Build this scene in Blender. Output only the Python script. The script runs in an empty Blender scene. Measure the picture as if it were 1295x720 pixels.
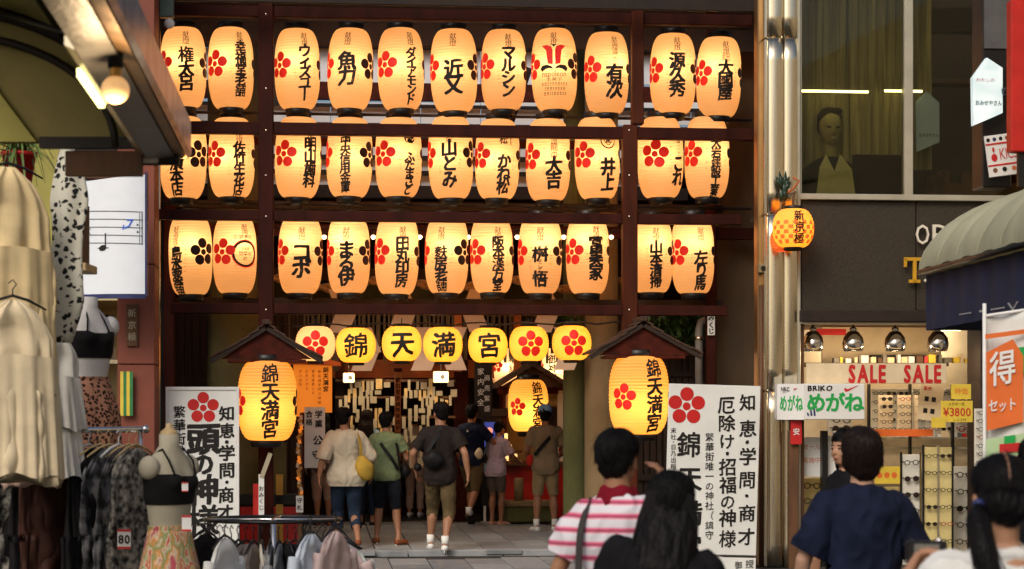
import bpy, bmesh, math, random
from mathutils import Vector, Matrix, noise
random.seed(7)
R = math.radians
SC = bpy.context.scene
COL = SC.collection

# ------------------------------------------------------------------ camera, world, sun, exposure
FPX = 2520.0          # focal length in pixels of the 1295 px wide photograph
HOR = 530.0           # row of the horizon
CX = 647.5
CAMZ = 1.6
cam_d = bpy.data.cameras.new('camera')
cam_d.sensor_width = 36; cam_d.lens = 36*FPX/1295
cam_d.shift_y = (HOR-360)/1295
cam_d.clip_end = 2000
cam_d.dof.use_dof = True; cam_d.dof.focus_distance = 23.3; cam_d.dof.aperture_fstop = 5.0
cam = bpy.data.objects.new('camera', cam_d); COL.objects.link(cam)
cam.location = (0, 0, CAMZ); cam.rotation_euler = (R(90), 0, 0)
SC.camera = cam

SUN_EL, SUN_AZ = R(38), R(205)       # high, behind the photographer's left shoulder
w = bpy.data.worlds.new("World"); SC.world = w; w.use_nodes = True
nt = w.node_tree; nt.nodes.clear()
sky = nt.nodes.new('ShaderNodeTexSky'); sky.sky_type = 'NISHITA'; sky.sun_disc = False
sky.sun_elevation = SUN_EL; sky.sun_rotation = SUN_AZ
sky.air_density = 1.0; sky.dust_density = 5.0; sky.ozone_density = 1.0
bg = nt.nodes.new('ShaderNodeBackground'); bg.inputs['Strength'].default_value = 0.10
ou = nt.nodes.new('ShaderNodeOutputWorld')
nt.links.new(sky.outputs[0], bg.inputs[0]); nt.links.new(bg.outputs[0], ou.inputs[0])
sd = bpy.data.lights.new('sun', 'SUN'); sd.energy = 1.3; sd.angle = R(25); sd.color = (1.0, .95, .87)
so = bpy.data.objects.new('sun', sd); COL.objects.link(so)
so.rotation_euler = (R(90)-SUN_EL, 0, math.pi-SUN_AZ)
SC.view_settings.view_transform = 'Standard'; SC.view_settings.look = 'None'
SC.view_settings.exposure = 0.0; SC.view_settings.gamma = 1.0
SC.view_settings.use_curve_mapping = False
SC.cycles.use_denoising = True; SC.cycles.sample_clamp_indirect = 3.0
SC.cycles.max_bounces = 6; SC.cycles.diffuse_bounces = 3; SC.cycles.glossy_bounces = 3
SC.cycles.transmission_bounces = 6; SC.cycles.transparent_max_bounces = 8
SC.cycles.caustics_reflective = False; SC.cycles.caustics_refractive = False

# ------------------------------------------------------------------ places
# the shrine front stands about 23.5 m off, turned 5.3 degrees; u runs along it, v into the shrine
TH = math.atan(235/FPX); CO, SI = math.cos(TH), math.sin(TH)
OY = 23.5
def F(u, v, z=0.0): return Vector((u*CO - v*SI, OY + u*SI + v*CO, z))
def FU(px, v):
    k = (px-CX)/FPX
    return (k*(OY+v*CO) + v*SI)/(CO - k*SI)
def FP(px, py, v=0.0):
    u = FU(px, v); Y = OY + u*SI + v*CO
    return u, CAMZ + (HOR-py)/FPX*Y
def FB(px0, px1, py0, py1, v):
    """u range and z range of a box seen between these pixels, heights taken at its middle"""
    m_ = (px0+px1)/2; return FP(px0, py1, v)[0], FP(m_, py1, v)[1], FP(px1, py0, v)[0], FP(m_, py0, v)[1]
def W(px, py, Y): return Vector(((px-CX)/FPX*Y, Y, CAMZ+(HOR-py)/FPX*Y))

# ------------------------------------------------------------------ materials
def nodes_of(name):
    m = bpy.data.materials.new(name); m.use_nodes = True
    n = m.node_tree.nodes; l = m.node_tree.links
    b = n['Principled BSDF']
    return m, n, l, b
def mat(name, col, rough=.7, metal=0, var=.25, scale=6, bump=.15, bscale=40, stretch=(1,1,1), spec=.4, emit=None, es=0, alpha=None, trans=0, sheen=0, coat=0, detail=5):
    m, n, l, b = nodes_of(name)
    tc = n.new('ShaderNodeTexCoord'); mp = n.new('ShaderNodeMapping'); mp.inputs['Scale'].default_value = stretch
    l.new(tc.outputs['Object'], mp.inputs[0])
    nz = n.new('ShaderNodeTexNoise'); nz.inputs['Scale'].default_value = scale; nz.inputs['Detail'].default_value = detail
    l.new(mp.outputs[0], nz.inputs['Vector'])
    cr = n.new('ShaderNodeValToRGB'); e = cr.color_ramp.elements
    e[0].position = .3; e[1].position = .7
    e[0].color = tuple(max(0, c*(1-var)) for c in col)+(1,); e[1].color = tuple(min(1, c*(1+var)) for c in col)+(1,)
    l.new(nz.outputs[0], cr.inputs[0]); l.new(cr.outputs[0], b.inputs['Base Color'])
    b.inputs['Roughness'].default_value = rough; b.inputs['Metallic'].default_value = metal
    b.inputs['Specular IOR Level'].default_value = spec
    if bump:
        nb = n.new('ShaderNodeTexNoise'); nb.inputs['Scale'].default_value = bscale; nb.inputs['Detail'].default_value = 3
        l.new(mp.outputs[0], nb.inputs['Vector'])
        bp = n.new('ShaderNodeBump'); bp.inputs['Strength'].default_value = bump; bp.inputs['Distance'].default_value = .02
        l.new(nb.outputs[0], bp.inputs['Height']); l.new(bp.outputs[0], b.inputs['Normal'])
        rr = n.new('ShaderNodeMapRange'); rr.inputs[3].default_value = max(0,rough-.1); rr.inputs[4].default_value = min(1,rough+.12)
        l.new(nz.outputs[0], rr.inputs[0]); l.new(rr.outputs[0], b.inputs['Roughness'])
    if emit:
        b.inputs['Emission Color'].default_value = tuple(emit)+(1,); b.inputs['Emission Strength'].default_value = es
    if trans: b.inputs['Transmission Weight'].default_value = trans
    if sheen: b.inputs['Sheen Weight'].default_value = sheen
    if coat: b.inputs['Coat Weight'].default_value = coat; b.inputs['Coat Roughness'].default_value = .15
    return m
M = {}
M['redwood'] = mat('red stained wood', (.06,.010,.005), .6, spec=.12, var=.4, scale=4, stretch=(3,3,3), bump=.2, bscale=30)
M['darkwood'] = mat('dark weathered wood', (.022,.012,.008), .75, var=.4, scale=5, bump=.3)
M['brownwood'] = mat('brown wood', (.11,.05,.022), .65, var=.35, scale=8, stretch=(1,1,.2), bump=.3)
M['black'] = mat('black lacquer', (.008,.007,.007), .4, var=.3, bump=.05)
M['ink'] = mat('black ink', (.009,.007,.006), .7, var=.2, bump=0)
M['greyink'] = mat('thin grey ink', (.16,.075,.03), .8, var=.3, bump=0)
M['redink'] = mat('vermilion ink', (.55,.012,.01), .6, var=.1, bump=0)
M['paleink'] = mat('faint red ink', (.6,.16,.05), .8, var=.2, bump=0)
M['redlit'] = mat('vermilion ink on lit paper', (.6,.012,.008), .6, var=.1, bump=0, emit=(.9,.02,.008), es=.45)
M['darkcrest'] = mat('dark crest ink', (.028,.009,.006), .7, var=.2, bump=0)
M['white'] = mat('white paint', (.78,.78,.76), .5, var=.05, scale=2, bump=.05)
M['offwhite'] = mat('aged white board', (.78,.79,.76), .55, var=.07, scale=3, bump=.05)
M['paper'] = mat('white paper', (.72,.6,.48), .8, var=.06, scale=4, bump=.1)
M['steel'] = mat('brushed steel', (.74,.66,.50), .2, metal=1, var=.12, scale=3, bump=.05, stretch=(8,8,.3))
M['chrome'] = mat('polished metal', (.7,.7,.7), .15, metal=1, var=.1, bump=0)
M['dark'] = mat('very dark paint', (.01,.009,.008), .7, var=.3, bump=.1)
M['steelgrey'] = mat('grey painted metal', (.16,.15,.13), .5, var=.2)
M['greyface'] = mat('grey panel', (.09,.09,.09), .5, var=.15)
M['whitecloth'] = mat('white cloth', (.7,.7,.68), .8, var=.08, bump=.1)
M['rope'] = mat('straw rope', (.35,.2,.08), .9, var=.3, scale=20, bump=.4)

def lantern_mat(name, ecol, estr, tcol, ribs=0):
    m, n, l, b = nodes_of(name); n.remove(b); out = n['Material Output']
    tc = n.new('ShaderNodeTexCoord')
    nz = n.new('ShaderNodeTexNoise'); nz.inputs['Scale'].default_value = 7; nz.inputs['Detail'].default_value = 6
    l.new(tc.outputs['Object'], nz.inputs['Vector'])
    oi = n.new('ShaderNodeObjectInfo')
    mr = n.new('ShaderNodeMapRange'); mr.inputs[3].default_value = .8; mr.inputs[4].default_value = 1.12
    l.new(nz.outputs[0], mr.inputs[0])
    m2 = n.new('ShaderNodeMapRange'); m2.inputs[3].default_value = .88; m2.inputs[4].default_value = 1.12
    l.new(oi.outputs['Random'], m2.inputs[0])
    mul = n.new('ShaderNodeMath'); mul.operation = 'MULTIPLY'; l.new(mr.outputs[0], mul.inputs[0]); l.new(m2.outputs[0], mul.inputs[1])
    ms = n.new('ShaderNodeMath'); ms.operation = 'MULTIPLY'; ms.inputs[1].default_value = estr; l.new(mul.outputs[0], ms.inputs[0])
    em = n.new('ShaderNodeEmission'); em.inputs[0].default_value = ecol+(1,); l.new(ms.outputs[0], em.inputs[1])
    tr = n.new('ShaderNodeBsdfTranslucent'); tr.inputs[0].default_value = tcol+(1,)
    di = n.new('ShaderNodeBsdfDiffuse'); di.inputs[0].default_value = (.45,.33,.2,1)
    a1 = n.new('ShaderNodeAddShader'); mx = n.new('ShaderNodeMixShader'); mx.inputs[0].default_value = .35
    l.new(tr.outputs[0], mx.inputs[1]); l.new(di.outputs[0], mx.inputs[2])
    wv = n.new('ShaderNodeTexWave'); wv.bands_direction = 'Z'; wv.inputs['Scale'].default_value = 9; wv.inputs['Distortion'].default_value = .6; l.new(tc.outputs['Object'], wv.inputs['Vector'])
    bp = n.new('ShaderNodeBump'); bp.inputs['Strength'].default_value = .35; bp.inputs['Distance'].default_value = .012; l.new(wv.outputs['Fac'], bp.inputs['Height']); l.new(bp.outputs[0], tr.inputs['Normal']); l.new(bp.outputs[0], di.inputs['Normal'])
    l.new(mx.outputs[0], a1.inputs[0]); l.new(em.outputs[0], a1.inputs[1])
    l.new(a1.outputs[0], out.inputs[0])
    return m
M['lan'] = lantern_mat('lit lantern paper', (.95,.40,.10), .36, (.95,.60,.33))
M['lanbig'] = lantern_mat('lit ribbed lantern paper', (1.0,.33,.03), .48, (.95,.52,.12))
M['lanround'] = lantern_mat('lit round lantern paper', (1.0,.36,.02), .42, (.98,.47,.06))
M['lanpink'] = lantern_mat('lit pale lantern paper', (.9,.42,.14), .5, (.95,.7,.45))
M['bulb'] = mat('glowing bulb glass', (.9,.8,.6), .3, emit=(1,.75,.4), es=6, bump=0)

# ------------------------------------------------------------------ mesh helpers
class MB:
    """collects shapes and links them as one mesh object"""
    def __init__(s): s.v = []; s.f = []; s.smooth = []
    def add(s, vs, fs, sm=False):
        o = len(s.v); s.v += [tuple(v) for v in vs]
        s.f += [tuple(i+o for i in f) for f in fs]; s.smooth += [sm]*len(fs); return s
    def box(s, c, d, rot=None, ch=0.0):
        hx, hy, hz = d[0]/2, d[1]/2, d[2]/2; c = Vector(c)
        if ch and ch < min(hx, hy, hz):
            bm = bmesh.new(); bmesh.ops.create_cube(bm, size=1)
            for v in bm.verts: v.co = Vector((v.co.x*d[0], v.co.y*d[1], v.co.z*d[2]))
            bmesh.ops.bevel(bm, geom=bm.edges[:], offset=ch, segments=1, affect='EDGES')
            vs = [v.co.copy() for v in bm.verts]; bm.verts.index_update()
            fs = [[v.index for v in f.verts] for f in bm.faces]; bm.free()
        else:
            vs = [Vector((x,y,z)) for x in (-hx,hx) for y in (-hy,hy) for z in (-hz,hz)]
            fs = [(0,1,3,2),(4,6,7,5),(0,4,5,1),(2,3,7,6),(0,2,6,4),(1,5,7,3)]
        if rot is not None: vs = [rot @ v for v in vs]
        return s.add([v+c for v in vs], fs)
    def tube(s, pts, r, n=8, caps=True, sm=True, ell=1.0):
        """swept tube through points; r a number or one per point"""
        pts = [Vector(p) for p in pts]; rs = r if isinstance(r, (list, tuple)) else [r]*len(pts)
        vs = []; fs = []; up = None
        for i, p in enumerate(pts):
            t = (pts[min(i+1, len(pts)-1)] - pts[max(i-1, 0)])
            t = t.normalized() if t.length > 1e-9 else Vector((0,0,1))
            if up is None: up = Vector((0,1,0)) if abs(t.y) < .9 else Vector((1,0,0))
            a = up.cross(t); a = a.normalized() if a.length > 1e-6 else Vector((1,0,0)); b = t.cross(a); up = b
            for k in range(n):
                q = 2*math.pi*k/n; vs.append(p + a*math.cos(q)*rs[i] + b*math.sin(q)*rs[i]*ell)
        for i in range(len(pts)-1):
            for k in range(n):
                k2 = (k+1) % n; fs.append((i*n+k, i*n+k2, (i+1)*n+k2, (i+1)*n+k))
        s.add(vs, fs, sm)
        if caps:
            o = len(s.v)-len(vs)
            s.f.append(tuple(o+k for k in reversed(range(n)))); s.smooth.append(False)
            o2 = o+(len(pts)-1)*n; s.f.append(tuple(o2+k for k in range(n))); s.smooth.append(False)
        return s
    def lathe(s, prof, n=24, c=(0,0,0), sm=True):
        c = Vector(c); vs = []; fs = []
        for (r, z) in prof:
            for k in range(n):
                q = 2*math.pi*k/n; vs.append(c+Vector((r*math.cos(q), r*math.sin(q), z)))
        for i in range(len(prof)-1):
            for k in range(n):
                k2 = (k+1) % n; fs.append((i*n+k, i*n+k2, (i+1)*n+k2, (i+1)*n+k))
        return s.add(vs, fs, sm)
    def ball(s, c, r, n=12, m=8, sm=True):
        rx, ry, rz = r if isinstance(r, (tuple, list)) else (r, r, r)
        c = Vector(c); vs = [c+Vector((0,0,-rz))]; fs = []
        for i in range(1, m):
            a = -math.pi/2+math.pi*i/m
            for k in range(n):
                q = 2*math.pi*k/n; vs.append(c+Vector((rx*math.cos(a)*math.cos(q), ry*math.cos(a)*math.sin(q), rz*math.sin(a))))
        vs.append(c+Vector((0,0,rz))); L = len(vs)-1
        for k in range(n):
            k2 = (k+1) % n; fs.append((0, 1+k2, 1+k)); fs.append((L, L-n+k, L-n+k2))
            for i in range(m-2): fs.append((1+i*n+k, 1+i*n+k2, 1+(i+1)*n+k2, 1+(i+1)*n+k))
        return s.add(vs, fs, sm)
    def loft(s, rings, sm=True, caps=True):
        n = len(rings[0]); vs = [Vector(p) for r in rings for p in r]; fs = []
        for i in range(len(rings)-1):
            for k in range(n):
                k2 = (k+1) % n; fs.append((i*n+k, i*n+k2, (i+1)*n+k2, (i+1)*n+k))
        if caps: fs.append(tuple(reversed(range(n)))); fs.append(tuple(range((len(rings)-1)*n, len(rings)*n)))
        return s.add(vs, fs, sm)
    def grid(s, fn, nu, nv, sm=True):
        vs = [fn(i/nu, j/nv) for j in range(nv+1) for i in range(nu+1)]
        fs = [(j*(nu+1)+i, j*(nu+1)+i+1, (j+1)*(nu+1)+i+1, (j+1)*(nu+1)+i) for j in range(nv) for i in range(nu)]
        return s.add(vs, fs, sm)
    def prism(s, pts, y0, y1):
        """outline in x,z pushed from y0 to y1"""
        n = len(pts); vs = [Vector((x, y0, z)) for x, z in pts]+[Vector((x, y1, z)) for x, z in pts]
        fs = [tuple(range(n)), tuple(reversed(range(n, 2*n)))]+[(i, i+n, (i+1) % n+n, (i+1) % n) for i in range(n)]
        return s.add(vs, fs)
    def map(s, fn): s.v = [tuple(fn(Vector(v))) for v in s.v]; return s
    def xf(s, m): return s.map(lambda v: m @ v)
    def mesh(s, name):
        me = bpy.data.meshes.new(name); me.from_pydata(s.v, [], s.f)
        me.polygons.foreach_set('use_smooth', s.smooth); me.update(); return me
    def build(s, name, m, parent=None, fix=True):
        me = s.mesh(name)
        if fix:
            bm = bmesh.new(); bm.from_mesh(me); bmesh.ops.recalc_face_normals(bm, faces=bm.faces); bm.to_mesh(me); bm.free()
        return link(name, me, m, parent)
def link(name, me, m, parent=None):
    o = bpy.data.objects.new(name, me); COL.objects.link(o)
    if m is not None and not me.materials:
        for q in (m if isinstance(m, (list, tuple)) else [m]): me.materials.append(M[q] if isinstance(q, str) else q)
    if parent: o.parent = parent
    return o
def solid(o, t, off=-1):
    md = o.modifiers.new('thickness', 'SOLIDIFY'); md.thickness = t; md.offset = off; return o
def thing(name, label, cat, loc=(0,0,0), rz=0.0, group=None):
    o = bpy.data.objects.new(name, None); COL.objects.link(o); o.empty_display_size = .2
    o.location = loc; o.rotation_euler = (0, 0, rz); return tag(o, label, cat, group)
def tag(o, label, cat, group=None):
    o['label'] = label; o['category'] = cat
    if group: o['group'] = group
    return o
def struct(o): o['kind'] = 'structure'; return o
def children(o): return [c for c in bpy.data.objects if c.parent == o]
def dup(root, loc, rz=None, label=None):
    r = root.copy(); COL.objects.link(r); r.location = loc
    if rz is not None: r.rotation_euler = (0, 0, rz)
    if label: r['label'] = label
    kids = list(root.children)
    for ch in kids:
        c = ch.copy(); COL.objects.link(c); c.parent = r
        for g in list(ch.children):
            d = g.copy(); COL.objects.link(d); d.parent = c
    return r

# ------------------------------------------------------------------ lettering
_gl = {}
def glyph(ch, bold=.02):
    k = (ch, bold)
    if k not in _gl:
        c = bpy.data.curves.new('g', 'FONT'); c.body = ch; c.size = 1; c.offset = bold; c.resolution_u = 2
        o = bpy.data.objects.new('g', c); COL.objects.link(o)
        me = bpy.data.meshes.new_from_object(o.evaluated_get(bpy.context.evaluated_depsgraph_get()))
        bm = bmesh.new(); bm.from_mesh(me); bmesh.ops.triangulate(bm, faces=bm.faces)
        bmesh.ops.dissolve_degenerate(bm, edges=bm.edges, dist=1e-5)
        vs = [v.co.copy() for v in bm.verts]; bm.verts.index_update(); fs = [[v.index for v in f.verts] for f in bm.faces]
        xs = [v.x for v in vs] or [0]; bm.free()
        _gl[k] = (vs, fs, min(xs), max(xs)); bpy.data.objects.remove(o); bpy.data.curves.remove(c); bpy.data.meshes.remove(me)
    return _gl[k]
_gn = [0]
def put(mb, ch, x, z, sx, sz=None, bold=.02, slant=.0, rough=0.0):
    """one character centred at x, z on the plane y=0 facing -y; bold strokes are shifted copies laid one over the other"""
    sz = sz or sx
    if ch in ' ': return
    vs, fs, a, b = glyph(ch, 0.0); _gn[0] += 1; sd_ = Vector((_gn[0]*3.1, 0, 0))
    cjk = ord(ch) > 255; mx = .5 if cjk else (a+b)/2; my = .38 if cjk else .36
    if len(fs) > 75: bold *= .62
    sh = [(0, 0)] if bold <= .004 else [(-1,-.55),(1,.55),(-.6,.8),(.6,-.8)]
    for i, (dx, dz) in enumerate(sh):
        out = []
        for v in vs:
            px, pz = v.x-mx, v.y-my
            if rough:
                q = noise.noise_vector(Vector((px*3, pz*3, 0))+sd_); px += q.x*rough; pz += q.y*rough
                q = noise.noise_vector(Vector((px*11, pz*11, 5+i))+sd_); px += q.x*rough*.5; pz += q.y*rough*.5
            px += dx*bold; pz += dz*bold
            out.append(Vector((x+px*sx, -.0004*i, z+(pz+slant*px)*sz)))
        mb.add(out, fs)
def vtext(mb, txt, x, ztop, size, dz=None, w=None, bold=.02, slant=.06, rough=.045, drift=0):
    dz = dz or size
    for i, ch in enumerate(txt): put(mb, ch, x+drift*i, ztop-dz*(i+.5), w or size, size, bold, slant, rough)
def htext(mb, txt, x0, x1, z, size, bold=.0, slant=0, rough=0):
    ws = []
    for ch in txt:
        if ch == ' ': ws.append(.3); continue
        _, _, a, b = glyph(ch, bold); ws.append(1.0 if ord(ch) > 255 else (b-a)+.07)
    tot = sum(ws); k = (x1-x0)/tot; x = x0
    for ch, q in zip(txt, ws): put(mb, ch, x+q*k/2, z, k, size, bold, slant, rough); x += q*k
def disc(mb, x, z, rx, rz=None, n=14, rings=2, rot=0):
    rz = rz or rx; vs = [Vector((x, 0, z))]; fs = []
    for j in range(1, rings+1):
        for k in range(n):
            a = 2*math.pi*k/n; p, q = rx*j/rings*math.cos(a), rz*j/rings*math.sin(a)
            vs.append(Vector((x+p*math.cos(rot)-q*math.sin(rot), 0, z+p*math.sin(rot)+q*math.cos(rot))))
    for k in range(n):
        fs.append((0, 1+k, 1+(k+1) % n))
        for j in range(rings-1): fs.append((1+j*n+k, 1+(j+1)*n+k, 1+(j+1)*n+(k+1) % n, 1+j*n+(k+1) % n))
    mb.add(vs, fs)
def ring(mb, x, z, r0, r1, n=24):
    vs = []
    for k in range(n):
        a = 2*math.pi*k/n; vs += [Vector((x+r0*math.cos(a),0,z+r0*math.sin(a))), Vector((x+r1*math.cos(a),0,z+r1*math.sin(a)))]
    mb.add(vs, [(2*k, 2*k+1, (2*k+3) % (2*n), (2*k+2) % (2*n)) for k in range(n)])
def crest(mb, x, z, s, tilt=0.0):
    """plum flower crest: five petals and a middle dot, s = overall radius"""
    for k in range(5):
        a = math.pi/2+tilt+2*math.pi*k/5; disc(mb, x+s*.63*math.cos(a), z+s*.63*math.sin(a), s*.36)
    disc(mb, x, z, s*.21)
def cutup(mb, xs, zs):
    """slice flat lettering so that it can bend round a lantern"""
    bm = bmesh.new(); bm.from_mesh(mb.mesh('t'))
    for x in xs: bmesh.ops.bisect_plane(bm, geom=bm.verts[:]+bm.edges[:]+bm.faces[:], plane_co=(x,0,0), plane_no=(1,0,0))
    for z in zs: bmesh.ops.bisect_plane(bm, geom=bm.verts[:]+bm.edges[:]+bm.faces[:], plane_co=(0,0,z), plane_no=(0,0,1))
    bm.verts.index_update(); m2 = MB(); m2.add([v.co for v in bm.verts], [[v.index for v in f.verts] for f in bm.faces]); bm.free(); return m2
# ------------------------------------------------------------------ lanterns
def barrel(z, Rr, hh, rc, p=3.1, bulge=.05):
    t = min(1.0, abs(z)/hh); side = Rr*(1-bulge*t*t)
    return rc + (side-rc)*max(0.0, 1-t**p)**(1/2.2)
def lantern_shade(Rr, hh, rc, ribs=0, nseg=40, p=3.1):
    prof = []; n = ribs*4 if ribs else 26
    for i in range(n+1):
        a = -math.pi/2+math.pi*i/n; z = hh*math.sin(a) if not ribs else -hh+2*hh*i/n
        r = barrel(z, Rr, hh, rc, p)
        if ribs: r += .006*(abs(math.cos(math.pi*i/4))-.5)
        prof.append((r, z))
    return MB().lathe(prof, nseg)
def wrap(mb, Rr, hh, rc, phi, off=.004, p=3.1):
    """lay flat lettering round the shade, its middle turned phi from the -y side"""
    def fn(v):
        r = barrel(v.z, Rr, hh, rc, p)+off-v.y; a = phi+v.x/Rr
        return Vector((r*math.sin(a), -r*math.cos(a), v.z))
    return mb.map(fn)
_shade = {}
def bulb_light(parent, z, power, col=(1,.78,.45), rad=.035, x=0, y=0):
    L = bpy.data.lights.new('bulb', 'POINT'); L.energy = power; L.color = col; L.shadow_soft_size = rad
    o = bpy.data.objects.new('bulb', L); COL.objects.link(o); o.parent = parent; o.location = (x, y, z); return o
INK = []
def long_lantern(label, u, v, zc, phi, texts, Rr=.285, hh=.478, rc=.14, ribs=0, mname='lan', cat='lantern', name='paper_lantern', group='rows of paper lanterns on the gate', power=4.6, bz=.0, bx=0.0, red=True, blk=True, dphi=1.22, cz=.02, cs=.168, capn=True, faint=1, special=None):
    t = thing(name, label, cat, F(u, v, zc), TH, group)
    rt = random.Random(int(u*977+zc*131)); t.rotation_euler = (R(rt.uniform(-1.2,1.2)), R(rt.uniform(-1.3,1.3)), TH); q_ = rt.uniform(.975,1.02); t.scale = (rt.uniform(.97,1.02), q_, q_)
    key = (Rr, hh, rc, ribs, mname)
    if key not in _shade:
        me = lantern_shade(Rr, hh, rc, ribs).mesh('shade')
        c1 = MB().lathe([(rc*.97,-.05),(rc*1.02,-.045),(rc*1.1,.045),(rc*.98,.05),(rc*.9,.04),(rc*.86,-.045),(rc*.97,-.05)], 24).mesh('cap')
        _shade[key] = (me, c1)
    me, c1 = _shade[key]
    link('shade', me, mname, t)
    for s in (-1, 1):
        c = link('cap', c1, 'black', t); c.location = (0, 0, s*(hh+.022))
    hk = MB().tube([(0,0,hh+.03),(0,0,hh+.14)], .008, 6); hk.box((0,0,hh+.045), (rc*2.0,.03,.03)); hk.build('hanger', 'black', t)
    xs = [Rr*(-1.6+.1*k) for k in range(33)]; zs = [hh*q for q in (-.95,-.9,-.84,-.77,-.7,-.6,-.5,.5,.6,.7,.77,.84,.9,.95)]
    fl = {}
    for (mn, txt, x, zt, size, dz, bold) in texts:
        b = fl.setdefault(mn, MB()); vtext(b, txt, x, zt, size, dz, None, bold, .07, .05)
    if special: special(fl)
    if faint:
        rnd = random.Random(hash(label) % 9999 if False else len(label)*7+int(u*10))
        for (x, mn, n) in ((-.115, 'paleink', rnd.randint(4,7)), (.13, 'greyink', rnd.randint(3,6))):
            b = fl.setdefault(mn, MB()); z = .1-rnd.random()*.08
            for k in range(n):     # illegible small columns: tiny brush dabs
                for q in range(3):
                    w_, h_ = rnd.uniform(.012,.03), rnd.uniform(.004,.007)
                    x0, z0 = x+rnd.uniform(-.012,.012), z-k*.048+rnd.uniform(-.016,.016)
                    b.add([Vector((x0-w_/2,0,z0)),Vector((x0+w_/2,0,z0+.004)),Vector((x0+w_/2,0,z0+h_)),Vector((x0-w_/2,0,z0+h_-.002))], [(0,1,2,3)])
    nm = {'ink':'inscription','greyink':'small_inscription','paleink':'small_red_inscription','redlit':'red_inscription','darkcrest':'emblem'}
    for mn, b in fl.items():
        if b.v: wrap(cutup(b, xs, zs), Rr, hh, rc, phi).build(nm[mn], mn, t, fix=False)
    for on, s, mn, lb in ((red, -1, 'redlit', 'red plum blossom crest'), (blk, 1, 'darkcrest', 'dark plum blossom crest')):
        if on:
            b = MB(); crest(b, 0, cz, cs, .12*s)
            o = wrap(cutup(b, [0], []), Rr, hh, rc, phi+s*dphi, .005).build('crest', mn, t, fix=False); o['label'] = lb
    bulb_light(t, bz, power, x=bx, y=-.11)
    return t

def col(txt, x=0, top=.27, size=.15, dz=None, bold=.028, mn='ink'): return (mn, txt, x, top, size, dz or size*.97, bold)
KEN = ('ink', '献燈', 0.0, .43, .082, .08, -.003)
def logo_tulip(fl):
    r = fl.setdefault('redlit', MB()); k = fl.setdefault('ink', MB()); Z = .0
    for s in (-1, 1):
        pts = [(.015,.02),(.075,.035),(.085,.12),(.095,.19),(.15,.245),(.085,.255),(.03,.235),(.015,.19)]
        pts = [(x*s, z+Z) for x, z in pts]; r.add([Vector((x,0,z)) for x, z in pts], [tuple(range(len(pts)))])
        pts = [(.01,-.03),(.06,-.02),(.1,-.03),(.15,-.06),(.17,-.02),(.14,.015),(.08,.02),(.03,0)]
        k.add([Vector((x*s,0,z+Z)) for x, z in pts], [tuple(range(len(pts)))])
    k.add([Vector((-.03,0,.26)),Vector((.03,0,.26)),Vector((0,0,.225))], [(0,1,2)])
    htext(k, 'napoleon', -.15, .15, -.085, .1, .0); htext(k, '生菓子', -.1, .1, -.15, .045)
    for q, (a, b_) in enumerate(((-.16,.16),(-.12,.15),(-.14,.15))):
        rnd = random.Random(q); x = a
        while x < b_:
            w_ = rnd.uniform(.012,.03); z0 = -.21-.055*q
            for h in (-.012, .004, .016): k.add([Vector((x,0,z0+h)),Vector((x+w_,0,z0+h)),Vector((x+w_,0,z0+h+.006)),Vector((x,0,z0+h+.006))], [(0,1,2,3)])
            x += w_+.012
def swirl(fl):
    k = fl.setdefault('ink', MB()); Z = .215
    for q in range(3):
        a = 2*math.pi*q/3+.4; disc(k, .036*math.cos(a), Z+.036*math.sin(a), .03)
        pts = []
        for j in range(8):
            b_ = a+.3+j*.2; pts.append((.072*math.cos(b_), Z+.072*math.sin(b_)))
        for j in range(7, -1, -1):
            b_ = a+.3+j*.2; rr = .066-.034*(1-j/7.); pts.append((rr*math.cos(b_), Z+rr*math.sin(b_)))
        k.add([Vector((x,0,z)) for x, z in pts], [(j, j+1, 14-j, 15-j) for j in range(7)])
def framed(fl):
    k = fl.setdefault('ink', MB())
    for (x, z, w_, h) in ((0,.283,.19,.014),(.088,.215,.014,.13)): k.add([Vector((x-w_/2,0,z-h/2)),Vector((x+w_/2,0,z-h/2)),Vector((x+w_/2,0,z+h/2)),Vector((x-w_/2,0,z+h/2))], [(0,1,2,3)])
    put(k, '松', -.01, .21, .12, .11, .01, .05, .04)
def roundmark(fl):
    k = fl.setdefault('ink', MB()); ring(k, 0, .19, .088, .104)
    for a in range(4):
        q = a*math.pi/2; ring(k, .028*math.cos(q), .19+.028*math.sin(q), .024, .034, 12)
    ring(k, 0, .19, .008, .02, 10)
def ringlogo(fl):
    k = fl.setdefault('darkcrest', MB()); r = fl.setdefault('redlit', MB())
    ring(k, .0, .0, .135, .16); ring(r, 0, 0, .16, .172)
    j = fl.setdefault('ink', MB()); htext(j, '京都錦', -.055, .055, .06, .05); htext(j, '惣菜の', -.085, .085, 0, .06, .01); htext(j, '匠', -.03, .03, -.06, .05); htext(j, '御菓子司', -.15, .1, .2, .06)
    j2 = fl['ink']
def big2(a, size=.2, top=.2): return [KEN, col(a, 0, top, size)]
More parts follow.
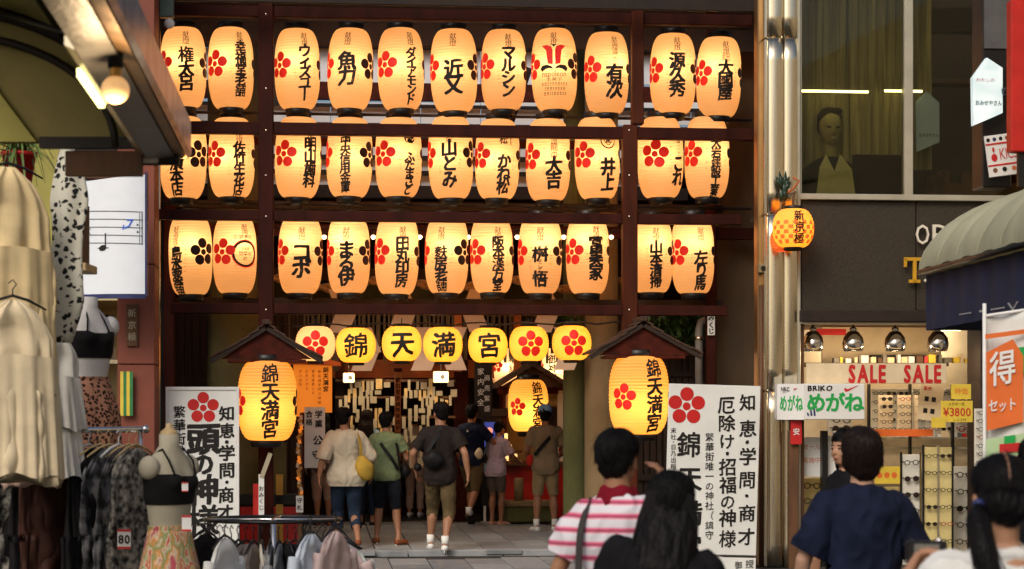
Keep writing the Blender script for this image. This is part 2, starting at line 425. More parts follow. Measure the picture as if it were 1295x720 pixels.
# text px, lantern px, label, columns, options
G1 = 'upper row of lanterns on the gate'; G2 = 'middle row of lanterns on the gate'; G3 = 'lower row of lanterns on the gate'
ORD = ['leftmost','second from left','third from left','fourth from left','fifth from left','in the middle','fifth from right','fourth from right','third from right','second from right','rightmost']
def row(data, py_mid, v, grp, place, bz, tsh=0.0, Rr=.274, hh=.478):
    for n_, (cx, tx, lab, texts, kw) in enumerate(data):
        u, z = FP(cx, py_mid + (kw.pop('dy', 0)), v); s = max(-.8, min(.8, (tx-cx)/31.0))
        texts = [(a, b_, c, (d+tsh)*.95, e*1.12, f, g*1.6 if a == 'ink' and len(b_) > 0 else g) for (a, b_, c, d, e, f, g) in texts]
        label = 'cream lantern %s, %s of the %s row' % (lab, ORD[n_], place)
        long_lantern(label, u, v, z, math.asin(s), texts, Rr=Rr, hh=hh, group=grp, bz=bz+random.uniform(-.04,.04), bx=random.uniform(-.05,.05), **kw)
# small tweak: every lantern of a row hangs a little unevenly
R1 = [
 (232,238,'written 権太呂', [KEN, col('権太呂',0,.22,.175)], {}),
 (292,307,'written 幸福堂老舗', [KEN, col('幸福堂老舗',0,.30,.14,.128)], {'dy':1}),
 (376,387,'written ウィズユー', [KEN, col('ウィズユ丨',0,.27,.155,.128)], {'dy':2}),
 (443,438,'written 魚力', [KEN, col('魚力',0,.16,.21,.18)], {'dy':2}),
 (507,520,'written ダイアモンド', [KEN, col('ダイアモンド',0,.22,.13,.108)], {'dy':2}),
 (574,571,'written 近又', [KEN, col('近又',0,.08,.21,.18)], {'dy':4}),
 (637,641,'written マルシン', [KEN, col('マルシン',0,.27,.17,.15)], {'dy':3}),
 (701,697,'with red tulip logo', [KEN], {'dy':3,'special':logo_tulip,'faint':0}),
 (767,775,'written 有次', [KEN, ('greyink','味の店',0,.27,.07,.08,0.), col('有次',0,.06,.21,.18)], {'dy':7}),
 (851,852,'written 源久秀', [KEN, col('源久秀',0,.22,.185,.168)], {'dy':8}),
 (909,913,'written 大國屋', [KEN, ('redlit','総',0,.27,.1,.1,0.), col('大國屋',0,.17,.18,.15)], {'dy':12}),
]
row(R1, 86.5, .32, G1, 'top', .06)
R2 = [
 (232,225,'written 柊漬本店', [KEN, col('柊漬本店',0,.23,.16,.145)], {'red':False,'dphi':1.0}),
 (293,305,'written 佐竹生花店', [KEN, col('佐竹生花店',0,.27,.14,.125)], {}),
 (377,394,'written 明山歯科', [KEN, col('明山歯科',0,.33,.16,.145)], {}),
 (442,436,'written 中央信用金庫', [KEN, col('中央信用金庫',0,.345,.12,.112)], {}),
 (504,518,'with comma mark', [KEN, col('ふたまさど',0,.13,.13,.095)], {'special':swirl}),
 (570,566,'written 山とみ', [KEN, col('山とみ',0,.29,.19,.18)], {}),
 (629,636,'written かね松', [KEN, col('かね松',0,.13,.17,.15)], {'special':framed,'dy':2}),
 (693,698,'written 龍の大吉', [KEN, ('paleink','龍の',0,.28,.09,.09,.01), col('大吉',0,.1,.2,.17)], {'dy':3}),
 (755,767,'written 井上', [KEN, col('井上',0,.07,.2,.18)], {'special':roundmark,'dy':1}),
 (835,856,'written これ', [KEN, ('ink','まこと',0,.33,.06,.075,0.), col('これ',0,.1,.19,.17)], {'dphi':1.15,'cs':.175}),
 (894,901,'written 大岩建設工業', [KEN, col('大岩建設工業',0,.31,.125,.112)], {}),
]
row(R2, 200, .42, G2, 'middle', .02, -.10)
R3 = [
 (241,222,'written 島本薬舗', [KEN, ('paleink','株式',0,.27,.08,.08,0.), col('島本薬舗',0,.17,.16,.14)], {'red':False,'dphi':1.35}),
 (297,313,'with ringed logo', [('ink','献燈',.0,.47,.085,.08,-.003)], {'special':ringlogo,'blk':False,'dphi':1.1}),
 (380,382,'written コボ', [KEN, col('コボ',0,.22,.22,.2)], {}),
 (441,437,'written まる伊', [KEN, col('まる伊',0,.24,.2,.17)], {}),
 (502,509,'written 田丸印房', [KEN, col('田丸印房',0,.3,.16,.145)], {}),
 (565,555,'written 麩房老舗', [KEN, col('麩房老舗',0,.17,.15,.13)], {}),
 (622,629,'written 阪本漢方堂', [KEN, col('阪本漢方堂',0,.3,.145,.128)], {}),
 (683,680,'written 桝悟', [KEN, col('桝',0,.18,.18), ('greyink','そして',0,.02,.06,.05,.01), col('悟',0,-.13,.18)], {}),
 (743,752,'written 冨美家', [KEN, col('冨美家',0,.3,.18,.17)], {}),
 (824,826,'written 山本清掃', [KEN, col('山本清掃',0,.25,.15,.14)], {'red':False}),
 (876,883,'written 左り馬', [KEN, col('左り馬',0,.12,.17,.15)], {}),
]
row(R3, 323, .6, G3, 'lower', .13, -.09, Rr=.262, hh=.468)

ORD7 = ['first','second','third','fourth','fifth','sixth','last']
# white ball bulbs strung behind the lower row
for i, px in enumerate((410,472,531,592,654,713,773)):
    u, z = FP(px, 300, .92); t = thing('string_light', 'small bare white bulb behind the lower row, %s from left' % ORD7[i], 'light bulb', F(u,.92,z), TH, 'bare bulbs strung behind the lower row')
    MB().ball((0,0,0), .028, 12, 8).build('glass', 'bulb', t); MB().lathe([(.016,.02),(.018,.07),(.006,.08)], 10).build('socket', 'black', t)
u0, z0 = FP(345, 290, .94); u1, z1 = FP(790, 290, .94)
tag(MB().tube([F(u0+(u1-u0)*k/20,   .94, z0+.03-.02*math.sin(k*math.pi/2.86)**2) for k in range(21)], .007, 6).build('light_cable', 'black'), 'thin black cable carrying the bare bulbs behind the lower row', 'cable')

# the seven round lanterns
def flat_face(t, fl, Rr, hh, rc, phi, p=2.0):
    for (nm, mn), b in fl.items():
        wrap(cutup(b, [Rr*.12*k for k in range(-10,11)], [hh*.15*k for k in range(-6,7)]), Rr, hh, rc, phi, .005, p).build(nm, mn, t, fix=False)
def round_lantern(label, u, v, z, text=None, Rr=.235, hh=.205, mname='lanround', power=2.5, phi=0, name='round_lantern', group='round lanterns strung under the lowest beam'):
    t = thing(name, label, 'lantern', F(u, v, z), TH, group); rc = .1; p = 2.2
    key = ('r', Rr, mname)
    if key not in _shade: _shade[key] = (lantern_shade(Rr, hh, rc, 12, 36, p).mesh('shade'), MB().lathe([(rc*.9,-.02),(rc*1.02,-.015),(rc*1.02,.02),(rc*.9,.022),(rc*.85,0),(rc*.9,-.02)], 20).mesh('cap'))
    link('shade', _shade[key][0], mname, t)
    for s in (-1,1): link('cap', _shade[key][1], 'black', t).location = (0,0,s*(hh+.012))
    MB().tube([(0,0,hh),(0,0,hh+.1)], .006, 6).build('hanger', 'black', t)
    b = MB()
    if text: put(b, text, 0, -.005, .31, .31, .03, .07, .045); flat_face(t, {('inscription','ink'): b}, Rr, hh, rc, phi, p)
    else: crest(b, 0, -.01, .165); flat_face(t, {('crest','redlit'): b}, Rr, hh, rc, phi, p)
    bulb_light(t, 0, power, (1,.85,.45), y=-.06); return t
for (px, py, ch, dm) in ((399,435,None,1),(450,437,'錦',0),(508,435,'天',0),(560,436,'満',0),(617,437,'宮',0),(669,435,None,0),(723,434,None,0)):
    u, z = FP(px, py, .3)
    round_lantern(('round yellow lantern written %s, %s of the four lettered ones' % (ch, {'錦':'leftmost','天':'second','満':'third','宮':'rightmost'}[ch])) if ch else 'round %s lantern with a red plum crest, %s' % (('paler','nearest the left roofed post') if dm else ('yellow','second from the right roofed post' if px < 700 else 'nearest the right roofed post')),
        u, .3, z, ch, mname='lanpink' if dm else 'lanround', power=1.6 if dm else 3.2)
u0, z0 = FP(352, 412, .3); u1, z1 = FP(790, 408, .3)
tag(MB().tube([F(u0+(u1-u0)*k/24, .3, z0+(z1-z0)*k/24+.02*math.cos(k*math.pi/1.7)) for k in range(25)], .01, 6).build('lantern_wire', 'darkwood'), 'twisted wire the round lanterns hang from', 'wire')

# the two big ribbed lanterns under little roofs
def big_lantern(label, px, py, v, phi, H=1.0, Rr=.345, hh=.45, p_=3.2, name='ribbed_lantern', grp='ribbed lanterns under the little roofs', dphi=1.22):
    u, z = FP(px, py, v)
    return long_lantern(label, u, v, z, phi, [col('錦天満宮',0,.41*hh/.45,.225*hh/.45,.205*hh/.45,.035)], Rr=Rr, hh=hh, rc=Rr*.52, ribs=22, mname='lanbig', name=name, group=grp, power=6.5, bz=-.1, cz=-.02, cs=.16*Rr/.345, faint=0, dphi=dphi)
big_lantern('big ribbed lantern written 錦天満宮, by the left sign board', 338, 507, -.42, .13, dphi=1.35)
big_lantern('big ribbed lantern written 錦天満宮, above the man in the striped shirt', 808, 500, -.42, .42, dphi=1.12)
# ------------------------------------------------------------------ gate
gate = thing('lantern_gate', 'tall dark red wooden frame holding three rows of lanterns over the shrine entrance', 'gate', F(0,0,0), TH)
def bx(name, px0, px1, py0, py1, v0, v1, m, parent=gate, ch=.008, vref=None):
    vr = v0 if vref is None else vref
    ua, za, ub, zb = FB(px0, px1, py0, py1, vr)
    base = parent.location if parent else Vector((0,0,0)); mi = MB()
    mi.box(((ua+ub)/2, (v0+v1)/2, (za+zb)/2), (abs(ub-ua), v1-v0, zb-za), ch=ch)
    if parent is None: mi.map(lambda q: F(q.x, q.y, q.z))
    elif parent is not gate:
        iv = (Matrix.Translation(parent.location) @ Matrix.Rotation(parent.rotation_euler.z, 4, 'Z')).inverted()
        mi.map(lambda q: iv @ F(q.x, q.y, q.z))
    return mi.build(name, m, parent)
ZT = 7.3
def post(name, px, w_, v, z0, z1, m, parent=gate, d=None):
    u = FU(px, v); mi = MB().box((u, v, (z0+z1)/2), (w_, d or w_, z1-z0), ch=.012); return mi.build(name, m, parent)
M['postred'] = mat('dark red gate paint', (.038,.007,.004), .6, spec=.12, var=.35, scale=3, stretch=(2,2,.6), bump=.12, bscale=25)
M['postbrown'] = mat('brown red gate paint', (.065,.015,.006), .5, spec=.12, var=.3, scale=3, stretch=(2,2,.6), bump=.12)
post('post', 336.5, .175, 0, 0, ZT, 'postred'); _zs = FP(796, 159, 0)[1]; post('post', 796, .175, 0, 0, _zs, 'postbrown'); post('upper_post', 806, .14, -.03, _zs+.002, ZT, 'postbrown')
post('rear_post', 214, .13, .9, 0, ZT, 'postred'); post('rear_post', 899, .12, .9, 0, ZT, 'postred')
bx('beam', 233, 958, 158, 173, -.06, .06, 'postred')
bx('beam', 197, 938, 268, 281, -.06, .06, 'postred')
bx('beam', 215, 920, 385, 398, -.06, .06, 'postred')
bx('beam', 205, 952, 12, 26, -.06, .06, 'postred')
bx('eave_board', 200, 962, -12, 8, -.5, -.44, 'darkwood')
bx('eave_board', 190, 975, -25, 60, .9, .96, 'darkwood')
bx('rear_beam', 205, 955, 285, 300, .95, 1.05, 'postred')
bx('rear_beam', 205, 915, 176, 186, .95, 1.05, 'postred')
bx('rear_beam', 215, 915, 256, 266, .95, 1.05, 'darkwood')
bx('rear_beam', 215, 915, 378, 388, .95, 1.05, 'darkwood')
# bolts on the posts
for px in (336.5, 796):
    for py in (18, 112, 165, 222, 274, 392):
        u, z = FP(806 if px > 700 and py < 160 else px, py, -.09); b = MB().ball((u, -.09, z), (.014,.008,.014), 8, 6); b.build('bolt', 'steel', gate)
# slatted roof over the gate
rf = MB().box((FU(580,0), .5, ZT+.03), (8.4, 2.0, .08)); rf.build('roof', 'darkwood', gate)
# hooks row for the lanterns: thin pipes the caps hang from
for py, v in ((28, .32), (147, .42), (262, .6)):
    ua, z = FP(206, py, v); ub, _ = FP(950, py, v)
    MB().tube([(ua, v, z+.05), (ub, v, z+.05)], .018, 8).build('hanging_pipe', 'darkwood', gate)

# little gabled roofs on the posts
def little_roof(px, py_ridge, py_eave, px0, px1, v, label, mname='shingle'):
    uc, zr = FP(px, py_ridge, v); u0, ze = FP(px0, py_eave, v); u1, _ = FP(px1, py_eave, v)
    t = thing('post_roof', label, 'roof', F(uc, v, ze), TH, 'little gabled roofs on the gate posts')
    H = zr-ze; D = .36
    for s, ue in ((-1, u0-uc), (1, u1-uc)):
        L = math.hypot(ue, H); a = math.atan2(H, abs(ue))
        rot = Matrix.Rotation(a if s < 0 else -a, 3, 'Y').inverted() if False else Matrix.Rotation((-1 if s < 0 else 1)*a, 3, 'Y')
        for k in range(6):         # shingle courses, each lapping the one below
            q0, q1 = k/6, (k+1)/6+.04
            mid = (q0+q1)/2; c = Vector((ue*(1-mid)*1.0, 0, H*mid*1.0+.02+.012*math.sin(k)))
            c = Vector((ue*(1-mid), 0, H*mid+.03)); sag = -.035*math.sin(mid*math.pi)
            tilt = Matrix.Rotation((-1 if s < 0 else 1)*(a-.05), 3, 'Y')
            MB().box(c+Vector((0,0,sag)), (L/6+.03, 2*D, .022), tilt, ch=.004).build('shingle_course', 'shingle', t)
        MB().box(Vector((ue*.5, -D+.03, H*.5-.035)), (L*.98, .03, .05), rot, ch=.004).build('barge_board', 'darkwood', t)
    MB().box((0,0,H+.035), (.09, 2*D+.06, .06), ch=.01).build('ridge', 'shingle', t)
    MB().prism([(u0-uc+.12,.0),(u1-uc-.12,.0),(0,H-.05)], -D+.07, -D+.1).build('gable', 'redwood', t)
    MB().box(((u0+u1)/2-uc, -.05, -.02), ((u1-u0)*.7, .5, .03)).build('tie_board', 'redwood', t)
    return t
M['shingle'] = mat('old bark shingles', (.055,.028,.018), .8, var=.45, scale=12, bump=.5, bscale=40)
little_roof(338, 413, 455, 268, 408, -.3, 'small dark gabled roof over the left big ribbed lantern')
little_roof(808, 409, 450, 741, 882, -.3, 'small dark gabled roof over the right big ribbed lantern')
# ------------------------------------------------------------------ ground
M['asphalt'] = mat('worn street paving', (.10,.10,.10), .8, var=.2, scale=3, bump=.3)
M['mortar'] = mat('dark mortar', (.03,.03,.028), .9, var=.3)
def slab_mat():
    m, n, l, b = nodes_of('grey granite slab')
    tc = n.new('ShaderNodeTexCoord'); oi = n.new('ShaderNodeObjectInfo')
    nz = n.new('ShaderNodeTexNoise'); nz.inputs['Scale'].default_value = 5; nz.inputs['Detail'].default_value = 8
    l.new(tc.outputs['Object'], nz.inputs['Vector'])
    ad = n.new('ShaderNodeMath'); ad.operation = 'MULTIPLY_ADD'; ad.inputs[1].default_value = .55
    l.new(oi.outputs['Random'], ad.inputs[0]); l.new(nz.outputs[0], ad.inputs[2])
    cr = n.new('ShaderNodeValToRGB'); e = cr.color_ramp.elements; e[0].position = .3; e[1].position = 1.0
    e[0].color = (.13,.14,.15,1); e[1].color = (.30,.315,.325,1); l.new(ad.outputs[0], cr.inputs[0]); l.new(cr.outputs[0], b.inputs['Base Color'])
    n2 = n.new('ShaderNodeTexNoise'); n2.inputs['Scale'].default_value = 60; l.new(tc.outputs['Object'], n2.inputs['Vector'])
    bp = n.new('ShaderNodeBump'); bp.inputs['Strength'].default_value = .25; bp.inputs['Distance'].default_value = .01
    l.new(n2.outputs[0], bp.inputs['Height']); l.new(bp.outputs[0], b.inputs['Normal']); b.inputs['Roughness'].default_value = .55
    return m
M['slab'] = slab_mat()
g = MB().add([(-60,-40,-.03),(60,-40,-.03),(60,90,-.03),(-60,90,-.03)], [(0,1,2,3)]).build('ground', 'asphalt'); struct(g)
pav = MB().add([F(-9,-24,-.004),F(9,-24,-.004),F(9,.05,-.004),F(-9,.05,-.004)], [(0,1,2,3)]).build('street', 'mortar'); struct(pav)
STEP = .06
up = MB().box((0, 6.02, STEP/2-.02), (9, 12, STEP-.005)).map(lambda q: F(q.x,q.y,q.z)).build('pavement', 'mortar'); struct(up)
kerb_me = MB().box((0,0,0), (1.1,.22,STEP+.03), ch=.01).mesh('kerb')
for k in range(8):
    o = link('kerb_stone', kerb_me, 'slab', up); o.location = F(-4+k*1.11, -.05, STEP/2-.006); o.rotation_euler = (0,0,TH)
random.seed(3)
def slabs(par, u0, u1, v0, v1, w_, l_, z, nm):
    mes = [MB().box((0,0,0), (w_-.012, q-.012, .05), ch=.004).mesh('slab') for q in (l_, l_*.6)]
    u = u0
    while u < u1:
        v = v0 - random.random()*l_*.8
        while v < v1:
            i = 0 if random.random() < .7 else 1; q = (l_, l_*.6)[i]
            if v+q > v0+.02 and v+q <= v1+.3:
                o = link(nm, mes[i], 'slab', par); o.location = F(u+w_/2, v+q/2, z-.025+random.uniform(-.002,.002)); o.rotation_euler = (0,0,TH)
            v += q
        u += w_
slabs(up, -2.9, 1.6, .36, 6.6, .43, .95, STEP+.006, 'paving_slab')
slabs(pav, -3.2, 2.2, -2.9, -.5, .43, .85, .012, 'paving_slab')

# ------------------------------------------------------------------ shrine behind the gate
def panelbox(name, px0, px1, py0, py1, v, d, m, parent, ch=0):
    ua, za, ub, zb = FB(px0, px1, py0, py1, v)
    q = MB().box(((ua+ub)/2, v+d/2, (za+zb)/2), (ub-ua, d, zb-za), ch=ch)
    iv = (Matrix.Translation(parent.location) @ Matrix.Rotation(parent.rotation_euler.z, 4, 'Z')).inverted() if parent else None
    q.map(lambda p: F(p.x,p.y,p.z)) if not parent else q.map(lambda p: iv @ F(p.x,p.y,p.z))
    return q.build(name, m, parent)
def poly_mat():
    m, n, l, b = nodes_of('white polycarbonate'); out = n['Material Output']
    b.inputs['Base Color'].default_value = (.85,.87,.9,1); b.inputs['Roughness'].default_value = .4
    tr = n.new('ShaderNodeBsdfTranslucent'); tr.inputs[0].default_value = (.9,.93,.97,1); mx = n.new('ShaderNodeMixShader'); mx.inputs[0].default_value = .12
    l.new(b.outputs[0], mx.inputs[1]); l.new(tr.outputs[0], mx.inputs[2]); l.new(mx.outputs[0], out.inputs[0]); return m
M['panelwhite'] = poly_mat()
M['backwall'] = mat('dark timber wall', (.032,.017,.010), .7, var=.5, scale=5, stretch=(6,6,.5))
M['olive'] = mat('mossy plaster', (.11,.095,.035), .85, var=.3, scale=2, bump=.3)
M['stonecol'] = mat('weathered granite column', (.25,.185,.095), .85, var=.25, scale=3, stretch=(1,1,.4), bump=.4, bscale=50)
M['mosscol'] = mat('mossy granite column', (.12,.125,.045), .9, var=.3, scale=3, stretch=(1,1,.4), bump=.4)
# white louvred canopy wall behind the lanterns
can = thing('rear_canopy', 'white panelled canopy wall with dark rails seen between the lanterns', 'canopy', F(0,5,0), TH)
px = 190
while px < 962:
    panelbox('panel', px+.6, min(px+37.4, 975), 60, 107, 5.0, .03, 'panelwhite', can)
    panelbox('panel', px+.6, min(px+37.4, 975), 130, 158, 4.6, .03, 'panelwhite', can)
    if px < 800: panelbox('panel', px+.6, min(px+37.4, 975), 182, 236, 4.55, .03, 'panelwhite', can)
    px += 38
panelbox('rail', 186, 965, 106, 128, 4.9, .1, 'redwood', can)
panelbox('rail', 186, 965, 133, 136.5, 4.5, .08, 'black', can)
panelbox('rail', 186, 965, 157, 183, 4.5, .1, 'darkwood', can)
panelbox('rail', 186, 870, 197, 202, 4.45, .1, 'black', can)
panelbox('rail', 186, 870, 216, 221, 4.45, .1, 'black', can)
panelbox('rail', 186, 870, 235, 250, 4.45, .15, 'darkwood', can)
panelbox('rail', 186, 965, 40, 61, 4.8, .25, 'darkwood', can)
for px in (345, 560, 700, 790): panelbox('mullion', px, px+9, 45, 250, 4.75, .12, 'darkwood', can)
# slanting dark braces
u0, z0 = FP(640,150,3.5); u1, z1 = FP(668,105,3.5)
MB().tube([(u0,-1.5,z0-.2),(u1,-1.5,z1+.2)], .06, 6).build('brace', 'darkwood', can)
u0, z0 = FP(905,155,2.5); u1, z1 = FP(985,100,2.5)
MB().tube([(u0,-2.5,z0-.2),(u1,-2.5,z1+.2)], .09, 4).build('brace', 'darkwood', can)

hall = thing('shrine_hall', 'dark timber shrine hall filling the back of the courtyard', 'shrine hall', F(0,9.5,0), TH)
h = MB()
panelbox('wall', 130, 1010, 230, 720, 9.6, .2, 'backwall', hall)
# eave boards, then vertical blind strips just under the gate beam
M['blind'] = mat('old bamboo', (.10,.06,.025), .7, var=.5, scale=6, stretch=(8,8,.3))
M['amber'] = mat('amber lacquered beam', (.45,.10,.015), .45, var=.3, scale=3, bump=.1)
M['gold'] = mat('worn gold leaf', (.55,.3,.06), .35, metal=.6, var=.3)
panelbox('lintel', 345, 640, 455, 478, 7.0, .25, 'amber', hall)
panelbox('lintel', 380, 645, 440, 456, 7.1, .2, 'redwood', hall)
panelbox('lintel', 345, 760, 340, 356, 7.2, .2, 'brownwood', hall)
panelbox('eave_soffit', 300, 800, 356, 400, 7.4, .1, 'olive', hall)
panelbox('column', 574, 592, 380, 700, 7.0, .2, 'redwood', hall)
panelbox('column', 424, 436, 380, 700, 7.0, .2, 'darkwood', hall)
panelbox('column', 632, 642, 380, 700, 7.0, .2, 'redwood', hall)
random.seed(11)
bl = MB()
tag_b = thing('bamboo_blind', 'rows of dark upright bamboo strips hanging under the lowest beam', 'blind', F(0,6.4,0), TH)
sm = {}
px = 352
while px < 740:
    wd = random.uniform(2.2,5.5); 
    panelbox('strip', px, px+wd, random.uniform(378,392), random.uniform(440,462), 6.4, .03, 'blind', tag_b); px += wd+random.uniform(1.5,4)
for px in (420, 575, 650): panelbox('post', px, px+9, 380, 470, 6.3, .06, 'amber' if px > 430 else 'brownwood', tag_b)
# wooden prayer plaques and paper slips hung in rows
M['slip'] = mat('pale wooden slip', (.40,.35,.25), .7, var=.15, scale=3)
M['slip2'] = mat('yellowed paper slip', (.6,.42,.18), .7, var=.2)
rackp = thing('prayer_rack', 'dark rack hung with rows of pale wooden prayer slips behind the people', 'rack', F(0,6.0,0), TH)
for py in (482, 503, 528, 556, 590): panelbox('rail', 424, 576, py-2, py+1, 6.02, .05, 'brownwood', rackp)
for i, py in enumerate((481, 492, 503, 515, 527, 540, 553, 567, 582)):
    px = 428+random.uniform(0,5)
    while px < 570:
        wd = random.choice((3.2,4,4.6,8)); hgt = random.uniform(10,20) if wd < 7 else random.uniform(7,12)
        if random.random() < .74 and not 496 < px < 507: panelbox('slip', px, px+wd, py+random.uniform(-3,3), py+hgt, 5.95+.012*random.random(), .015, 'slip' if random.random() < .85 else 'slip2', rackp)
        px += wd+random.uniform(1,3.5)
for (pa, pb, pc, pd, wh) in ((548,567,470,484,'right'),(434,448,472,484,'left')):
    ua, za, ub, zb = FB(pa, pb, pc, pd, 5.6); t = thing('altar_lamp', 'small glowing box lamp with a black emblem above the prayer slips, %s one' % wh, 'lamp', F((ua+ub)/2,5.6,(za+zb)/2), TH, 'altar lamps')
    MB().box((0,0,0), (ub-ua,.12,zb-za), ch=.01).build('shade', mat('altar lamp paper', (.8,.6,.3), .6, emit=(1,.6,.25), es=1.6, bump=0), t); b = MB(); disc(b, .02, 0, .035); b.map(lambda q: Vector((q.x,-.064,q.z))).build('emblem', 'ink', t, fix=False)
    MB().tube([(0,0,(zb-za)/2),(0,0,.4)], .008, 6).build('hanger', 'black', t); bulb_light(t, 0, 22, (1,.72,.42), .06, y=-.25)
def text_on(parent, m, fn, name='lettering', lab=None):
    """fn fills a builder with lettering in metres round (0,0); result sits at given facade place"""
for px, py, v_ in ():
    b = MB(); u, z = FP(px, py, v_); disc(b, u, z, .035); b.map(lambda q: Vector((q.x, v_-6.0-.002, q.z))); b.build('emblem', 'ink', rackp, fix=False)
# orange offertory post with lettering in the middle
mid = thing('orange_post', 'slim orange inscribed post standing before the prayer slips', 'post', F(FU(503,4.8),4.8,STEP), TH)
M['orangepost'] = mat('orange lettered wood', (.42,.13,.03), .6, var=.25, scale=10)
_, zt = FP(503, 468, 4.8)
MB().box((0,0,(zt-STEP)/2), (.085,.085,zt-STEP), ch=.01).build('shaft', 'orangepost', mid)
MB().box((0,0,zt-STEP), (.12,.12,.05), ch=.01).build('cap', 'redwood', mid)
b = MB(); vtext(b, '家内安全商売繁盛学業成就', 0, zt-STEP-.1, .07, .085, bold=.01); b.map(lambda q: Vector((q.x,-.0455,q.z))); b.build('lettering', 'ink', mid, fix=False)

# zigzag papers and rope
M['shide'] = mat('folded white paper', (.62,.50,.36), .8, var=.06, bump=.05)
rope = thing('straw_rope', 'thick twisted straw rope sagging behind the lower lantern row', 'rope', F(0,1.9,0), TH)
ua, za = FP(345, 352, 1.9); ub, zb = FP(790, 350, 1.9)
for ph in (0, math.pi):
    pts = []
    for k in range(181):
        s_ = k/180; a = s_*70+ph; sag = -.12*math.sin(s_*math.pi*3)**2
        pts.append((ua+(ub-ua)*s_, .03*math.cos(a), za+sag+.03*math.sin(a)))
    MB().tube(pts, .035, 7).build('strand', 'rope', rope)
def shide(px, py, s, rz, lab, flip=1):
    u, z = FP(px, py, 1.2); t = tag(MB().build('paper_streamer', 'shide'), lab, 'paper streamer', 'zigzag paper streamers under the gate') if False else None
    b = MB(); x, zz = 0, 0; w_ = .17*s; hh_ = .2*s
    for k in range(4):
        pts = [(x-w_/2, zz), (x+w_/2, zz), (x+w_/2+.08*flip*s, zz-hh_), (x-w_/2+.08*flip*s, zz-hh_)]
        b.prism(pts, -.002+.012*k, .0+.012*k)
        x += (.08*flip-.0)*s if k % 2 == 0 else -.11*flip*s; zz -= hh_*.78; flip = -flip if k % 1 == 0 else flip
    o = b.build('paper_streamer', 'shide'); o.location = F(u, 1.2, z); o.rotation_euler = (0, 0, TH+rz)
    tag(o, lab, 'paper streamer', 'zigzag paper streamers under the gate')
for i, (px, fl_, nm) in enumerate(((428, 1, 'behind the 錦 lantern, leftmost'), (503, 1, 'behind the 天 lantern, second from left'), (607, -1, 'left of the 宮 lantern, third from left'), (684, 1, 'right of the crest lanterns, rightmost'))):
    shide(px, 366, 1.5, .1*(-1)**i, 'folded white zigzag paper ' + nm, fl_)

# stone torii legs and tree trunk beyond the gate
def pillar(px0, px1, v, m, z1, label, name='stone_pillar', lean=0):
    u = FU((px0+px1)/2, v); Y = OY+u*SI+v*CO; r = (px1-px0)/2/FPX*Y
    t = thing(name, label, 'pillar', F(u, v, STEP), TH)
    MB().lathe([(r*1.0,0),(r*1.0,.3),(r*.985,z1*.5),(r*.97,z1),(0,z1)], 28).build('shaft', m, t)
    MB().lathe([(r*1.25,0),(r*1.25,.12),(r*1.1,.2),(r*1.0,.22)], 28).build('foot', m, t)
pillar(739, 782, 1.6, 'stonecol', 6.6, 'brown stone gate pillar behind the right post')
pillar(712, 744, 2.2, 'mosscol', 6.6, 'mossy green pillar beside the brown stone one')
pillar(262, 330, 1.7, 'olive', 6.4, 'thick olive pillar behind the left roofed lantern')
# side walls and roof added to close the courtyard and keep it dark
for (nm, ua, lab) in (('added_side_wall', -4.9, 'added dark side wall on the left of the shrine courtyard'), ('added_side_wall', 4.3, 'added dark side wall on the right of the shrine courtyard')):
    o = MB().box((ua, 5.6, 3.6), (.2, 8.6, 7.4)).map(lambda q: F(q.x,q.y,q.z)).build(nm, 'backwall'); tag(o, lab, 'wall')
cr = thing('added_court_roof', 'added dark timber roof shading the shrine court behind the gate', 'roof', F(0, 7.2, 0), TH)
MB().box((-.3, .0, 5.35), (9.2, 5.0, .12)).build('roof', 'backwall', cr)  # roof added to keep the court dark
for k in range(9): MB().box((-4.2+k*1.0, 0, 5.25), (.1, 4.9, .1)).build('added_rafter', 'darkwood', cr)

# right hand side behind the gate: brown plaster wall, pipe, slats, leaves
M['brownwall'] = mat('brown plaster', (.085,.055,.03), .8, var=.25, scale=3, stretch=(1,1,.3))
o = MB().box((0,0,0), (1,1,1)); o = panelbox('plaster_wall', 900, 968, -10, 720, 1.3, .2, 'brownwall', None); tag(o, 'brown plastered wall strip between the gate and the steel column', 'wall')
for i, px in enumerate((912, 926, 944)):
    pass
pp = thing('drain_pipe', 'grey drain pipe bending into the wall right of the gate', 'pipe', F(FU(884,1.0),1.0,0), TH)
_, zt = FP(884, 405, 1.0)
MB().tube([(0,0,0),(0,0,zt-.12),(.02,0,zt-.03),(.12,0,zt+.02)], .05, 12).build('pipe', 'steelgrey' if 'steelgrey' in M else 'stonecol', pp)
for z in (1.2, 2.0, 2.6): MB().lathe([(.052,-.02),(.06,-.02),(.06,.02),(.052,.02)], 12, (0,0,z)).build('bracket', 'steel', pp)
fence = thing('slat_fence', 'dark upright slat fence behind the right roofed lantern', 'fence', F(0,2.0,0), TH)
px = 782
while px < 900:
    panelbox('slat', px, px+6.2, 400+random.uniform(-2,2), 700, 2.0, .03, 'backwall', fence); px += 8.2
panelbox('rail', 780, 900, 470, 476, 1.95, .04, 'darkwood', fence); panelbox('rail', 780, 900, 600, 608, 1.95, .04, 'darkwood', fence)
fence2 = thing('slat_fence', 'dark upright slat screen behind the left sign board', 'fence', F(0,3.0,0), TH)
px = 196
while px < 384:
    panelbox('slat', px, px+7.5, 395+random.uniform(-2,2), 700, 3.0, .03, 'backwall', fence2); px += 9.5
panelbox('rail', 196, 384, 540, 548, 2.95, .04, 'darkwood', fence2)
M['redbox'] = mat('bright red lacquer', (.5,.02,.015), .35, var=.15, bump=0)
M['leaf'] = mat('green leaf', (.05,.11,.03), .5, var=.4, scale=30, bump=0)
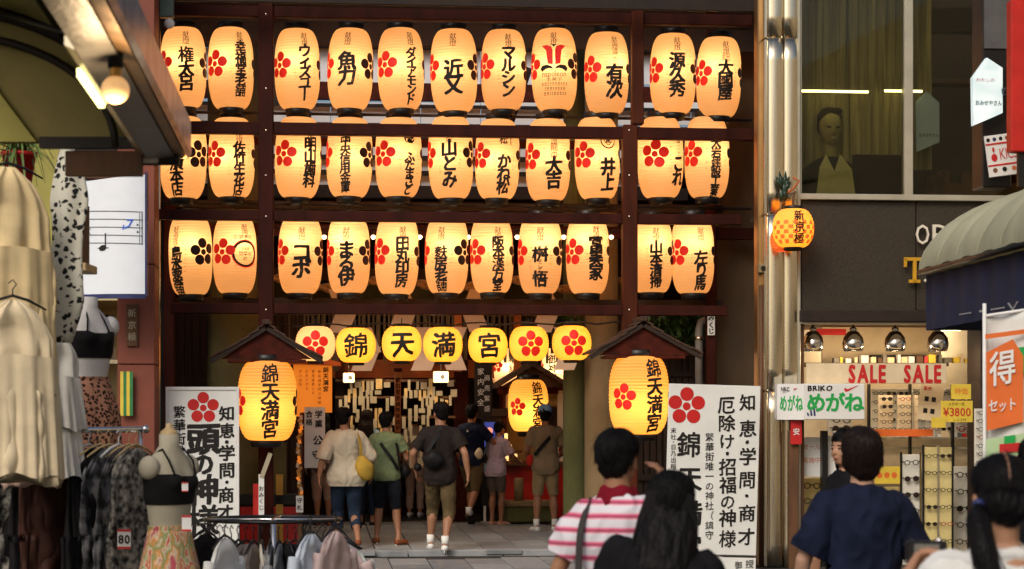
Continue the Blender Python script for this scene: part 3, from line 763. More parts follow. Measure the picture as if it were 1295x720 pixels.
def leafy(name, label, px, py, v, rx, rz, n, seed, cat='shrub'):
    rnd = random.Random(seed); u, z = FP(px, py, v); b = MB()
    for i in range(n):
        while True:
            p = Vector((rnd.uniform(-1,1), rnd.uniform(-1,1), rnd.uniform(-1,1)))
            if p.length < 1 and noise.noise(p*2.3+Vector((seed,0,0))) > -.15: break
        p = Vector((p.x*rx, p.y*rx*.6, p.z*rz)); a = Vector((rnd.gauss(0,1), rnd.gauss(0,1), rnd.gauss(0,1))).normalized(); c = a.cross(Vector((0,.3,1))).normalized()
        L = rnd.uniform(.05,.09); b.add([p-a*L, p+c*L*.35, p+a*L, p-c*L*.35], [(0,1,2,3)])
    t = thing(name, label, cat, F(u,v,z), TH)
    o = b.build('foliage', 'leaf', t); o['kind'] = 'stuff'
    st = MB()
    for k in range(5): st.tube([(0,0,-rz*1.4),(rnd.uniform(-.3,.3)*rx,0,-rz*.4),(rnd.uniform(-.8,.8)*rx,rnd.uniform(-.4,.4)*rx,rnd.uniform(0,.7)*rz)], [.02,.013,.006], 5)
    st.build('branches', 'brownwood', t)
leafy('leafy_branch', 'dark green leaves above the slat fence right of the gate', 860, 415, 1.6, .55, .28, 900, 3)
leafy('leafy_branch', 'small bright green leaves beside the right crest lantern', 712, 405, 1.6, .2, .22, 220, 5)
leafy('leafy_branch', 'dark foliage beside the olive pillar on the left', 318, 500, 2.4, .35, .5, 600, 8)
# ------------------------------------------------------------------ a flat working plane measured along the shrine front
class Pl:
    def __init__(s, px, py, v, name, label, cat, group=None, z0=None, mk=True):
        s.v = v; s.u, s.z = FP(px, py, v)
        if z0 is not None: s.z = z0
        s.k = (OY+s.u*SI+v*CO)/FPX            # metres per pixel here
        s.o = thing(name, label, cat, F(s.u, v, s.z), TH, group) if mk else None
    def p(s, px, py):
        u, z = FP(px, py, s.v); return u-s.u, z-s.z
    def box(s, name, px0, px1, py0, py1, y0, y1, m, ch=0, parent=None):
        xa, za = s.p(px0, py1); xb, zb = s.p(px1, py0)
        return MB().box(((xa+xb)/2, (y0+y1)/2, (za+zb)/2), (abs(xb-xa), abs(y1-y0), abs(zb-za)), ch=ch).build(name, m, parent or s.o)
    def chars(s, items, m, y, name='lettering', bold=.03, slant=.05, rough=.04, label=None, wx=1.0):
        b = MB()
        for (ch, px, py, size) in items:
            x, z = s.p(px, py); put(b, ch, x, z, size*s.k*wx, size*s.k, bold, slant, rough)
        b.map(lambda q: Vector((q.x, y+q.y, q.z))); o = b.build(name, m, s.o, fix=False)
        if label: o['label'] = label
        return o
    def line(s, txt, px0, px1, py, size, m, y, bold=.02, slant=0, name='lettering'):
        b = MB(); x0, z = s.p(px0, py); x1, _ = s.p(px1, py); htext(b, txt, x0, x1, z, size*s.k, bold, slant)
        b.map(lambda q: Vector((q.x, y+q.y, q.z))); return b.build(name, m, s.o, fix=False)
    def flat(s, name, fn, m, y):
        b = MB(); fn(b, s.p, s.k); b.map(lambda q: Vector((q.x, y+q.y, q.z))); return b.build(name, m, s.o, fix=False)
def tcol(txt, x, y0, step, size, drift=0, small='・'):
    out = []; y = y0
    for ch in txt:
        if ch in small: out.append((ch, x, y-step*.2, size)); y += step*.55
        else: out.append((ch, x, y, size)); y += step
        x += drift
    return out
# left sign board
S = Pl(256, 590, -.75, 'sign_board', 'ivory framed sign board written 頭の神様 behind the clothes rack, left of the gate', 'sign')
S.box('board', 213, 299, 493, 700, 0, .03, 'offwhite', ch=.004)
for (a, b_, c, d) in ((209.5,213,489.5,704),(299,302.5,489.5,704),(213,299,489.5,493.5),(213,299,700,704)): S.box('frame', a, b_, c, d, -.015, .035, 'white', ch=.003)
S.flat('crest', lambda b, p, k: crest(b, *p(257,516), 20.5*k), 'redink', -.003)
S.chars([('頭',257,555,43),('の',256,587,31),('神',257,620,41),('様',257,659,42)], 'ink', -.004, bold=.04)
S.chars([('知',287,523,20),('恵',287,545,20),('・',287,559,18),('学',287,573,21),('問',287,595,21),('・',287,610,18),('商',286,626,21),('才',285,648,20)], 'ink', -.0045, bold=.03)
S.chars([('繁',227,521,16),('華',227,538,16),('街',227,555,16),('唯',227,571,15),('一',227,583,14),('の',228,592,9),('神',228,601,9)], 'ink', -.005, bold=.02)
S.box('leg', 222, 226, 704, 722, 0, .03, 'white'); S.box('leg', 286, 290, 704, 722, 0, .03, 'white')
# right sign board, leaning a little
S = Pl(903, 600, -2.75, 'sign_board', 'large white sign board written 錦天満宮 behind the striped shirt man, right of the gate', 'sign')
S.box('board', 843, 959, 487, 702, 0, .03, 'offwhite', ch=.004)
S.box('lower_board', 843, 959, 704.5, 735, 0, .03, 'offwhite', ch=.004)
S.flat('crest', lambda b, p, k: crest(b, *p(866,515), 24.5*k), 'redink', -.003)
S.chars([('錦',870,563,33),('天',872,606,33),('満',874,650,33),('宮',875,692,32)], 'ink', -.004, bold=.03, wx=.95)
S.chars([('知',943,508,22),('恵',944,541,23),('・',944,558,20),('学',945,576,23),('問',945,606,23),('・',945,626,20),('商',946,648,23),('才',946,678,23),
         ('厄',916,512,23),('除',917,535,22),('け',918,558,21),('・',919,573,20),('招',920,590,23),('福',921,613,23),('の',921,634,20),('神',922,655,23),('様',922,681,23)], 'ink', -.0045, bold=.02)
S.chars(tcol('繁華街唯一の神社（鎮守', 896, 553, 12.4, 11.5, .3)+tcol('末社・日乃出稲荷神社', 850, 546, 8.2, 7.5, .2), 'ink', -.005, bold=.005)
S.chars([('授',951,712,11),('御',937,714,10)], 'ink', -.005, bold=.01)
S.o.rotation_euler = (0, R(1.6), TH)
# orange board and white sheet behind the left ribbed lantern
S = Pl(396, 490, 1.0, 'notice_board', 'orange lit notice board with small gabled top, right of the left ribbed lantern', 'notice board')
M['orangeboard'] = mat('orange lit acrylic', (.75,.26,.03), .4, var=.08, bump=0, emit=(1,.26,.02), es=.5)
S.box('board', 371, 420, 461, 522, 0, .05, 'orangeboard', ch=.005)
xa, za = S.p(366, 461); xb, zb = S.p(431, 461); _, zc = S.p(400, 450)
MB().prism([(xa,za),(xb,za-.02),(xb,za+.02),((xa+xb)/2,zc),(xa,za+.03)], -.08, .1).build('roof', 'amber', S.o)
S.chars(tcol('錦天満宮', 412, 468, 8, 7.5), 'ink', -.004, bold=.03)
S.chars(tcol('御由緒学問の神様', 404, 470, 5.6, 4.6)+tcol('菅原道真公を', 396, 470, 5.4, 4.4)+tcol('お祀りする', 388, 470, 5.4, 4.4)+tcol('京の台所', 380, 470, 5.4, 4.4), 'greyink', -.005, bold=0)
S.box('post', 376, 384, 522, 712, .0, .09, 'redwood'); 
S = Pl(396, 560, .7, 'paper_banner', 'white hanging sheet with black characters below the orange notice board', 'banner')
S.box('sheet', 385, 411, 515, 592, 0, .01, 'offwhite')
S.chars([('合',391,524,9),('格',391,534,9),('学',403,524,10),('業',403,536,10),('公',402,557,13),('守',400,575,11)], 'ink', -.003, bold=.03)
# post wrapped in small bright charms, with tag
S = Pl(379, 580, .35, 'charm_post', 'post covered with gold and white paper charms left of the walking people', 'post')
S.box('pole', 376.5, 382, 522, 700, 0, .05, 'brownwood')
random.seed(21)
M['charm1'] = mat('gold charm', (.6,.3,.06), .5, var=.4, scale=30); M['charm2'] = mat('cream charm', (.7,.55,.4), .6, var=.2)
for k in range(26):
    y = 524+k*4.3; x = 379+random.uniform(-2.6,2.6); xx, zz = S.p(x, y)
    MB().box((xx,-.015-random.random()*.01,zz), (.035,.006,.055), Matrix.Rotation(random.uniform(-.9,.9),3,'Y')).build('charm', random.choice(('charm1','charm2','charm1','orangeboard')), S.o)
S.box('tag', 374.5, 383.5, 627, 648, -.03, -.02, 'offwhite'); S.chars([('守',379,633,7),('札',379,642,7)], 'ink', -.034, bold=.02)
# red cabinet row low behind the clothes
S = Pl(340, 650, .9, 'offering_cabinet', 'low bright red cabinet with dark gold fittings behind the clothes rail', 'cabinet')
S.box('body', 300, 383, 638, 712, 0, .5, 'darkwood')
for a in (304, 332, 358): S.box('door', a, a+22, 641, 700, -.02, 0, 'redbox')
S.box('fitting', 349, 358, 600, 705, -.03, 0, 'gold'); S.box('top_shelf', 300, 383, 626, 638, -.03, .5, 'black')
S.box('panel', 345, 362, 560, 626, .1, .15, 'olive')
# red white vertical tag in front of the cabinet
S = Pl(327, 630, -.5, 'paper_fortune_stand', 'narrow red and white paper stand rising behind the clothes rail', 'stand')
S.box('red_paper', 320, 327, 612, 655, 0, .02, 'redbox'); S.box('white_paper', 327, 334, 600, 655, -.005, .02, 'offwhite')
S.chars(tcol('おみくじ', 330.5, 618, 8, 7), 'ink', -.009, bold=.01)
x, z = S.p(333, 600); MB().box((x+.03,0,z+.1),(.05,.02,.3),Matrix.Rotation(.35,3,'Y')).build('slip', 'slip', S.o)
S.box('pole', 326, 328, 655, 715, .0, .02, 'black')
# sticker on the red gate post at the right
S = Pl(899, 410, .8, 'vertical_notice', 'small white vertical sticker with black characters on the right rear gate post', 'notice')
S.box('plate', 895, 904, 397, 424, 0, .02, 'offwhite'); S.chars([('み',899.5,402,8.5),('く',899.5,411,8.5),('じ',899.5,419,8)], 'ink', -.003, bold=.04)

# ---- far stall at the right of the court: small roof, lantern, counter
st = thing('amulet_stall', 'small lit stall with dark gabled roof behind the man in the light blue cap', 'stall', F(FU(678,6.4),6.4,STEP), TH)
def sb(name, px0, px1, py0, py1, v0, v1, m):
    v0 += 2.2; v1 += 2.2; iv = (Matrix.Translation(st.location) @ Matrix.Rotation(TH, 4, 'Z')).inverted()
    ua, za = FP(px0, py1, v0); ub, zb = FP(px1, py0, v0)
    return MB().box(((ua+ub)/2,(v0+v1)/2,(za+zb)/2), (ub-ua,v1-v0,zb-za)).map(lambda q: iv @ F(q.x,q.y,q.z)).build(name, m, st)
M['cream'] = mat('cream painted wall', (.55,.42,.2), .7, var=.1)
sb('back_wall', 640, 712, 485, 600, 4.6, 4.7, 'cream'); sb('lintel', 630, 718, 488, 498, 4.1, 4.3, 'redbox' if False else 'redwood')
sb('post', 706, 712, 494, 640, 4.1, 4.2, 'white'); sb('post', 636, 641, 494, 640, 4.1, 4.2, 'redwood')
sb('counter', 632, 718, 590, 655, 4.0, 4.5, 'redbox'); sb('counter_top', 630, 720, 584, 590, 3.95, 4.5, 'brownwood')
sb('poster', 640, 655, 500, 516, 4.05, 4.1, 'slip2'); sb('notice', 690, 704, 515, 575, 4.5, 4.58, 'backwall')
iv = (Matrix.Translation(st.location) @ Matrix.Rotation(TH, 4, 'Z')).inverted()
for (a, b_) in (((628,491),(672,463)),((672,463),(716,490))):
    ua, za = FP(a[0], a[1], 5.9); ub, zb = FP(b_[0], b_[1], 5.9)
    MB().loft([[Vector((ua,5.7,za)),Vector((ua,6.8,za)),Vector((ua,6.8,za+.07)),Vector((ua,5.7,za+.07))],[Vector((ub,5.7,zb)),Vector((ub,6.8,zb)),Vector((ub,6.8,zb+.07)),Vector((ub,5.7,zb+.07))]], sm=False).map(lambda q: iv @ F(q.x,q.y,q.z)).build('roof_slope', 'shingle', st)
ua, za = FP(632, 490, 5.9); ub, _ = FP(712, 490, 5.9); uc, zc = FP(672, 466, 5.9)
MB().prism([(ua,za),(ub,za),(uc,zc)], 5.8, 5.84).map(lambda q: iv @ F(q.x,q.y,q.z)).build('gable', 'backwall', st)
big_lantern('ribbed lantern written 錦天満宮 deep in the court behind the man in the blue cap', 668, 513, 5.5, .42, Rr=.29, hh=.37, name='ribbed_lantern', dphi=1.1)
for (px, py, ph, lb) in ((639,465,.5,'pale lantern partly hidden by the stall roof, left one of the far pair'), (702,465,-.3,'pale lantern partly hidden by the stall roof, right one of the far pair')):
    u, z = FP(px, py, 7.1)
    long_lantern(lb, u, 7.1, z, ph, [col('奉納' if px<650 else '御神灯',0,.2,.15)], Rr=.21, hh=.3, rc=.13, mname='lanpink', group='pale lanterns far in the court', power=5.0, cs=.1, faint=0)
# offertory stand with bright pink banner and dark screen cabinet
S = Pl(630, 600, 6.3, 'fortune_machine', 'dark glass cabinet with a little roof and bright pink side beside the short woman', 'cabinet', z0=STEP)
M['pink'] = mat('bright pink board', (.75,.04,.13), .5, var=.06, bump=0); M['screen'] = mat('lit blue display', (.02,.03,.12), .3, emit=(.03,.05,.25), es=1.0, bump=0)
S.box('cabinet', 610, 640, 528, 640, .05, .5, 'black'); S.box('screen', 613, 636, 534, 565, .03, .05, 'screen'); S.box('roof', 606, 645, 517, 527, -.05, .55, 'darkwood', ch=.01)
S.box('side_board', 636, 646, 585, 662, -.02, .03, 'pink'); S.box('white_edge', 646, 648, 585, 662, -.02, .03, 'white'); S.box('leg', 612, 615, 640, 662, .05, .1, 'white')
x, z = S.p(619, 545); MB().ball((x,.0,z), .05, 10, 8).build('lamp', mat('pink lamp', (.8,.2,.15), .4, emit=(1,.25,.15), es=1.5, bump=0), S.o)
S = Pl(672, 645, 5.5, 'stone_trough', 'low dark stone trough on the pavement below the stall counter', 'trough', z0=STEP)
S.box('basin', 640, 700, 640, 661, 0, .5, 'mosscol', ch=.02); S.box('rim', 637, 703, 634, 641, -.04, .54, 'stonecol', ch=.01)
S = Pl(658, 610, 5.7, 'umbrella_bin', 'small grey cylinder standing on the trough between the short woman and capped man', 'bin')
x, z = S.p(656, 634); MB().lathe([(.0,0),(.07,0),(.07,.33),(.06,.34),(.0,.33)], 16, (x,0,z)).build('cylinder', 'stonecol', S.o)
S = Pl(646, 560, 6.1, 'candle_stand', 'stand of glowing votive candles right of the short woman', 'candle stand')
M['candle'] = mat('glowing candle box', (.8,.6,.3), .5, emit=(1,.55,.2), es=1.6, bump=0)
for (px, py) in ((640,552),(645,566),(652,578),(641,580)):
    x, z = S.p(px, py); MB().box((x,0,z), (.05,.05,.09), ch=.01).build('candle', 'candle', S.o)
S.box('shelf', 634, 660, 586, 589, -.05, .15, 'brownwood'); S.box('shelf', 634, 660, 570, 572.5, -.05, .15, 'brownwood')
# a shop light in the court: glowing spot high behind
M['amulet'] = mat('hanging white papers', (.6,.55,.48), .8, var=.1)
S = Pl(609, 500, 5.4, 'hanging_scroll', 'narrow dark banner with white characters left of the stall', 'banner')
S.box('cloth', 600, 622, 455, 530, 0, .01, 'black'); S.chars(tcol('家内安全', 608, 470, 13, 9)+tcol('商売繁盛', 616, 478, 13, 8), 'white', -.003, bold=.01)
# ------------------------------------------------------------------ right: steel column, optician's shop
M['granite'] = mat('dark brown granite', (.034,.026,.017), .5, var=.45, scale=90, bump=.15, bscale=120, detail=8)
M['alu'] = mat('cream aluminium', (.45,.42,.33), .4, metal=.3, var=.12, scale=3)
M['cremeboard'] = mat('cream board', (.72,.58,.38), .6, var=.08)
M['salered'] = mat('sale red', (.55,.02,.02), .5, var=.1, bump=0)
M['green'] = mat('sign green', (.02,.38,.08), .5, var=.1, bump=0)
M['navy'] = mat('navy ink', (.02,.03,.12), .5, bump=0)
M['yellow'] = mat('yellow card', (.75,.55,.06), .6, var=.1, bump=0)
M['orange'] = mat('orange print', (.75,.16,.03), .6, var=.08, bump=0)
M['lime'] = mat('light green print', (.45,.62,.35), .6, var=.08, bump=0)
V0 = -2.3
C = thing('steel_column', 'tall polished steel column between the shrine gate and the optician', 'column', F(FU(988,V0),V0,0), TH)
def cbox(name, px0, px1, z0, z1, v0, v1, m, ch=.01):
    ua, ub = FU(px0, v0), FU(px1, v0); iv = (Matrix.Translation(C.location) @ Matrix.Rotation(TH, 4, 'Z')).inverted()
    return MB().box(((ua+ub)/2,(v0+v1)/2,(z0+z1)/2), (ub-ua,v1-v0,z1-z0), ch=ch).map(lambda q: iv @ F(q.x,q.y,q.z)).build(name, m, C)
for k in range(4):
    z0, z1 = k*1.9+.003, (k+1)*1.9-.003
    for (pa, pb) in ((971,990),(991,1009)):
        ua, ub = FU(pa, V0), FU(pb, V0); b = MB(); iv_ = (Matrix.Translation(C.location) @ Matrix.Rotation(TH, 4, 'Z')).inverted(); N_ = 10
        b.loft([[Vector((ua+(ub-ua)*i/N_, V0-.022*math.sin(math.pi*i/N_)**.6, z)) for i in range(N_+1)]+[Vector((ub,V0+.3,z)),Vector((ua,V0+.3,z))] for z in [z0+(z1-z0)*j/8 for j in range(9)]]).map(lambda q: iv_ @ F(q.x,q.y,q.z)).build('steel_sheet', 'steel', C)
    cbox('side_sheet', 967, 971, z0, z1, V0+.02, V0+.35, 'steel')
cbox('edge_trim', 1009.2, 1013, 0, 7.6, V0-.01, V0+.2, 'alu')
o = MB().box((0,0,3.75), (.1,.1,7.5)); o = thing('copper_post', 'slim copper toned post at the left edge of the steel column', 'post', F(FU(961,V0+.3),V0+.3,0), TH)
MB().box((0,0,3.75), (.09,.2,7.5), ch=.01).build('shaft', mat('copper tinted steel', (.45,.27,.12), .3, metal=.9, var=.2, scale=3, bump=0), o)
MB().tube([(-.02,-.15,3.05),(-.02,-.15,0)], .022, 8).build('conduit', 'brownwood', o)

sh = thing('optician_shop', 'brown granite fronted optician with upper window right of the steel column', 'shop', F(FU(1150,V0),V0,0), TH)
ivs = (Matrix.Translation(sh.location) @ Matrix.Rotation(TH, 4, 'Z')).inverted()
def rb(name, px0, px1, py0, py1, v0, v1, m, parent=sh, ch=0, iv=None, vref=None):
    vr = v0 if vref is None else vref
    ua, za, ub, zb = FB(px0, px1, py0, py1, vr); iv = iv or ivs
    return MB().box(((ua+ub)/2,(v0+v1)/2,(za+zb)/2), (ub-ua,v1-v0,zb-za), ch=ch).map(lambda q: iv @ F(q.x,q.y,q.z)).build(name, m, parent)
px = 1013.5
for a, b_ in ((1013.5,1158),(1159.2,1306),(1307.2,1460)): rb('granite_panel', a, b_, 255, 393, V0+.05, V0+.3, 'granite', ch=.004)
rb('ledge', 1013.5, 1460, 393, 408, V0-.1, V0+.3, 'darkwood', ch=.01)
rb('ledge_trim', 1013.5, 1460, 408, 410.5, V0-.06, V0+.2, 'alu')
# window: sill, frame, mullion, glass
rb('window_sill', 1011, 1460, 247, 254.5, V0-.02, V0+.3, 'alu', ch=.006)
rb('mullion', 1144, 1155, -60, 247, V0+.03, V0+.15, 'alu', ch=.006); rb('window_frame', 1009.5, 1014, -60, 247, V0+.03, V0+.2, 'alu')
def glass_mat():
    m, n, l, b = nodes_of('window glass'); n.remove(b); out = n['Material Output']
    tr = n.new('ShaderNodeBsdfTransparent'); tr.inputs[0].default_value = (.75,.74,.62,1)
    gl = n.new('ShaderNodeBsdfGlossy'); gl.inputs['Roughness'].default_value = .03
    fr = n.new('ShaderNodeFresnel'); fr.inputs[0].default_value = 1.4
    mx = n.new('ShaderNodeMixShader'); l.new(fr.outputs[0], mx.inputs[0]); l.new(tr.outputs[0], mx.inputs[1]); l.new(gl.outputs[0], mx.inputs[2])
    l.new(mx.outputs[0], out.inputs[0]); return m
M['glass'] = glass_mat()
rb('glass_pane', 1014, 1144, -60, 247, V0+.08, V0+.088, 'glass'); rb('glass_pane', 1155, 1460, -60, 247, V0+.08, V0+.088, 'glass')
# room behind the upper window
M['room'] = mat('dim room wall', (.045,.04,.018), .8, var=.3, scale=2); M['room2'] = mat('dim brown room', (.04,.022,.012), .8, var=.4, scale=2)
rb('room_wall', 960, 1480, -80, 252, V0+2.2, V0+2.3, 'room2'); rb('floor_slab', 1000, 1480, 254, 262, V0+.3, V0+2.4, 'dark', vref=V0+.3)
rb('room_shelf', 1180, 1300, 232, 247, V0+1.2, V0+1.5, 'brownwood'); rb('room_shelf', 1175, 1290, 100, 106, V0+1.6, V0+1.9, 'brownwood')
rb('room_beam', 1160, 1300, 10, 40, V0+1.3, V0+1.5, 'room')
for k in range(9):
    rb('box', 1178+k*13, 1189+k*13, 222-(k*7)%9, 232, V0+1.2, V0+1.4, random.choice(('brownwood','room','redwood')))
def curtain_mat():
    return mat('greenish brown curtain', (.34,.30,.16), .85, var=.3, scale=3, stretch=(6,6,.3), bump=.1)
M['curtain'] = curtain_mat()
cu = thing('curtain', 'olive brown pleated curtain hanging behind the left window pane', 'curtain', F(FU(1075,V0+.6),V0+.6,0), TH)
for (a, b_, lo, f) in ((1012,1078,250,1),(1072,1140,198,1.3),(1150,1178,215,1)):
    ua, zt = FP(a, -60, V0+.6); ub, zb = FP(b_, lo, V0+.6); u0 = FU(1075, V0+.6)
    vv = 0 if a != 1072 else -.1
    MB().grid(lambda s_, t_: Vector((ua-u0+(ub-ua)*s_, vv+.04*math.sin(s_*(ub-ua)*46*f+math.sin(t_*5))*(1-.3*t_)+.012*math.sin(s_*(ub-ua)*120+t_*3), zt+(zb-zt)*t_)), 70, 8).build('drape', 'curtain', cu)
# glowing rods standing in for tube lights reflected in the window
M['tube'] = mat('added glowing tube', (.9,.85,.5), .4, emit=(1,.88,.42), es=8.0, bump=0)
for (a, b_, vq, nm) in ((1004,1098,V0+.25,'left'),(1118,1166,V0+.3,'right')):
    ua, z = FP(a, 115, vq); ub, _ = FP(b_, 115, vq)
    t = thing('tube_reflection', 'thin glowing rod standing in for a tube light reflected in the upper window, %s one' % nm, 'added tube', F((ua+ub)/2, vq, z), TH, 'tube reflections in the upper window')
    h = (ub-ua)/2; MB().tube([(-h,0,0),(h,0,0)], .014, 8).build('tube', 'tube', t); MB().box((0,.03,.02), (2*h,.03,.015)).build('fitting', 'room', t)  # rod and fitting standing in for the tube reflection
    for s in (-1,1): MB().tube([(s*h,0,0),(s*(h+.03),0,0)], .017, 8).build('end_cap', 'alu', t)
def poly(pts):
    return lambda b, p, k: b.add([Vector((p(x,y)[0],0,p(x,y)[1])) for x, y in pts], [tuple(range(len(pts)))])
# raised letters on the granite band
S = Pl(1185, 320, V0, 'shop_lettering', 'raised white OP and yellow T letters on the brown granite band', 'sign')
def raised(ch, px, py, w_, h_, m, y=-.03, serif=True, d=.03):
    vs, fs, a, b_ = glyph(ch, 0.0); zmin = min(v.y for v in vs); zmax = max(v.y for v in vs); x, z = S.p(px, py); bm = MB()
    P = [Vector((x+(v.x-(a+b_)/2)/(b_-a)*w_*S.k, 0, z+(v.y-(zmin+zmax)/2)/(zmax-zmin)*h_*S.k)) for v in vs]
    bm.add([p+Vector((0,y,0)) for p in P]+[p+Vector((0,y+d,0)) for p in P], [tuple(f) for f in fs])
    me = bm.mesh('t'); b2 = bmesh.new(); b2.from_mesh(me)
    b2.free(); cnt = {}
    for f in fs:
        for i in range(len(f)):
            e = (f[i], f[(i+1) % len(f)]); k = tuple(sorted(e)); cnt.setdefault(k, []).append(e)
    n = len(P)
    for k, es in cnt.items():
        if len(es) == 1: i, j = es[0]; bm.f.append((i, j, j+n, i+n)); bm.smooth.append(False)
    return bm
M['cream2'] = mat('white enamel letter', (.75,.7,.58), .4, var=.06, bump=0); M['goldletter'] = mat('yellow enamel letter', (.6,.32,.02), .4, var=.1, bump=0)
for (ch, px, py, w_, h_, m) in (('O',1166,297,17,25,'cream2'),('P',1187,297,17,25,'cream2'),('T',1156,342,26,32,'goldletter'),('.',1170,355,4,4,'cream2')):
    b = raised(ch, px, py, w_, h_, m)
    if ch == 'T':
        for (a, c, d_, e) in ((1142.5,1146,327,338),(1166,1169.5,327,338),(1149,1163,354,358)):
            xa, za = S.p(a, e); xb, zb = S.p(d_ if False else c, d_); b.box(((xa+xb)/2,-.016,(za+zb)/2), (abs(xb-xa),.028,abs(zb-za)))
    b.build('letter', m, S.o, fix=False)
# ------------------------------------------------------------------ ground floor interior
rb('back_wall', 1000, 1330, 405, 735, V0+1.9, V0+2.0, 'cremeboard'); rb('side_pier', 1240, 1262, 410, 740, V0+.05, V0+.5, 'darkwood')
rb('ceiling', 1010, 1330, 404, 409, V0+.2, V0+2.0, 'brownwood', vref=V0+.2)
rb('door_post', 1012, 1017, 410, 745, V0+.05, V0+.15, 'brownwood'); rb('door_post', 1040, 1047, 545, 745, V0+.1, V0+.2, 'black')
rb('door_post', 998, 1010, 545, 745, V0-.1, V0-.02, 'brownwood')
for (a_, b_) in ((1098,1101),(1150,1153),(1204,1207)): rb('stall_post', a_, b_, 486, 745, V0+.9, V0+.95, 'black')
rb('wall_chart', 1040, 1190, 412, 462, V0+1.2, V0+1.25, 'cremeboard'); rb('shelf', 1010, 1200, 459, 463, V0+.6, V0+1.2, 'darkwood')
rb('shelf_box', 1104, 1172, 449, 459, V0+.8, V0+1.0, 'dark'); rb('red_card', 1030, 1070, 416, 424, V0+.9, V0+.92, 'salered')
rb('counter', 1010, 1240, 700, 760, V0+.5, V0+.9, 'cream')
# SALE band
S = Pl(1108, 473, V0-.02, 'sale_sign', 'long cream sign reading SALE SALE in red above the shop window', 'sign')
S.box('board', 1020, 1197, 460, 485, 0, .03, 'cremeboard', ch=.003)
S.line('SALE', 1072, 1121, 472.5, 31, 'salered', -.004, bold=.045); S.line('SALE', 1142, 1191, 472.5, 31, 'salered', -.004, bold=.045)
# four dome lamps
for i, px in enumerate((1028,1079,1132,1186)):
    u, z = FP(px, 434, V0+.3)
    t = thing('dome_lamp', 'round polished metal lamp above the SALE sign, %s of four' % ('leftmost','second','third','rightmost')[i], 'lamp', F(u, V0+.3, z), TH, 'dome lamps in the optician')
    MB().lathe([(.02,.14),(.06,.12),(.105,.06),(.12,0),(.115,-.05),(.10,-.09),(.095,-.09),(.11,-.05),(.112,0),(.1,.05)], 20).build('shade', 'chrome', t)
    MB().tube([(0,0,.13),(0,0,.21)], .012, 8).build('stem', 'black', t); MB().lathe([(.03,.13),(.045,.15),(.03,.17)], 12).build('collar', 'chrome', t)
    MB().ball((0,0,-.02), .045, 10, 8).build('globe', 'bulb', t)
    bulb_light(t, -.14, 9, (1,.72,.42), .05)
# megane sign
S = Pl(1040, 508, V0-.25, 'glasses_sign', 'white box sign with green めがね lettering beside the steel column', 'sign')
S.box('front', 1017, 1094, 485.5, 531, 0, .3, 'white', ch=.008)
xa, za = S.p(986, 531); xb, zb = S.p(1017, 485.5)
MB().loft([[Vector((xa,.12,za)),Vector((xb,.0,za)),Vector((xb,.3,za)),Vector((xa,.3,za))],[Vector((xa,.12,zb)),Vector((xb,.0,zb)),Vector((xb,.3,zb)),Vector((xa,.3,zb))]], sm=False).build('side', 'white', S.o)
S.chars([('め',1032,509,26),('が',1056,509,26),('ね',1080,509,26)], 'green', -.004, bold=.035, slant=0, rough=0)
b = MB()
for ch, px in (('め',993),('が',1002),('ね',1011)):
    x, z = S.p(px, 510); put(b, ch, x, z, 9*S.k, 22*S.k, .03)
b.map(lambda q: Vector((q.x, .12*(xb-q.x)/(xb-xa)-.005+q.y, q.z))).build('side_lettering', 'green', S.o, fix=False)
S.line('BRIKO', 1021, 1053, 491, 9, 'ink', -.004, bold=.04, slant=.2); S.line('NRC', 989, 1000, 492, 7, 'ink', .06, bold=.03)
def swoosh(cx, cy, s):
    pts = [(-1,.1),(-.75,.55),(-.35,.42),(1.2,-.45),(-.35,.12),(-.62,.15),(-.68,-.05)]
    return poly([(cx+x*s, cy+y*s) for x, y in pts])
S.flat('emblem', swoosh(1076, 491, 9), 'salered', -.004); 
b = MB(); swoosh(1008, 491, 4)(b, S.p, S.k); b.map(lambda q: Vector((q.x, .03, q.z))).build('emblem', 'salered', S.o, fix=False)
def stripes(b, p, k):
    for j in range(3):
        x0, z0 = p(1021+j*4, 526); h_ = (4+j*3)*k; b.add([Vector((x0,0,z0)),Vector((x0+2.6*k,0,z0)),Vector((x0+1.2*k,0,z0+h_)),Vector((x0-.8*k,0,z0+h_))], [(0,1,2,3)])
S.flat('emblem', stripes, 'navy', -.004)
S = Pl(1007, 545, V0-.15, 'red_slip', 'small red hanging slip below the white めがね sign', 'banner'); S.box('cloth', 1000, 1014, 531, 562, 0, .01, 'salered')
S.chars([('安',1007,546,9)], 'white', -.003, bold=.02)
# eyeglass mesh
def glasses_mesh():
    b = MB()
    for s in (-1,1):
        vs = []; n = 10
        for k in range(n):
            a = 2*math.pi*k/n
            for rr in (.7, 1.0): vs.append(Vector((s*.034+.026*rr*math.cos(a), -.012, .019*rr*math.sin(a)-.0)))
        b.add(vs, [(2*k,2*k+1,(2*k+3) % (2*n),(2*k+2) % (2*n)) for k in range(n)])
        b.box((s*.063,.03,.008), (.005,.1,.006))
    b.box((0,-.012,.006), (.02,.004,.006)); return b.mesh('eyeglasses')
GM = glasses_mesh(); lensb = MB()
for s in (-1,1): disc(lensb, s*.034, 0, .024, .017, 10, 1)
SG = lensb.map(lambda q: Vector((q.x,-.0125,q.z))).mesh('sunglasses'); SG2 = None
M['frameblk'] = mat('dark spectacle frame', (.02,.015,.012), .3, bump=0); M['framered'] = mat('red spectacle frame', (.3,.03,.02), .3, bump=0); M['lens'] = mat('dark lens', (.03,.02,.015), .1, bump=0)
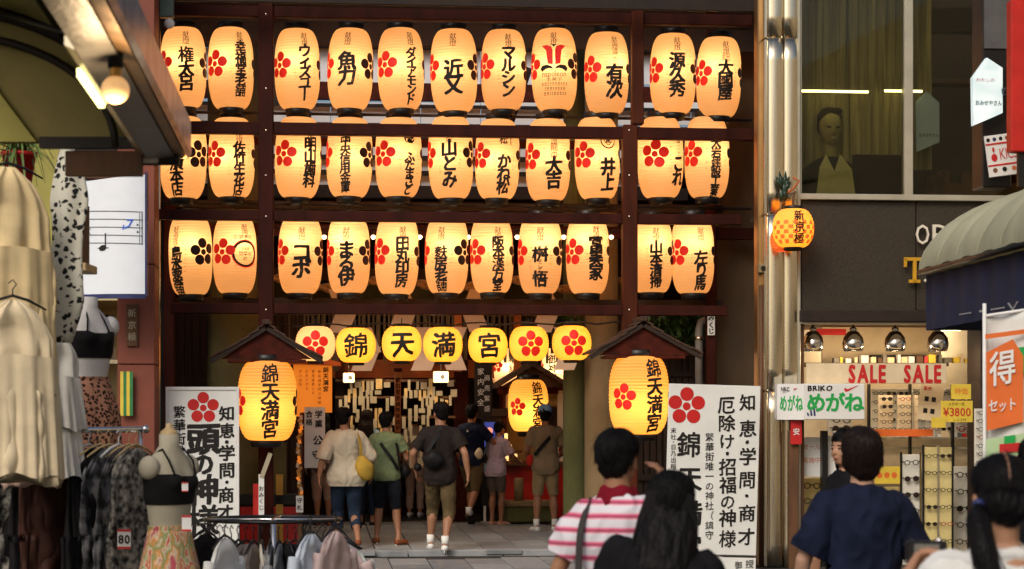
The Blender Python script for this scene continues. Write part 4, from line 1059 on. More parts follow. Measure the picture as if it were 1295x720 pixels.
def grack(px0, px1, py0, py1, v, cols, rows, label, m='yellowboard', seed=1, frame=True, depth=.04):
    t = Pl((px0+px1)/2, (py0+py1)/2, v, 'glasses_rack', label, 'display rack', 'racks of spectacles in the optician')
    t.box('back_panel', px0, px1, py0, py1, .02, .02+depth, m, ch=.003)
    rnd = random.Random(seed); cw = (px1-px0)/cols; rh = (py1-py0)/rows
    if frame:
        for c in range(cols+1): t.box('upright', px0+c*cw-1, px0+c*cw+1, py0-3, py1, .0, .03, 'chrome' if c % 2 else 'black')
    for r in range(rows):
        for c in range(cols):
            x, z = t.p(px0+cw*(c+.5)+rnd.uniform(-.6,.6), py0+rh*(r+.5)); mt = rnd.choice(('frameblk','frameblk','frameblk','framered','frameblk'))
            me = GM.copy() if False else GMS[mt]; o = bpy.data.objects.new('eyeglasses', me); COL.objects.link(o); o.parent = t.o; o.location = (x, -.02, z); sc_ = cw*.86*t.k/.13; o.scale = (sc_, 1, sc_*1.15)
            o.rotation_euler = (0, rnd.uniform(-.05,.05), 0)
            if rnd.random() < .25:
                q = bpy.data.objects.new('dark_lenses', SGM); COL.objects.link(q); q.parent = o
    return t
GMS = {}
for k in ('frameblk','framered'): mm = GM.copy(); mm.materials.append(M[k]); GMS[k] = mm
SGM = SG.copy(); SGM.materials.append(M['lens'])
M['yellowboard'] = mat('pale yellow display board', (.68,.56,.24), .6, var=.1); M['whiteboard'] = mat('white display board', (.7,.68,.6), .6, var=.06)
grack(1168, 1205, 566, 738, V0+.15, 2, 8, 'tall yellow spinner rack of spectacles between the navy shirt man and the pigtail girl', seed=2)
grack(1140, 1164, 575, 738, V0+.3, 1, 8, 'narrow rack of spectacles just right of the navy shirt man', m='whiteboard', seed=3)
grack(1013, 1040, 605, 738, V0+.5, 1, 7, 'rack of spectacles behind the shop door, leftmost', seed=4, frame=False)
grack(1048, 1078, 610, 738, V0+.5, 1, 7, 'rack of spectacles partly hidden by the navy shirt man', seed=5, frame=False)
grack(1234, 1253, 517, 590, V0-.3, 1, 7, 'white strip of spectacles beside the orange banner', m='whiteboard', seed=6, frame=False)
grack(1112, 1130, 500, 548, V0+.6, 1, 5, 'small pale display of spectacles under the SALE sign, left', m='cremeboard', seed=7, frame=False)
grack(1136, 1153, 500, 548, V0+.6, 1, 5, 'small pale display of spectacles under the SALE sign, right', m='cremeboard', seed=8, frame=False)
grack(1082, 1100, 560, 738, V0+.9, 1, 9, 'far rack of spectacles behind the navy shirt man shoulder', seed=11, frame=False)
grack(1104, 1138, 616, 738, V0+.8, 2, 7, 'yellow board of spectacles below the yellow leaflets', seed=12, frame=False)
grack(1206, 1232, 590, 738, V0+.7, 1, 7, 'pale rack of spectacles right of the tall spinner', m='whiteboard', seed=13, frame=False)
grack(1157, 1162, 500, 548, V0+.65, 1, 5, 'narrow card of spectacles beside the tilted poster', m='cremeboard', seed=14, frame=False)
for i, (py, dv) in enumerate(((553, 1.1), (566, 1.0))):
    rb('shelf', 1050, 1236, py, py+2, V0+dv, V0+dv+.3, 'alu')
rnd = random.Random(44)
for py, dv in ((553, 1.1), (459, .7)):
    px = 1055
    while px < 1232:
        wd = rnd.uniform(3,9); rb('stock_box', px, px+wd, py-rnd.uniform(4,11), py, V0+dv+.02, V0+dv+.12, rnd.choice(('white','yellow','cremeboard','brownwood','salered','steelgrey','offwhite'))); px += wd+rnd.uniform(.5,5)
for (a_, b_, v_) in ((1048,1078,V0+1.3),(1102,1150,V0+1.5),(1155,1204,V0+1.5),(1208,1236,V0+1.5)):
    grack(a_, b_, 492, 548, v_, max(1,int((b_-a_)/16)), 5, 'far wall board of spectacles under the SALE sign, %s' % {1048:'leftmost',1102:'second',1155:'third',1208:'rightmost'}[a_], seed=int(a_), m='whiteboard', frame=False)
t = thing('fill_tube', 'added lit white tube brightening the optician from the back of its ceiling', 'added tube', F(FU(1130,V0+1.6), V0+1.6, FP(1130,416,V0+1.6)[1]), TH)  # tube and its point lights added only to brighten the shop interior
MB().tube([(-.8,0,0),(.8,0,0)], .02, 8).build('tube', 'tube', t); MB().box((0,.0,.03), (1.7,.06,.03)).build('fitting', 'white', t)  # tube and fitting are both added
for x_ in (-.5,.5): bulb_light(t, -.1, 14, (1,.86,.66), .08, x=x_)
# posters and cards
def card(px0, px1, py0, py1, v, m, name, label, items=(), im='salered', cat='card', rz=0):
    s = Pl((px0+px1)/2, (py0+py1)/2, v, name, label, cat); s.box('sheet', px0, px1, py0, py1, 0, .006, m)
    for (txt, a, b_, y, sz, mm, bo) in items: s.line(txt, a, b_, y, sz, mm, -.003, bold=bo)
    if rz: s.o.rotation_euler = (0, rz, TH)
    return s
card(1190, 1230, 507, 534, V0-.06, 'yellow', 'price_card', 'yellow price card reading ¥3800 under the SALE sign', [('メガネ一式',1199,1220,511,5,'ink',0),('¥3800',1192,1228,521,15,'salered',.01),('レンズ付',1205,1222,531,4,'ink',0)])
card(1203, 1228, 486, 505, V0-.05, 'yellow', 'yellow_card', 'plain yellow card above the ¥3800 price card', [('特価',1207,1224,495,9,'orange',.0)])
card(1178, 1196, 528, 541, V0-.1, 'yellow', 'yellow_card', 'small yellow tag lower left of the ¥3800 card')
card(1162, 1192, 488, 532, V0+.3, 'cremeboard', 'poster', 'tilted cream poster with dark pictures left of the yellow cards', [('新作',1166,1176,492,6,'salered',.02),('■ ■',1168,1184,505,8,'ink',.02),('■ ■',1168,1184,520,8,'ink',.02)], cat='poster', rz=.12)
card(1100, 1180, 543, 552, V0+.5, 'orange', 'shelf_strip', 'orange printed strip along the display shelf behind the navy shirt man', cat='sign')
card(1047, 1078, 551, 603, V0+.2, 'white', 'poster', 'white poster with faint red print beside the shop door', [('めがね',1050,1075,565,9,'paleink',.0),('フェア',1050,1075,580,8,'paleink',0)], cat='poster')
card(1013, 1040, 553, 603, V0+.2, 'white', 'poster', 'white poster behind the glass left of the dark door post', [('セール',1015,1038,565,8,'paleink',.0),('実施中',1015,1038,582,8,'paleink',0)], cat='poster')
card(1103, 1140, 590, 612, V0+.4, 'yellow', 'leaflet_rack', 'yellow leaflets right of the navy shirt man head', [('●●●',1108,1136,601,10,'orange',0)], cat='leaflets')
# KICS plate and house shaped lamp sign on a dark pier
VP = -7.0
pr = Pl(1260, 120, VP, 'sign_pier', 'dark upright pier carrying the house shaped light sign', 'pier')
pr.box('pier', 1246, 1282, -60, 236, .06, .35, 'black', ch=.01); pr.box('grey_face', 1247, 1281, -60, 60, .04, .06, 'greyface' if 'greyface' in M else 'stonecol')
M['litwhite'] = mat('lit white acrylic', (.8,.85,.85), .3, emit=(.55,.93,1.0), es=.4, bump=0)
S = Pl(1256, 120, VP-.05, 'house_sign', 'glowing white house shaped sign beside the dark pier', 'sign')
xs = [S.p(*q) for q in ((1230,98),(1248,73),(1268,86),(1268,143),(1231,159))]
MB().prism(xs, 0, .06).build('panel', 'litwhite', S.o)
S.line('わたしの', 1234, 1258, 101, 5, 'redink', -.004, bold=0); S.line('おみせやさん', 1233, 1267, 130, 7, 'ink', -.004, bold=.01, slant=.1)
S = Pl(1269, 196, VP-.08, 'shop_plate', 'white plate with red KICS lettering below the house shaped sign', 'sign')
S.box('plate', 1248, 1289, 170, 222, 0, .02, 'white', ch=.003); S.box('stripe', 1248, 1289, 180, 181.6, -.004, 0, 'salered'); S.box('stripe', 1248, 1289, 207, 208.6, -.004, 0, 'salered')
S.line('KICS', 1264, 1287, 194, 20, 'salered', -.004, bold=.0); S.flat('emblem', lambda b, p, k: (disc(b, *p(1257,198), 4*k, 5*k), disc(b, *p(1257,188), 1.5*k, 3.4*k)), 'salered', -.004)
for k, mm in enumerate(('ink','navy','ink','greyink','redink')): S.flat('icon', lambda b, p, kk, k=k: disc(b, *p(1252+k*8,175), 2.4*kk), mm, -.004)
for k, mm in enumerate(('greyink','ink','paleink')): S.flat('icon', lambda b, p, kk, k=k: disc(b, *p(1256+k*12,214), 3*kk), mm, -.004)
S.o.rotation_euler = (0, R(-8), TH)
S = Pl(1290, 95, VP-.9, 'red_sign', 'tall red vertical sign at the right edge of the view', 'sign'); S.box('panel', 1279, 1350, 0, 192, 0, .12, 'redbox', ch=.01)
S.box('bracket', 1290, 1300, 192, 235, .04, .08, 'black')
S = Pl(1278, 90, VP-.02, 'round_sign', 'small white disc sign between the house shaped sign and the red sign', 'sign')
S.flat('disc', lambda b, p, k: disc(b, *p(1283,90), 8*k), 'white', 0); S.flat('emblem', lambda b, p, k: disc(b, *p(1285,90), 4*k, 5.5*k), 'ink', -.004)
S = Pl(1173, 150, V0+.35, 'house_reflection', 'dim grey reflection of the house shaped sign in the right window pane, built as a board', 'sign')  # reflection of the glowing house sign, made as a faintly emitting board
M['dimreflection'] = mat('dim blue grey reflection', (.22,.27,.28), .5, var=.05, bump=0, emit=(.5,.62,.66), es=.12)
MB().prism([S.p(*q) for q in ((1159,128),(1172,116),(1188,130),(1188,180),(1160,192))], 0, .04).build('panel', 'dimreflection', S.o); S.line('おみせやさん', 1162, 1187, 171, 6, 'ink', -.004, bold=.01)  # panel and lettering stand in for the reflection
# round street lantern on the steel column with holly-like ornament
u, z = FP(1003, 289, V0-.35)
t = round_lantern('round lantern with orange checks written 新京極 on the steel column', u, V0-.35, z, None, Rr=.235, hh=.215, group=None, power=3.0, name='street_lantern') if False else thing('street_lantern', 'round lantern with orange checks written 新京極 on the steel column', 'lantern', F(u, V0-.35, z), TH)
Rr, hh, rc = .218, .205, .09
lantern_shade(Rr, hh, rc, 12, 36, 2.2).build('shade', 'lanround', t); 
for s in (-1,1): link('cap', _shade[('r', .235, 'lanround')][1], 'black', t).location = (0,0,s*(hh+.01))
b = MB(); q = .05
for r in range(-4, 2):
    for c in range(-6, 7):
        if (r+c) % 2 == 0:
            x0, z0 = c*q, r*q-.02; x1, z1 = x0+q, z0+q*.8
            if abs(z0) < hh*.95: b.add([Vector((x0,0,z0)),Vector((x0+q/2,0,z0)),Vector((x1,0,z0)),Vector((x1,0,z1)),Vector((x0+q/2,0,z1)),Vector((x0,0,z1))], [(0,1,4,5),(1,2,3,4)])
M['checks'] = mat('orange lit checks', (.8,.15,.02), .6, bump=0, emit=(1,.13,.02), es=.6)
o = wrap(b, Rr, hh, rc, 0, .004, 2.2).build('checks', 'checks', t, fix=False); o['kind'] = 'stuff'
b = MB(); [put(b, ch, .02, zz, .12, .12, .03, .06, .04) for ch, zz in (('新',.12),('京',.0),('極',-.12))]
wrap(cutup(b, [k*.02 for k in range(-6,7)], [-.15,-.1,-.05,.05,.1,.15]), Rr, hh, rc, 0, .007, 2.2).build('inscription', 'ink', t, fix=False)
bulb_light(t, 0, 2.5, (1,.85,.45))
MB().tube([(0,0,hh),(0,0,hh+.12),(.06,.15,hh+.2),(.08,.33,hh+.2)], .012, 8).build('bracket', 'brownwood', t)
u, z = FP(984, 305, V0-.1)
t = thing('street_lantern', 'orange round lantern half hidden behind the checked street lantern', 'lantern', F(u, V0-.22, z), TH); lantern_shade(.11, .12, .05, 8, 24, 2.2).build('shade', M['checks'], t); MB().lathe([(.05,-.02),(.055,0),(.05,.02)], 14, (0,0,.13)).build('cap', 'black', t)
MB().tube([(0,0,.13),(0,.2,.16)], .008, 6).build('bracket', 'black', t)
orn = Pl(990, 240, V0-.12, 'leaf_ornament', 'dark green metal leaf ornament above the checked street lantern', 'ornament')
b = MB()
for a, L in ((-.5,.16),(-.2,.2),(.15,.2),(.45,.16),(.8,.12),(-2.9,.14),(2.8,.12)):
    b.tube([(0,0,0),(L*.5*math.sin(a)*1.2,-.02,L*.5*math.cos(a)),(L*math.sin(a),-.01,L*math.cos(a))], [.02,.03,.003], 6)
b.tube([(0,0,-.12),(.02,0,0),(.0,0,.08)], .035, 8); M['darkgreen'] = mat('dark green enamel', (.015,.035,.02), .35, var=.3)
b.build('leaves', 'darkgreen', orn.o); MB().tube([(.02,0,-.05),(.1,-.03,.0),(.17,-.03,.09),(.1,-.03,.13)], .012, 8).build('scroll', 'amber', orn.o); MB().tube([(0,.0,-.02),(0,.12,-.02)], .02, 8).build('bracket', 'black', orn.o)
u, z = FP(963, 340, V0+.1); t = thing('security_camera', 'small grey box camera on the left edge of the steel column', 'camera', F(u, V0+.1, z), TH)
MB().box((0,0,0), (.07,.14,.1), ch=.01).build('housing', 'stonecol', t); MB().tube([(0,-.07,0),(0,-.09,0)], .025, 10).build('lens', 'black', t)

# ------------------------------------------------------------------ right awning, curved fabric shell with navy valence (nearer the camera)
M['awnfab'] = mat('weathered grey awning cloth', (.36,.35,.24), .75, var=.22, scale=2.5, stretch=(1,1,.6), bump=.2)
M['navyfab'] = mat('navy valence cloth', (.012,.02,.06), .8, var=.2, bump=.1)
def awn(Y, parent):
    pass
A0 = W(1162, 345, 15.2); A1 = W(1330, 300, 11.6)
aw = thing('awning', 'grey domed cloth awning with navy valence over the right hand stall', 'awning', (A0.x, A0.y, A0.z))
Dv = A1-A0; n = 8; prev = None
apex = [W(1162+k*30, 0, 15.2-k*.6) for k in range(9)]
def arc(s_, t_):
    # s_ along the front edge, t_ up over the dome
    base = A0+Dv*s_; a = t_*math.pi/2; Rx, Rz = 1.3, .62
    return Vector((base.x+Rx*(1-math.cos(a))*1.0, base.y+.25*(1-math.cos(a)), base.z+Rz*math.sin(a)))-A0
for k in range(6):
    s0, s1 = k/6, (k+1)/6
    MB().grid(lambda a, b_: arc(s0+(s1-s0)*a, b_)+Vector((-.025*math.sin(a*math.pi)*math.sin(b_*math.pi),0,.03*math.sin(a*math.pi))), 6, 14).build('cloth_panel', 'awnfab', aw)
    MB().tube([arc(s0, j/12) for j in range(13)], .005, 6).build('rib', 'awnfab', aw)
# end cap: fan of gores closing the far end
for k in range(4):
    t0, t1 = k/4, (k+1)/4; c = arc(0, 0)+Vector((1.25,.3,0))
    MB().grid(lambda a, b_: (arc(0, t0+(t1-t0)*a))*(1-b_)+c*b_, 4, 4).build('end_gore', 'awnfab', aw)
MB().grid(lambda a, b_: (Dv*a)+Vector((.06+.01*math.sin(a*50),.0,-.42*b_*(1-.1*a)-.02)), 40, 3).build('valence', 'navyfab', aw)
MB().grid(lambda a, b_: Vector((.06+1.2*a, .02, -.42*b_-.02)), 6, 3).build('valence_return', 'navyfab', aw)
MB().tube([Vector((0,0,0)), Dv], .02, 8).build('front_tube', 'black', aw)
b = MB(); L = Dv.length; d = Dv.normalized(); htext(b, 'ー・ーV', .35, .9, 0, .08, .01)
b.map(lambda q: (Dv/L)*(L*.75*(q.x/ .9))+Vector((.048,-.01,-.36+q.z))).build('lettering', 'white', aw, fix=False)
# orange and white upright banner
bn = thing('upright_banner', 'white banner with tilted orange panel written 得セット on a thin pole, right edge', 'banner', W(1247, 720, 12.0))
o_ = bn.location; 
def BP(px, py, d=0): return W(px, py, 12.0-d)-o_
def bpoly(pts, m, name, d):
    b = MB(); b.add([BP(x,y,d) for x,y in pts], [tuple(range(len(pts)))]); return b.build(name, m, bn, fix=False)
def wav(a, b_): p = BP(1246+(1345-1246)*a, 400-14*a+330*b_); return p+Vector((0,.03*math.sin(a*7+b_*4),0))
solid(MB().grid(wav, 20, 30).build('cloth', 'whitecloth' if 'whitecloth' in M else 'offwhite', bn), .003)
bpoly([(1246,423),(1345,410),(1345,416),(1246,429)], 'orange', 'stripe', .06)
bpoly([(1247,446),(1281,429),(1294,450),(1294,534),(1248,545)], 'orange', 'orange_panel', .06)
b = MB(); 
for ch, px, py, w_, h_ in (('得',1268,465,34,46),('セ',1256,513,13,18),('ッ',1268,513,12,16),('ト',1280,511,12,18)):
    p = BP(px, py, .07); b2 = MB(); put(b2, ch, 0, 0, w_*12/FPX, h_*12/FPX, .015, .14); b2.map(lambda q: p+Vector((q.x, q.y, q.z))); b.add(b2.v, b2.f)
b.build('lettering', 'white', bn, fix=False)
bpoly([(1247,556),(1345,540),(1345,720),(1247,720)], 'lime', 'lower_print', .06)
bpoly([(1270,552),(1284,550),(1284,560),(1270,562)], 'green', 'print_block', .07); bpoly([(1264,562),(1290,560),(1290,571),(1264,573)], 'salered', 'print_block', .07); bpoly([(1269,578),(1288,577),(1288,589),(1269,590)], 'salered', 'print_block', .07)
bpoly([(1287,440),(1345,430),(1345,470),(1287,474)], 'green', 'print_block', .055)
MB().tube([BP(1245,384),BP(1245.5,720)+Vector((0,0,-.4))], .012, 8).build('pole', 'white', bn); MB().tube([BP(1245,400),BP(1345,385)], .01, 8).build('cross_rod', 'white', bn)
# what the shop front goes on as beyond the right edge, and the wall the awning and signs are fixed to
rb('shop_wall', 1262, 1900, 408, 745, V0+.1, V0+.4, 'granite'); rb('upper_shop_wall', 1460, 1900, -160, 255, V0+.05, V0+.3, 'granite'); rb('window_head', 1009, 1460, -170, -60, V0+.03, V0+.3, 'granite')
sw = thing('street_side_wall', 'cream rendered wall running along the right side of the street', 'wall', (5.9, 12.5, 0))
MB().box((0,0,3.4), (.3,16.6,6.8)).build('wall', 'creamwall2' if 'creamwall2' in M else 'cremeboard', sw); MB().box((-.17,0,2.9), (.05,16.5,.3)).build('fascia', 'darkwood', sw)
for (p0, p1, par) in ((W(1262,110,VP+OY), Vector((5.75,VP+OY+.3,4.6)), pr.o), (W(1300,40,VP+OY-.8), Vector((5.75,VP+OY-.6,5.0)), bpy.data.objects['red_sign'])):
    iv = (Matrix.Translation(par.location) @ Matrix.Rotation(par.rotation_euler.z, 4, 'Z')).inverted()
    MB().tube([iv @ (p0+Vector((.1,.25,0))), iv @ p1], .03, 8).build('wall_arm', 'black', par)
for q in (.15, .85):
    p = arc(q, 1.0); MB().tube([p, Vector((5.75-A0.x, p.y+.3, p.z+.05))], .025, 8).build('wall_arm', 'black', aw)
# ------------------------------------------------------------------ left: red brown pillar, curved sign, clothes shop
M['terracotta'] = mat('red brown tiled pillar', (.21,.055,.032), .55, var=.15, scale=2, bump=.1)
M['yellowwall'] = mat('yellow green plaster', (.42,.38,.10), .8, var=.12, scale=2)
M['creamwall'] = mat('cream shop wall', (.62,.55,.28), .7, var=.08)
M['bluemark'] = mat('blue mark', (.03,.12,.6), .5, bump=0)
pl = thing('brick_pillar', 'red brown tiled building pillar left of the lantern gate', 'pillar', F(FU(172,-1.2),-1.2,0), TH)
uw = FU(197,-1.2)-FU(150,-1.2)
for k in range(7): MB().box((0,.3,.55+k*1.1), (uw,.6,1.09), ch=.006).build('stone_block', 'terracotta', pl)
S = Pl(166, 411, -1.24, 'name_plaque', 'weathered wooden plaque with faded characters on the red brown pillar', 'plaque')
S.box('board', 160, 174, 385, 438, 0, .03, 'brownwood', ch=.004); S.chars(tcol('新京極', 167, 396, 15, 11), 'slip', -.003, bold=.01)
S = Pl(158, 500, -1.28, 'striped_notice', 'green and yellow striped card hung low on the red brown pillar', 'notice')
for k, mm in enumerate(('yellow','darkgreen2','yellow','darkgreen2')):
    M.setdefault('darkgreen2', mat('green card', (.03,.2,.06), .6, bump=0)); S.box('stripe', 152+k*4, 156+k*4, 470, 526, 0, .01, mm)
ls = thing('left_building', 'building wall with lit cream interior left of the red brown pillar', 'building', F(FU(100,-.8),-.8,0), TH)
ivl = (Matrix.Translation(ls.location) @ Matrix.Rotation(TH, 4, 'Z')).inverted()
rb('wall', -700, 96, -160, 720, -.6, -.4, 'yellowwall', ls, iv=ivl); rb('back_wall', 90, 152, 376, 720, .6, .7, 'creamwall', ls, iv=ivl)
rb('header', 90, 197, 196, 226, -.9, -.7, 'brownwood', ls, iv=ivl); rb('upper_wall', 90, 196, -160, 198, -.7, -.5, 'darkwood', ls, iv=ivl)
rb('ceiling', 90, 152, 374, 380, -.7, .6, 'creamwall', ls, iv=ivl); rb('jamb', 190, 212, -160, 720, .95, 1.2, 'dark', ls, iv=ivl)
rb('shelf', 100, 150, 455, 460, .2, .5, 'steel', ls, iv=ivl)
for k in range(5): rb('stock_box', 104+k*9, 111+k*9, 440-(k%2)*5, 455, .25, .45, random.choice(('white','yellow','salered','cremeboard')), ls, iv=ivl)
rb('wall_sign', 124, 136, 398, 410, .5, .58, 'brownwood', ls, iv=ivl)
t = thing('grey_downpipe', 'thin steel conduit running down beside the red brown pillar', 'pipe', F(FU(201,.0),.0,0), TH)
MB().tube([(0,0,0),(0,0,7.2)], .02, 8).build('pipe', 'steel', t); MB().box((-.05,-.05,3.1), (.09,.06,.16), ch=.01).build('junction_box', 'steel', t)
t = thing('square_bracket_lamp', 'small square green metal box with white disc lamp hanging top left of the lanterns', 'lamp', F(FU(211,-.55),-.55,FP(211,15,-.55)[1]), TH)
MB().box((0,0,.1), (.16,.12,.34), ch=.01).build('box', mat('grey green metal', (.08,.12,.1), .4), t); MB().ball((.03,-.03,-.14), (.06,.04,.06), 14, 10).build('disc', 'white', t)
# curved white sign with a music stave
S = Pl(142, 300, -1.75, 'curved_sign', 'white curved sign with music notes and stave left of the pillar', 'sign')
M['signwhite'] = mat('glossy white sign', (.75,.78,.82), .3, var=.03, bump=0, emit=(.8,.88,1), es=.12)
x0, zb_ = S.p(92, 373); x1, zt_ = S.p(186, 224); Wd = x1-x0
def cur(x): s_ = (x-x0)/Wd; return -.22*math.sin(min(1,max(0,s_))*math.pi*.62)
MB().grid(lambda a, b_: Vector((x0+Wd*a, cur(x0+Wd*a), zb_+(zt_-zb_)*b_-.04*(1-a)*b_*2)), 24, 2).build('face', 'signwhite', S.o)
MB().grid(lambda a, b_: Vector((x0+Wd*a, cur(x0+Wd*a)-.005, zb_-.05*(1-b_))), 24, 1).build('lower_trim', 'navy', S.o)
MB().box((x1+.01, cur(x1)+.05, (zb_+zt_)/2), (.02,.2,zt_-zb_+.05)).build('side_trim', 'navy', S.o)
b = MB()
def cb(px0, py0, px1, py1, tk):
    n = 8
    for k in range(n):
        a0, c0 = S.p(px0+(px1-px0)*k/n, py0+(py1-py0)*k/n); a1, c1 = S.p(px0+(px1-px0)*(k+1)/n, py0+(py1-py0)*(k+1)/n); h_ = tk*S.k/2
        if abs(px1-px0) >= abs(py1-py0): b.add([Vector((a0,0,c0-h_)),Vector((a1,0,c1-h_)),Vector((a1,0,c1+h_)),Vector((a0,0,c0+h_))], [(0,1,2,3)])
        else: b.add([Vector((a0-h_,0,c0)),Vector((a0+h_,0,c0)),Vector((a1+h_,0,c1)),Vector((a1-h_,0,c1))], [(0,1,2,3)])
for j in range(5): cb(98, 268+j*10, 183, 271+j*10, .8)
cb(182, 272, 182, 311, 1); cb(179, 272, 179, 311, .6); cb(135.5, 297, 135.5, 314, 1.5); cb(125, 315.5, 140, 315.5, .8)
disc(b, *S.p(132,315.5), 5*S.k, 3.6*S.k, rot=.35); disc(b, *S.p(176.5,287), 1.2*S.k); disc(b, *S.p(176.5,296), 1.2*S.k)
cb(110, 290, 116, 298, .8); cb(116, 290, 110, 298, .8)
b.map(lambda q: Vector((q.x, cur(q.x)-.006, q.z))).build('stave_and_note', 'ink', S.o, fix=False)
b = MB(); cb(163, 281, 171, 281, 2); cb(170, 281, 165, 290, 2); cb(160, 291, 166, 289, 2.2); cb(158, 293, 159, 287, 1.5)
b.map(lambda q: Vector((q.x, cur(q.x)-.007, q.z))).build('rest_mark', 'bluemark', S.o, fix=False)

# ---- foreground awning of the clothes shop, seen from below
M['bronze'] = mat('bronze trim', (.40,.25,.12), .35, metal=.75, var=.3, scale=6, bump=.05)
M['greytrim'] = mat('grey steel trim', (.30,.29,.26), .4, metal=.5, var=.2, scale=4)
M['vinyl'] = mat('clear vinyl edge', (.35,.42,.5), .2, var=.3, bump=0)
M['awnin'] = mat('olive awning lining', (.34,.29,.11), .8, var=.2, scale=3)
M['ribdark'] = mat('dark awning rib', (.018,.013,.01), .6, var=.3)
P0 = W(95, -60, 5.3); P1 = W(226, 190, 9.0)
la = thing('left_awning', 'clothes shop awning seen from below with bronze edge and dark arched ribs', 'awning', P1)
def L_(p): return p-P1
def edge(s_): return L_(P0+(P1-P0)*s_)
def extr(name, prof, m, s0=0.0, s1=1.0):
    """profile in x,z swept along the awning edge"""
    a, b_ = edge(s0), edge(s1); MB().loft([[a+Vector((x,0,z)) for x, z in prof],[b_+Vector((x,0,z)) for x, z in prof]], sm=False).build(name, m, la)
extr('bronze_edge', [(-.02,-.02),(.03,-.03),(.04,.10),(-.02,.11)], 'bronze'); extr('steel_gutter', [(-.14,-.045),(-.022,-.03),(-.022,.06),(-.14,.05)], 'greytrim')
extr('vinyl_flap', [(.042,-.04),(.058,-.02),(.055,.13),(.043,.11)], 'vinyl'); extr('inner_rail', [(-.175,-.03),(-.143,-.045),(-.143,0),(-.175,0)], 'steel', .3, 1)
a, b_ = edge(.44), edge(.62)
M['strip'] = mat('yellow strip lamp', (.9,.85,.4), .4, emit=(1,.9,.35), es=4.0, bump=0)
MB().loft([[a+Vector((x,0,z)) for x, z in ((-.20,-.04),(-.177,-.04),(-.177,-.01),(-.2,-.01))],[b_+Vector((x,0,z)) for x, z in ((-.20,-.04),(-.177,-.04),(-.177,-.01),(-.2,-.01))]], sm=False).build('strip_lamp', 'strip', la)
e1 = edge(1.0); MB().box(e1+Vector((-.1,.02,.0)), (.2,.05,.13), ch=.01).build('end_cap', 'ribdark', la); MB().box(e1+Vector((-.13,-.01,-.035)), (.08,.04,.05), ch=.006).build('lamp_end', 'white', la)
def vault(s_, t_, off=0):
    a = t_*math.pi/2; e = edge(s_); return e+Vector((-.16-(1.0+off)*(1-math.cos(a)), 0, .02+(.62+off)*math.sin(a)))
MB().grid(lambda u_, w_: vault(u_, w_, .03), 20, 12).build('cloth', 'awnin', la)
for s_ in (.30,.62,.97):
    pts = [vault(s_, j/14) for j in range(15)]
    MB().tube(pts, [.035 if s_ > .9 else .025]*15, 8, ell=1).build('rib', 'ribdark', la)
MB().tube([vault(.3,.55), vault(.97,.55)], .012, 6).build('purlin', 'ribdark', la); MB().tube([vault(.3,.85), vault(.97,.85)], .012, 6).build('purlin', 'ribdark', la)
MB().tube([vault(.62,.2), vault(.97,.75)], .01, 6).build('brace', 'ribdark', la)
e = edge(.985)
MB().add([e+Vector((-.16,0,.02))]+[vault(.985, j/12) for j in range(13)]+[e+Vector((-1.16,0,.02))], [tuple(range(15))]).build('end_panel', 'awnin', la)
MB().box(e+Vector((-.36,-.03,.02)), (.5,.05,.05)).build('end_rail', 'ribdark', la); MB().box(e+Vector((-.33,0,-.07)), (.34,.05,.11)).build('fascia', 'brownwood', la)
YW = MB(); YW.add([e+Vector((-.62,-.06,.02)),e+Vector((-1.5,-.06,.02)),e+Vector((-1.5,-.06,.62)),e+Vector((-.95,-.06,.46))], [(0,1,2,3)]); solid(YW.build('yellow_panel', 'yellowwall', la), .01)
pts = [e+Vector((-.27-.75*(1-math.cos(j/12*math.pi/2)), -.05, -.0+.5*math.sin(j/12*math.pi/2))) for j in range(13)]
MB().tube(pts, .018, 6).build('rib', 'ribdark', la)
# the bare bulb
bl_ = thing('bare_bulb', 'large clear round bulb glowing in a black socket under the left awning', 'light bulb', W(146, 114, 6.6))
MB().ball((0,0,0), .047, 20, 14).build('glass', mat('warm bulb glass', (.9,.6,.3), .2, emit=(1,.50,.18), es=.55, bump=0), bl_)
MB().ball((0,0,0), .02, 12, 8)
MB().lathe([(.018,.04),(.021,.055),(.019,.075)], 14).build('neck', 'gold', bl_); MB().lathe([(.0,.072),(.026,.073),(.027,.14),(.02,.15),(.0,.15)], 16).build('socket', 'black', bl_)
MB().tube([(0,0,.15),(0,0,.22)], .006, 6).build('cord', 'black', bl_)
bulb_light(bl_, 0, 7, (1,.7,.4), .045, x=.0, y=0).location = (.0,-.03,-.13)

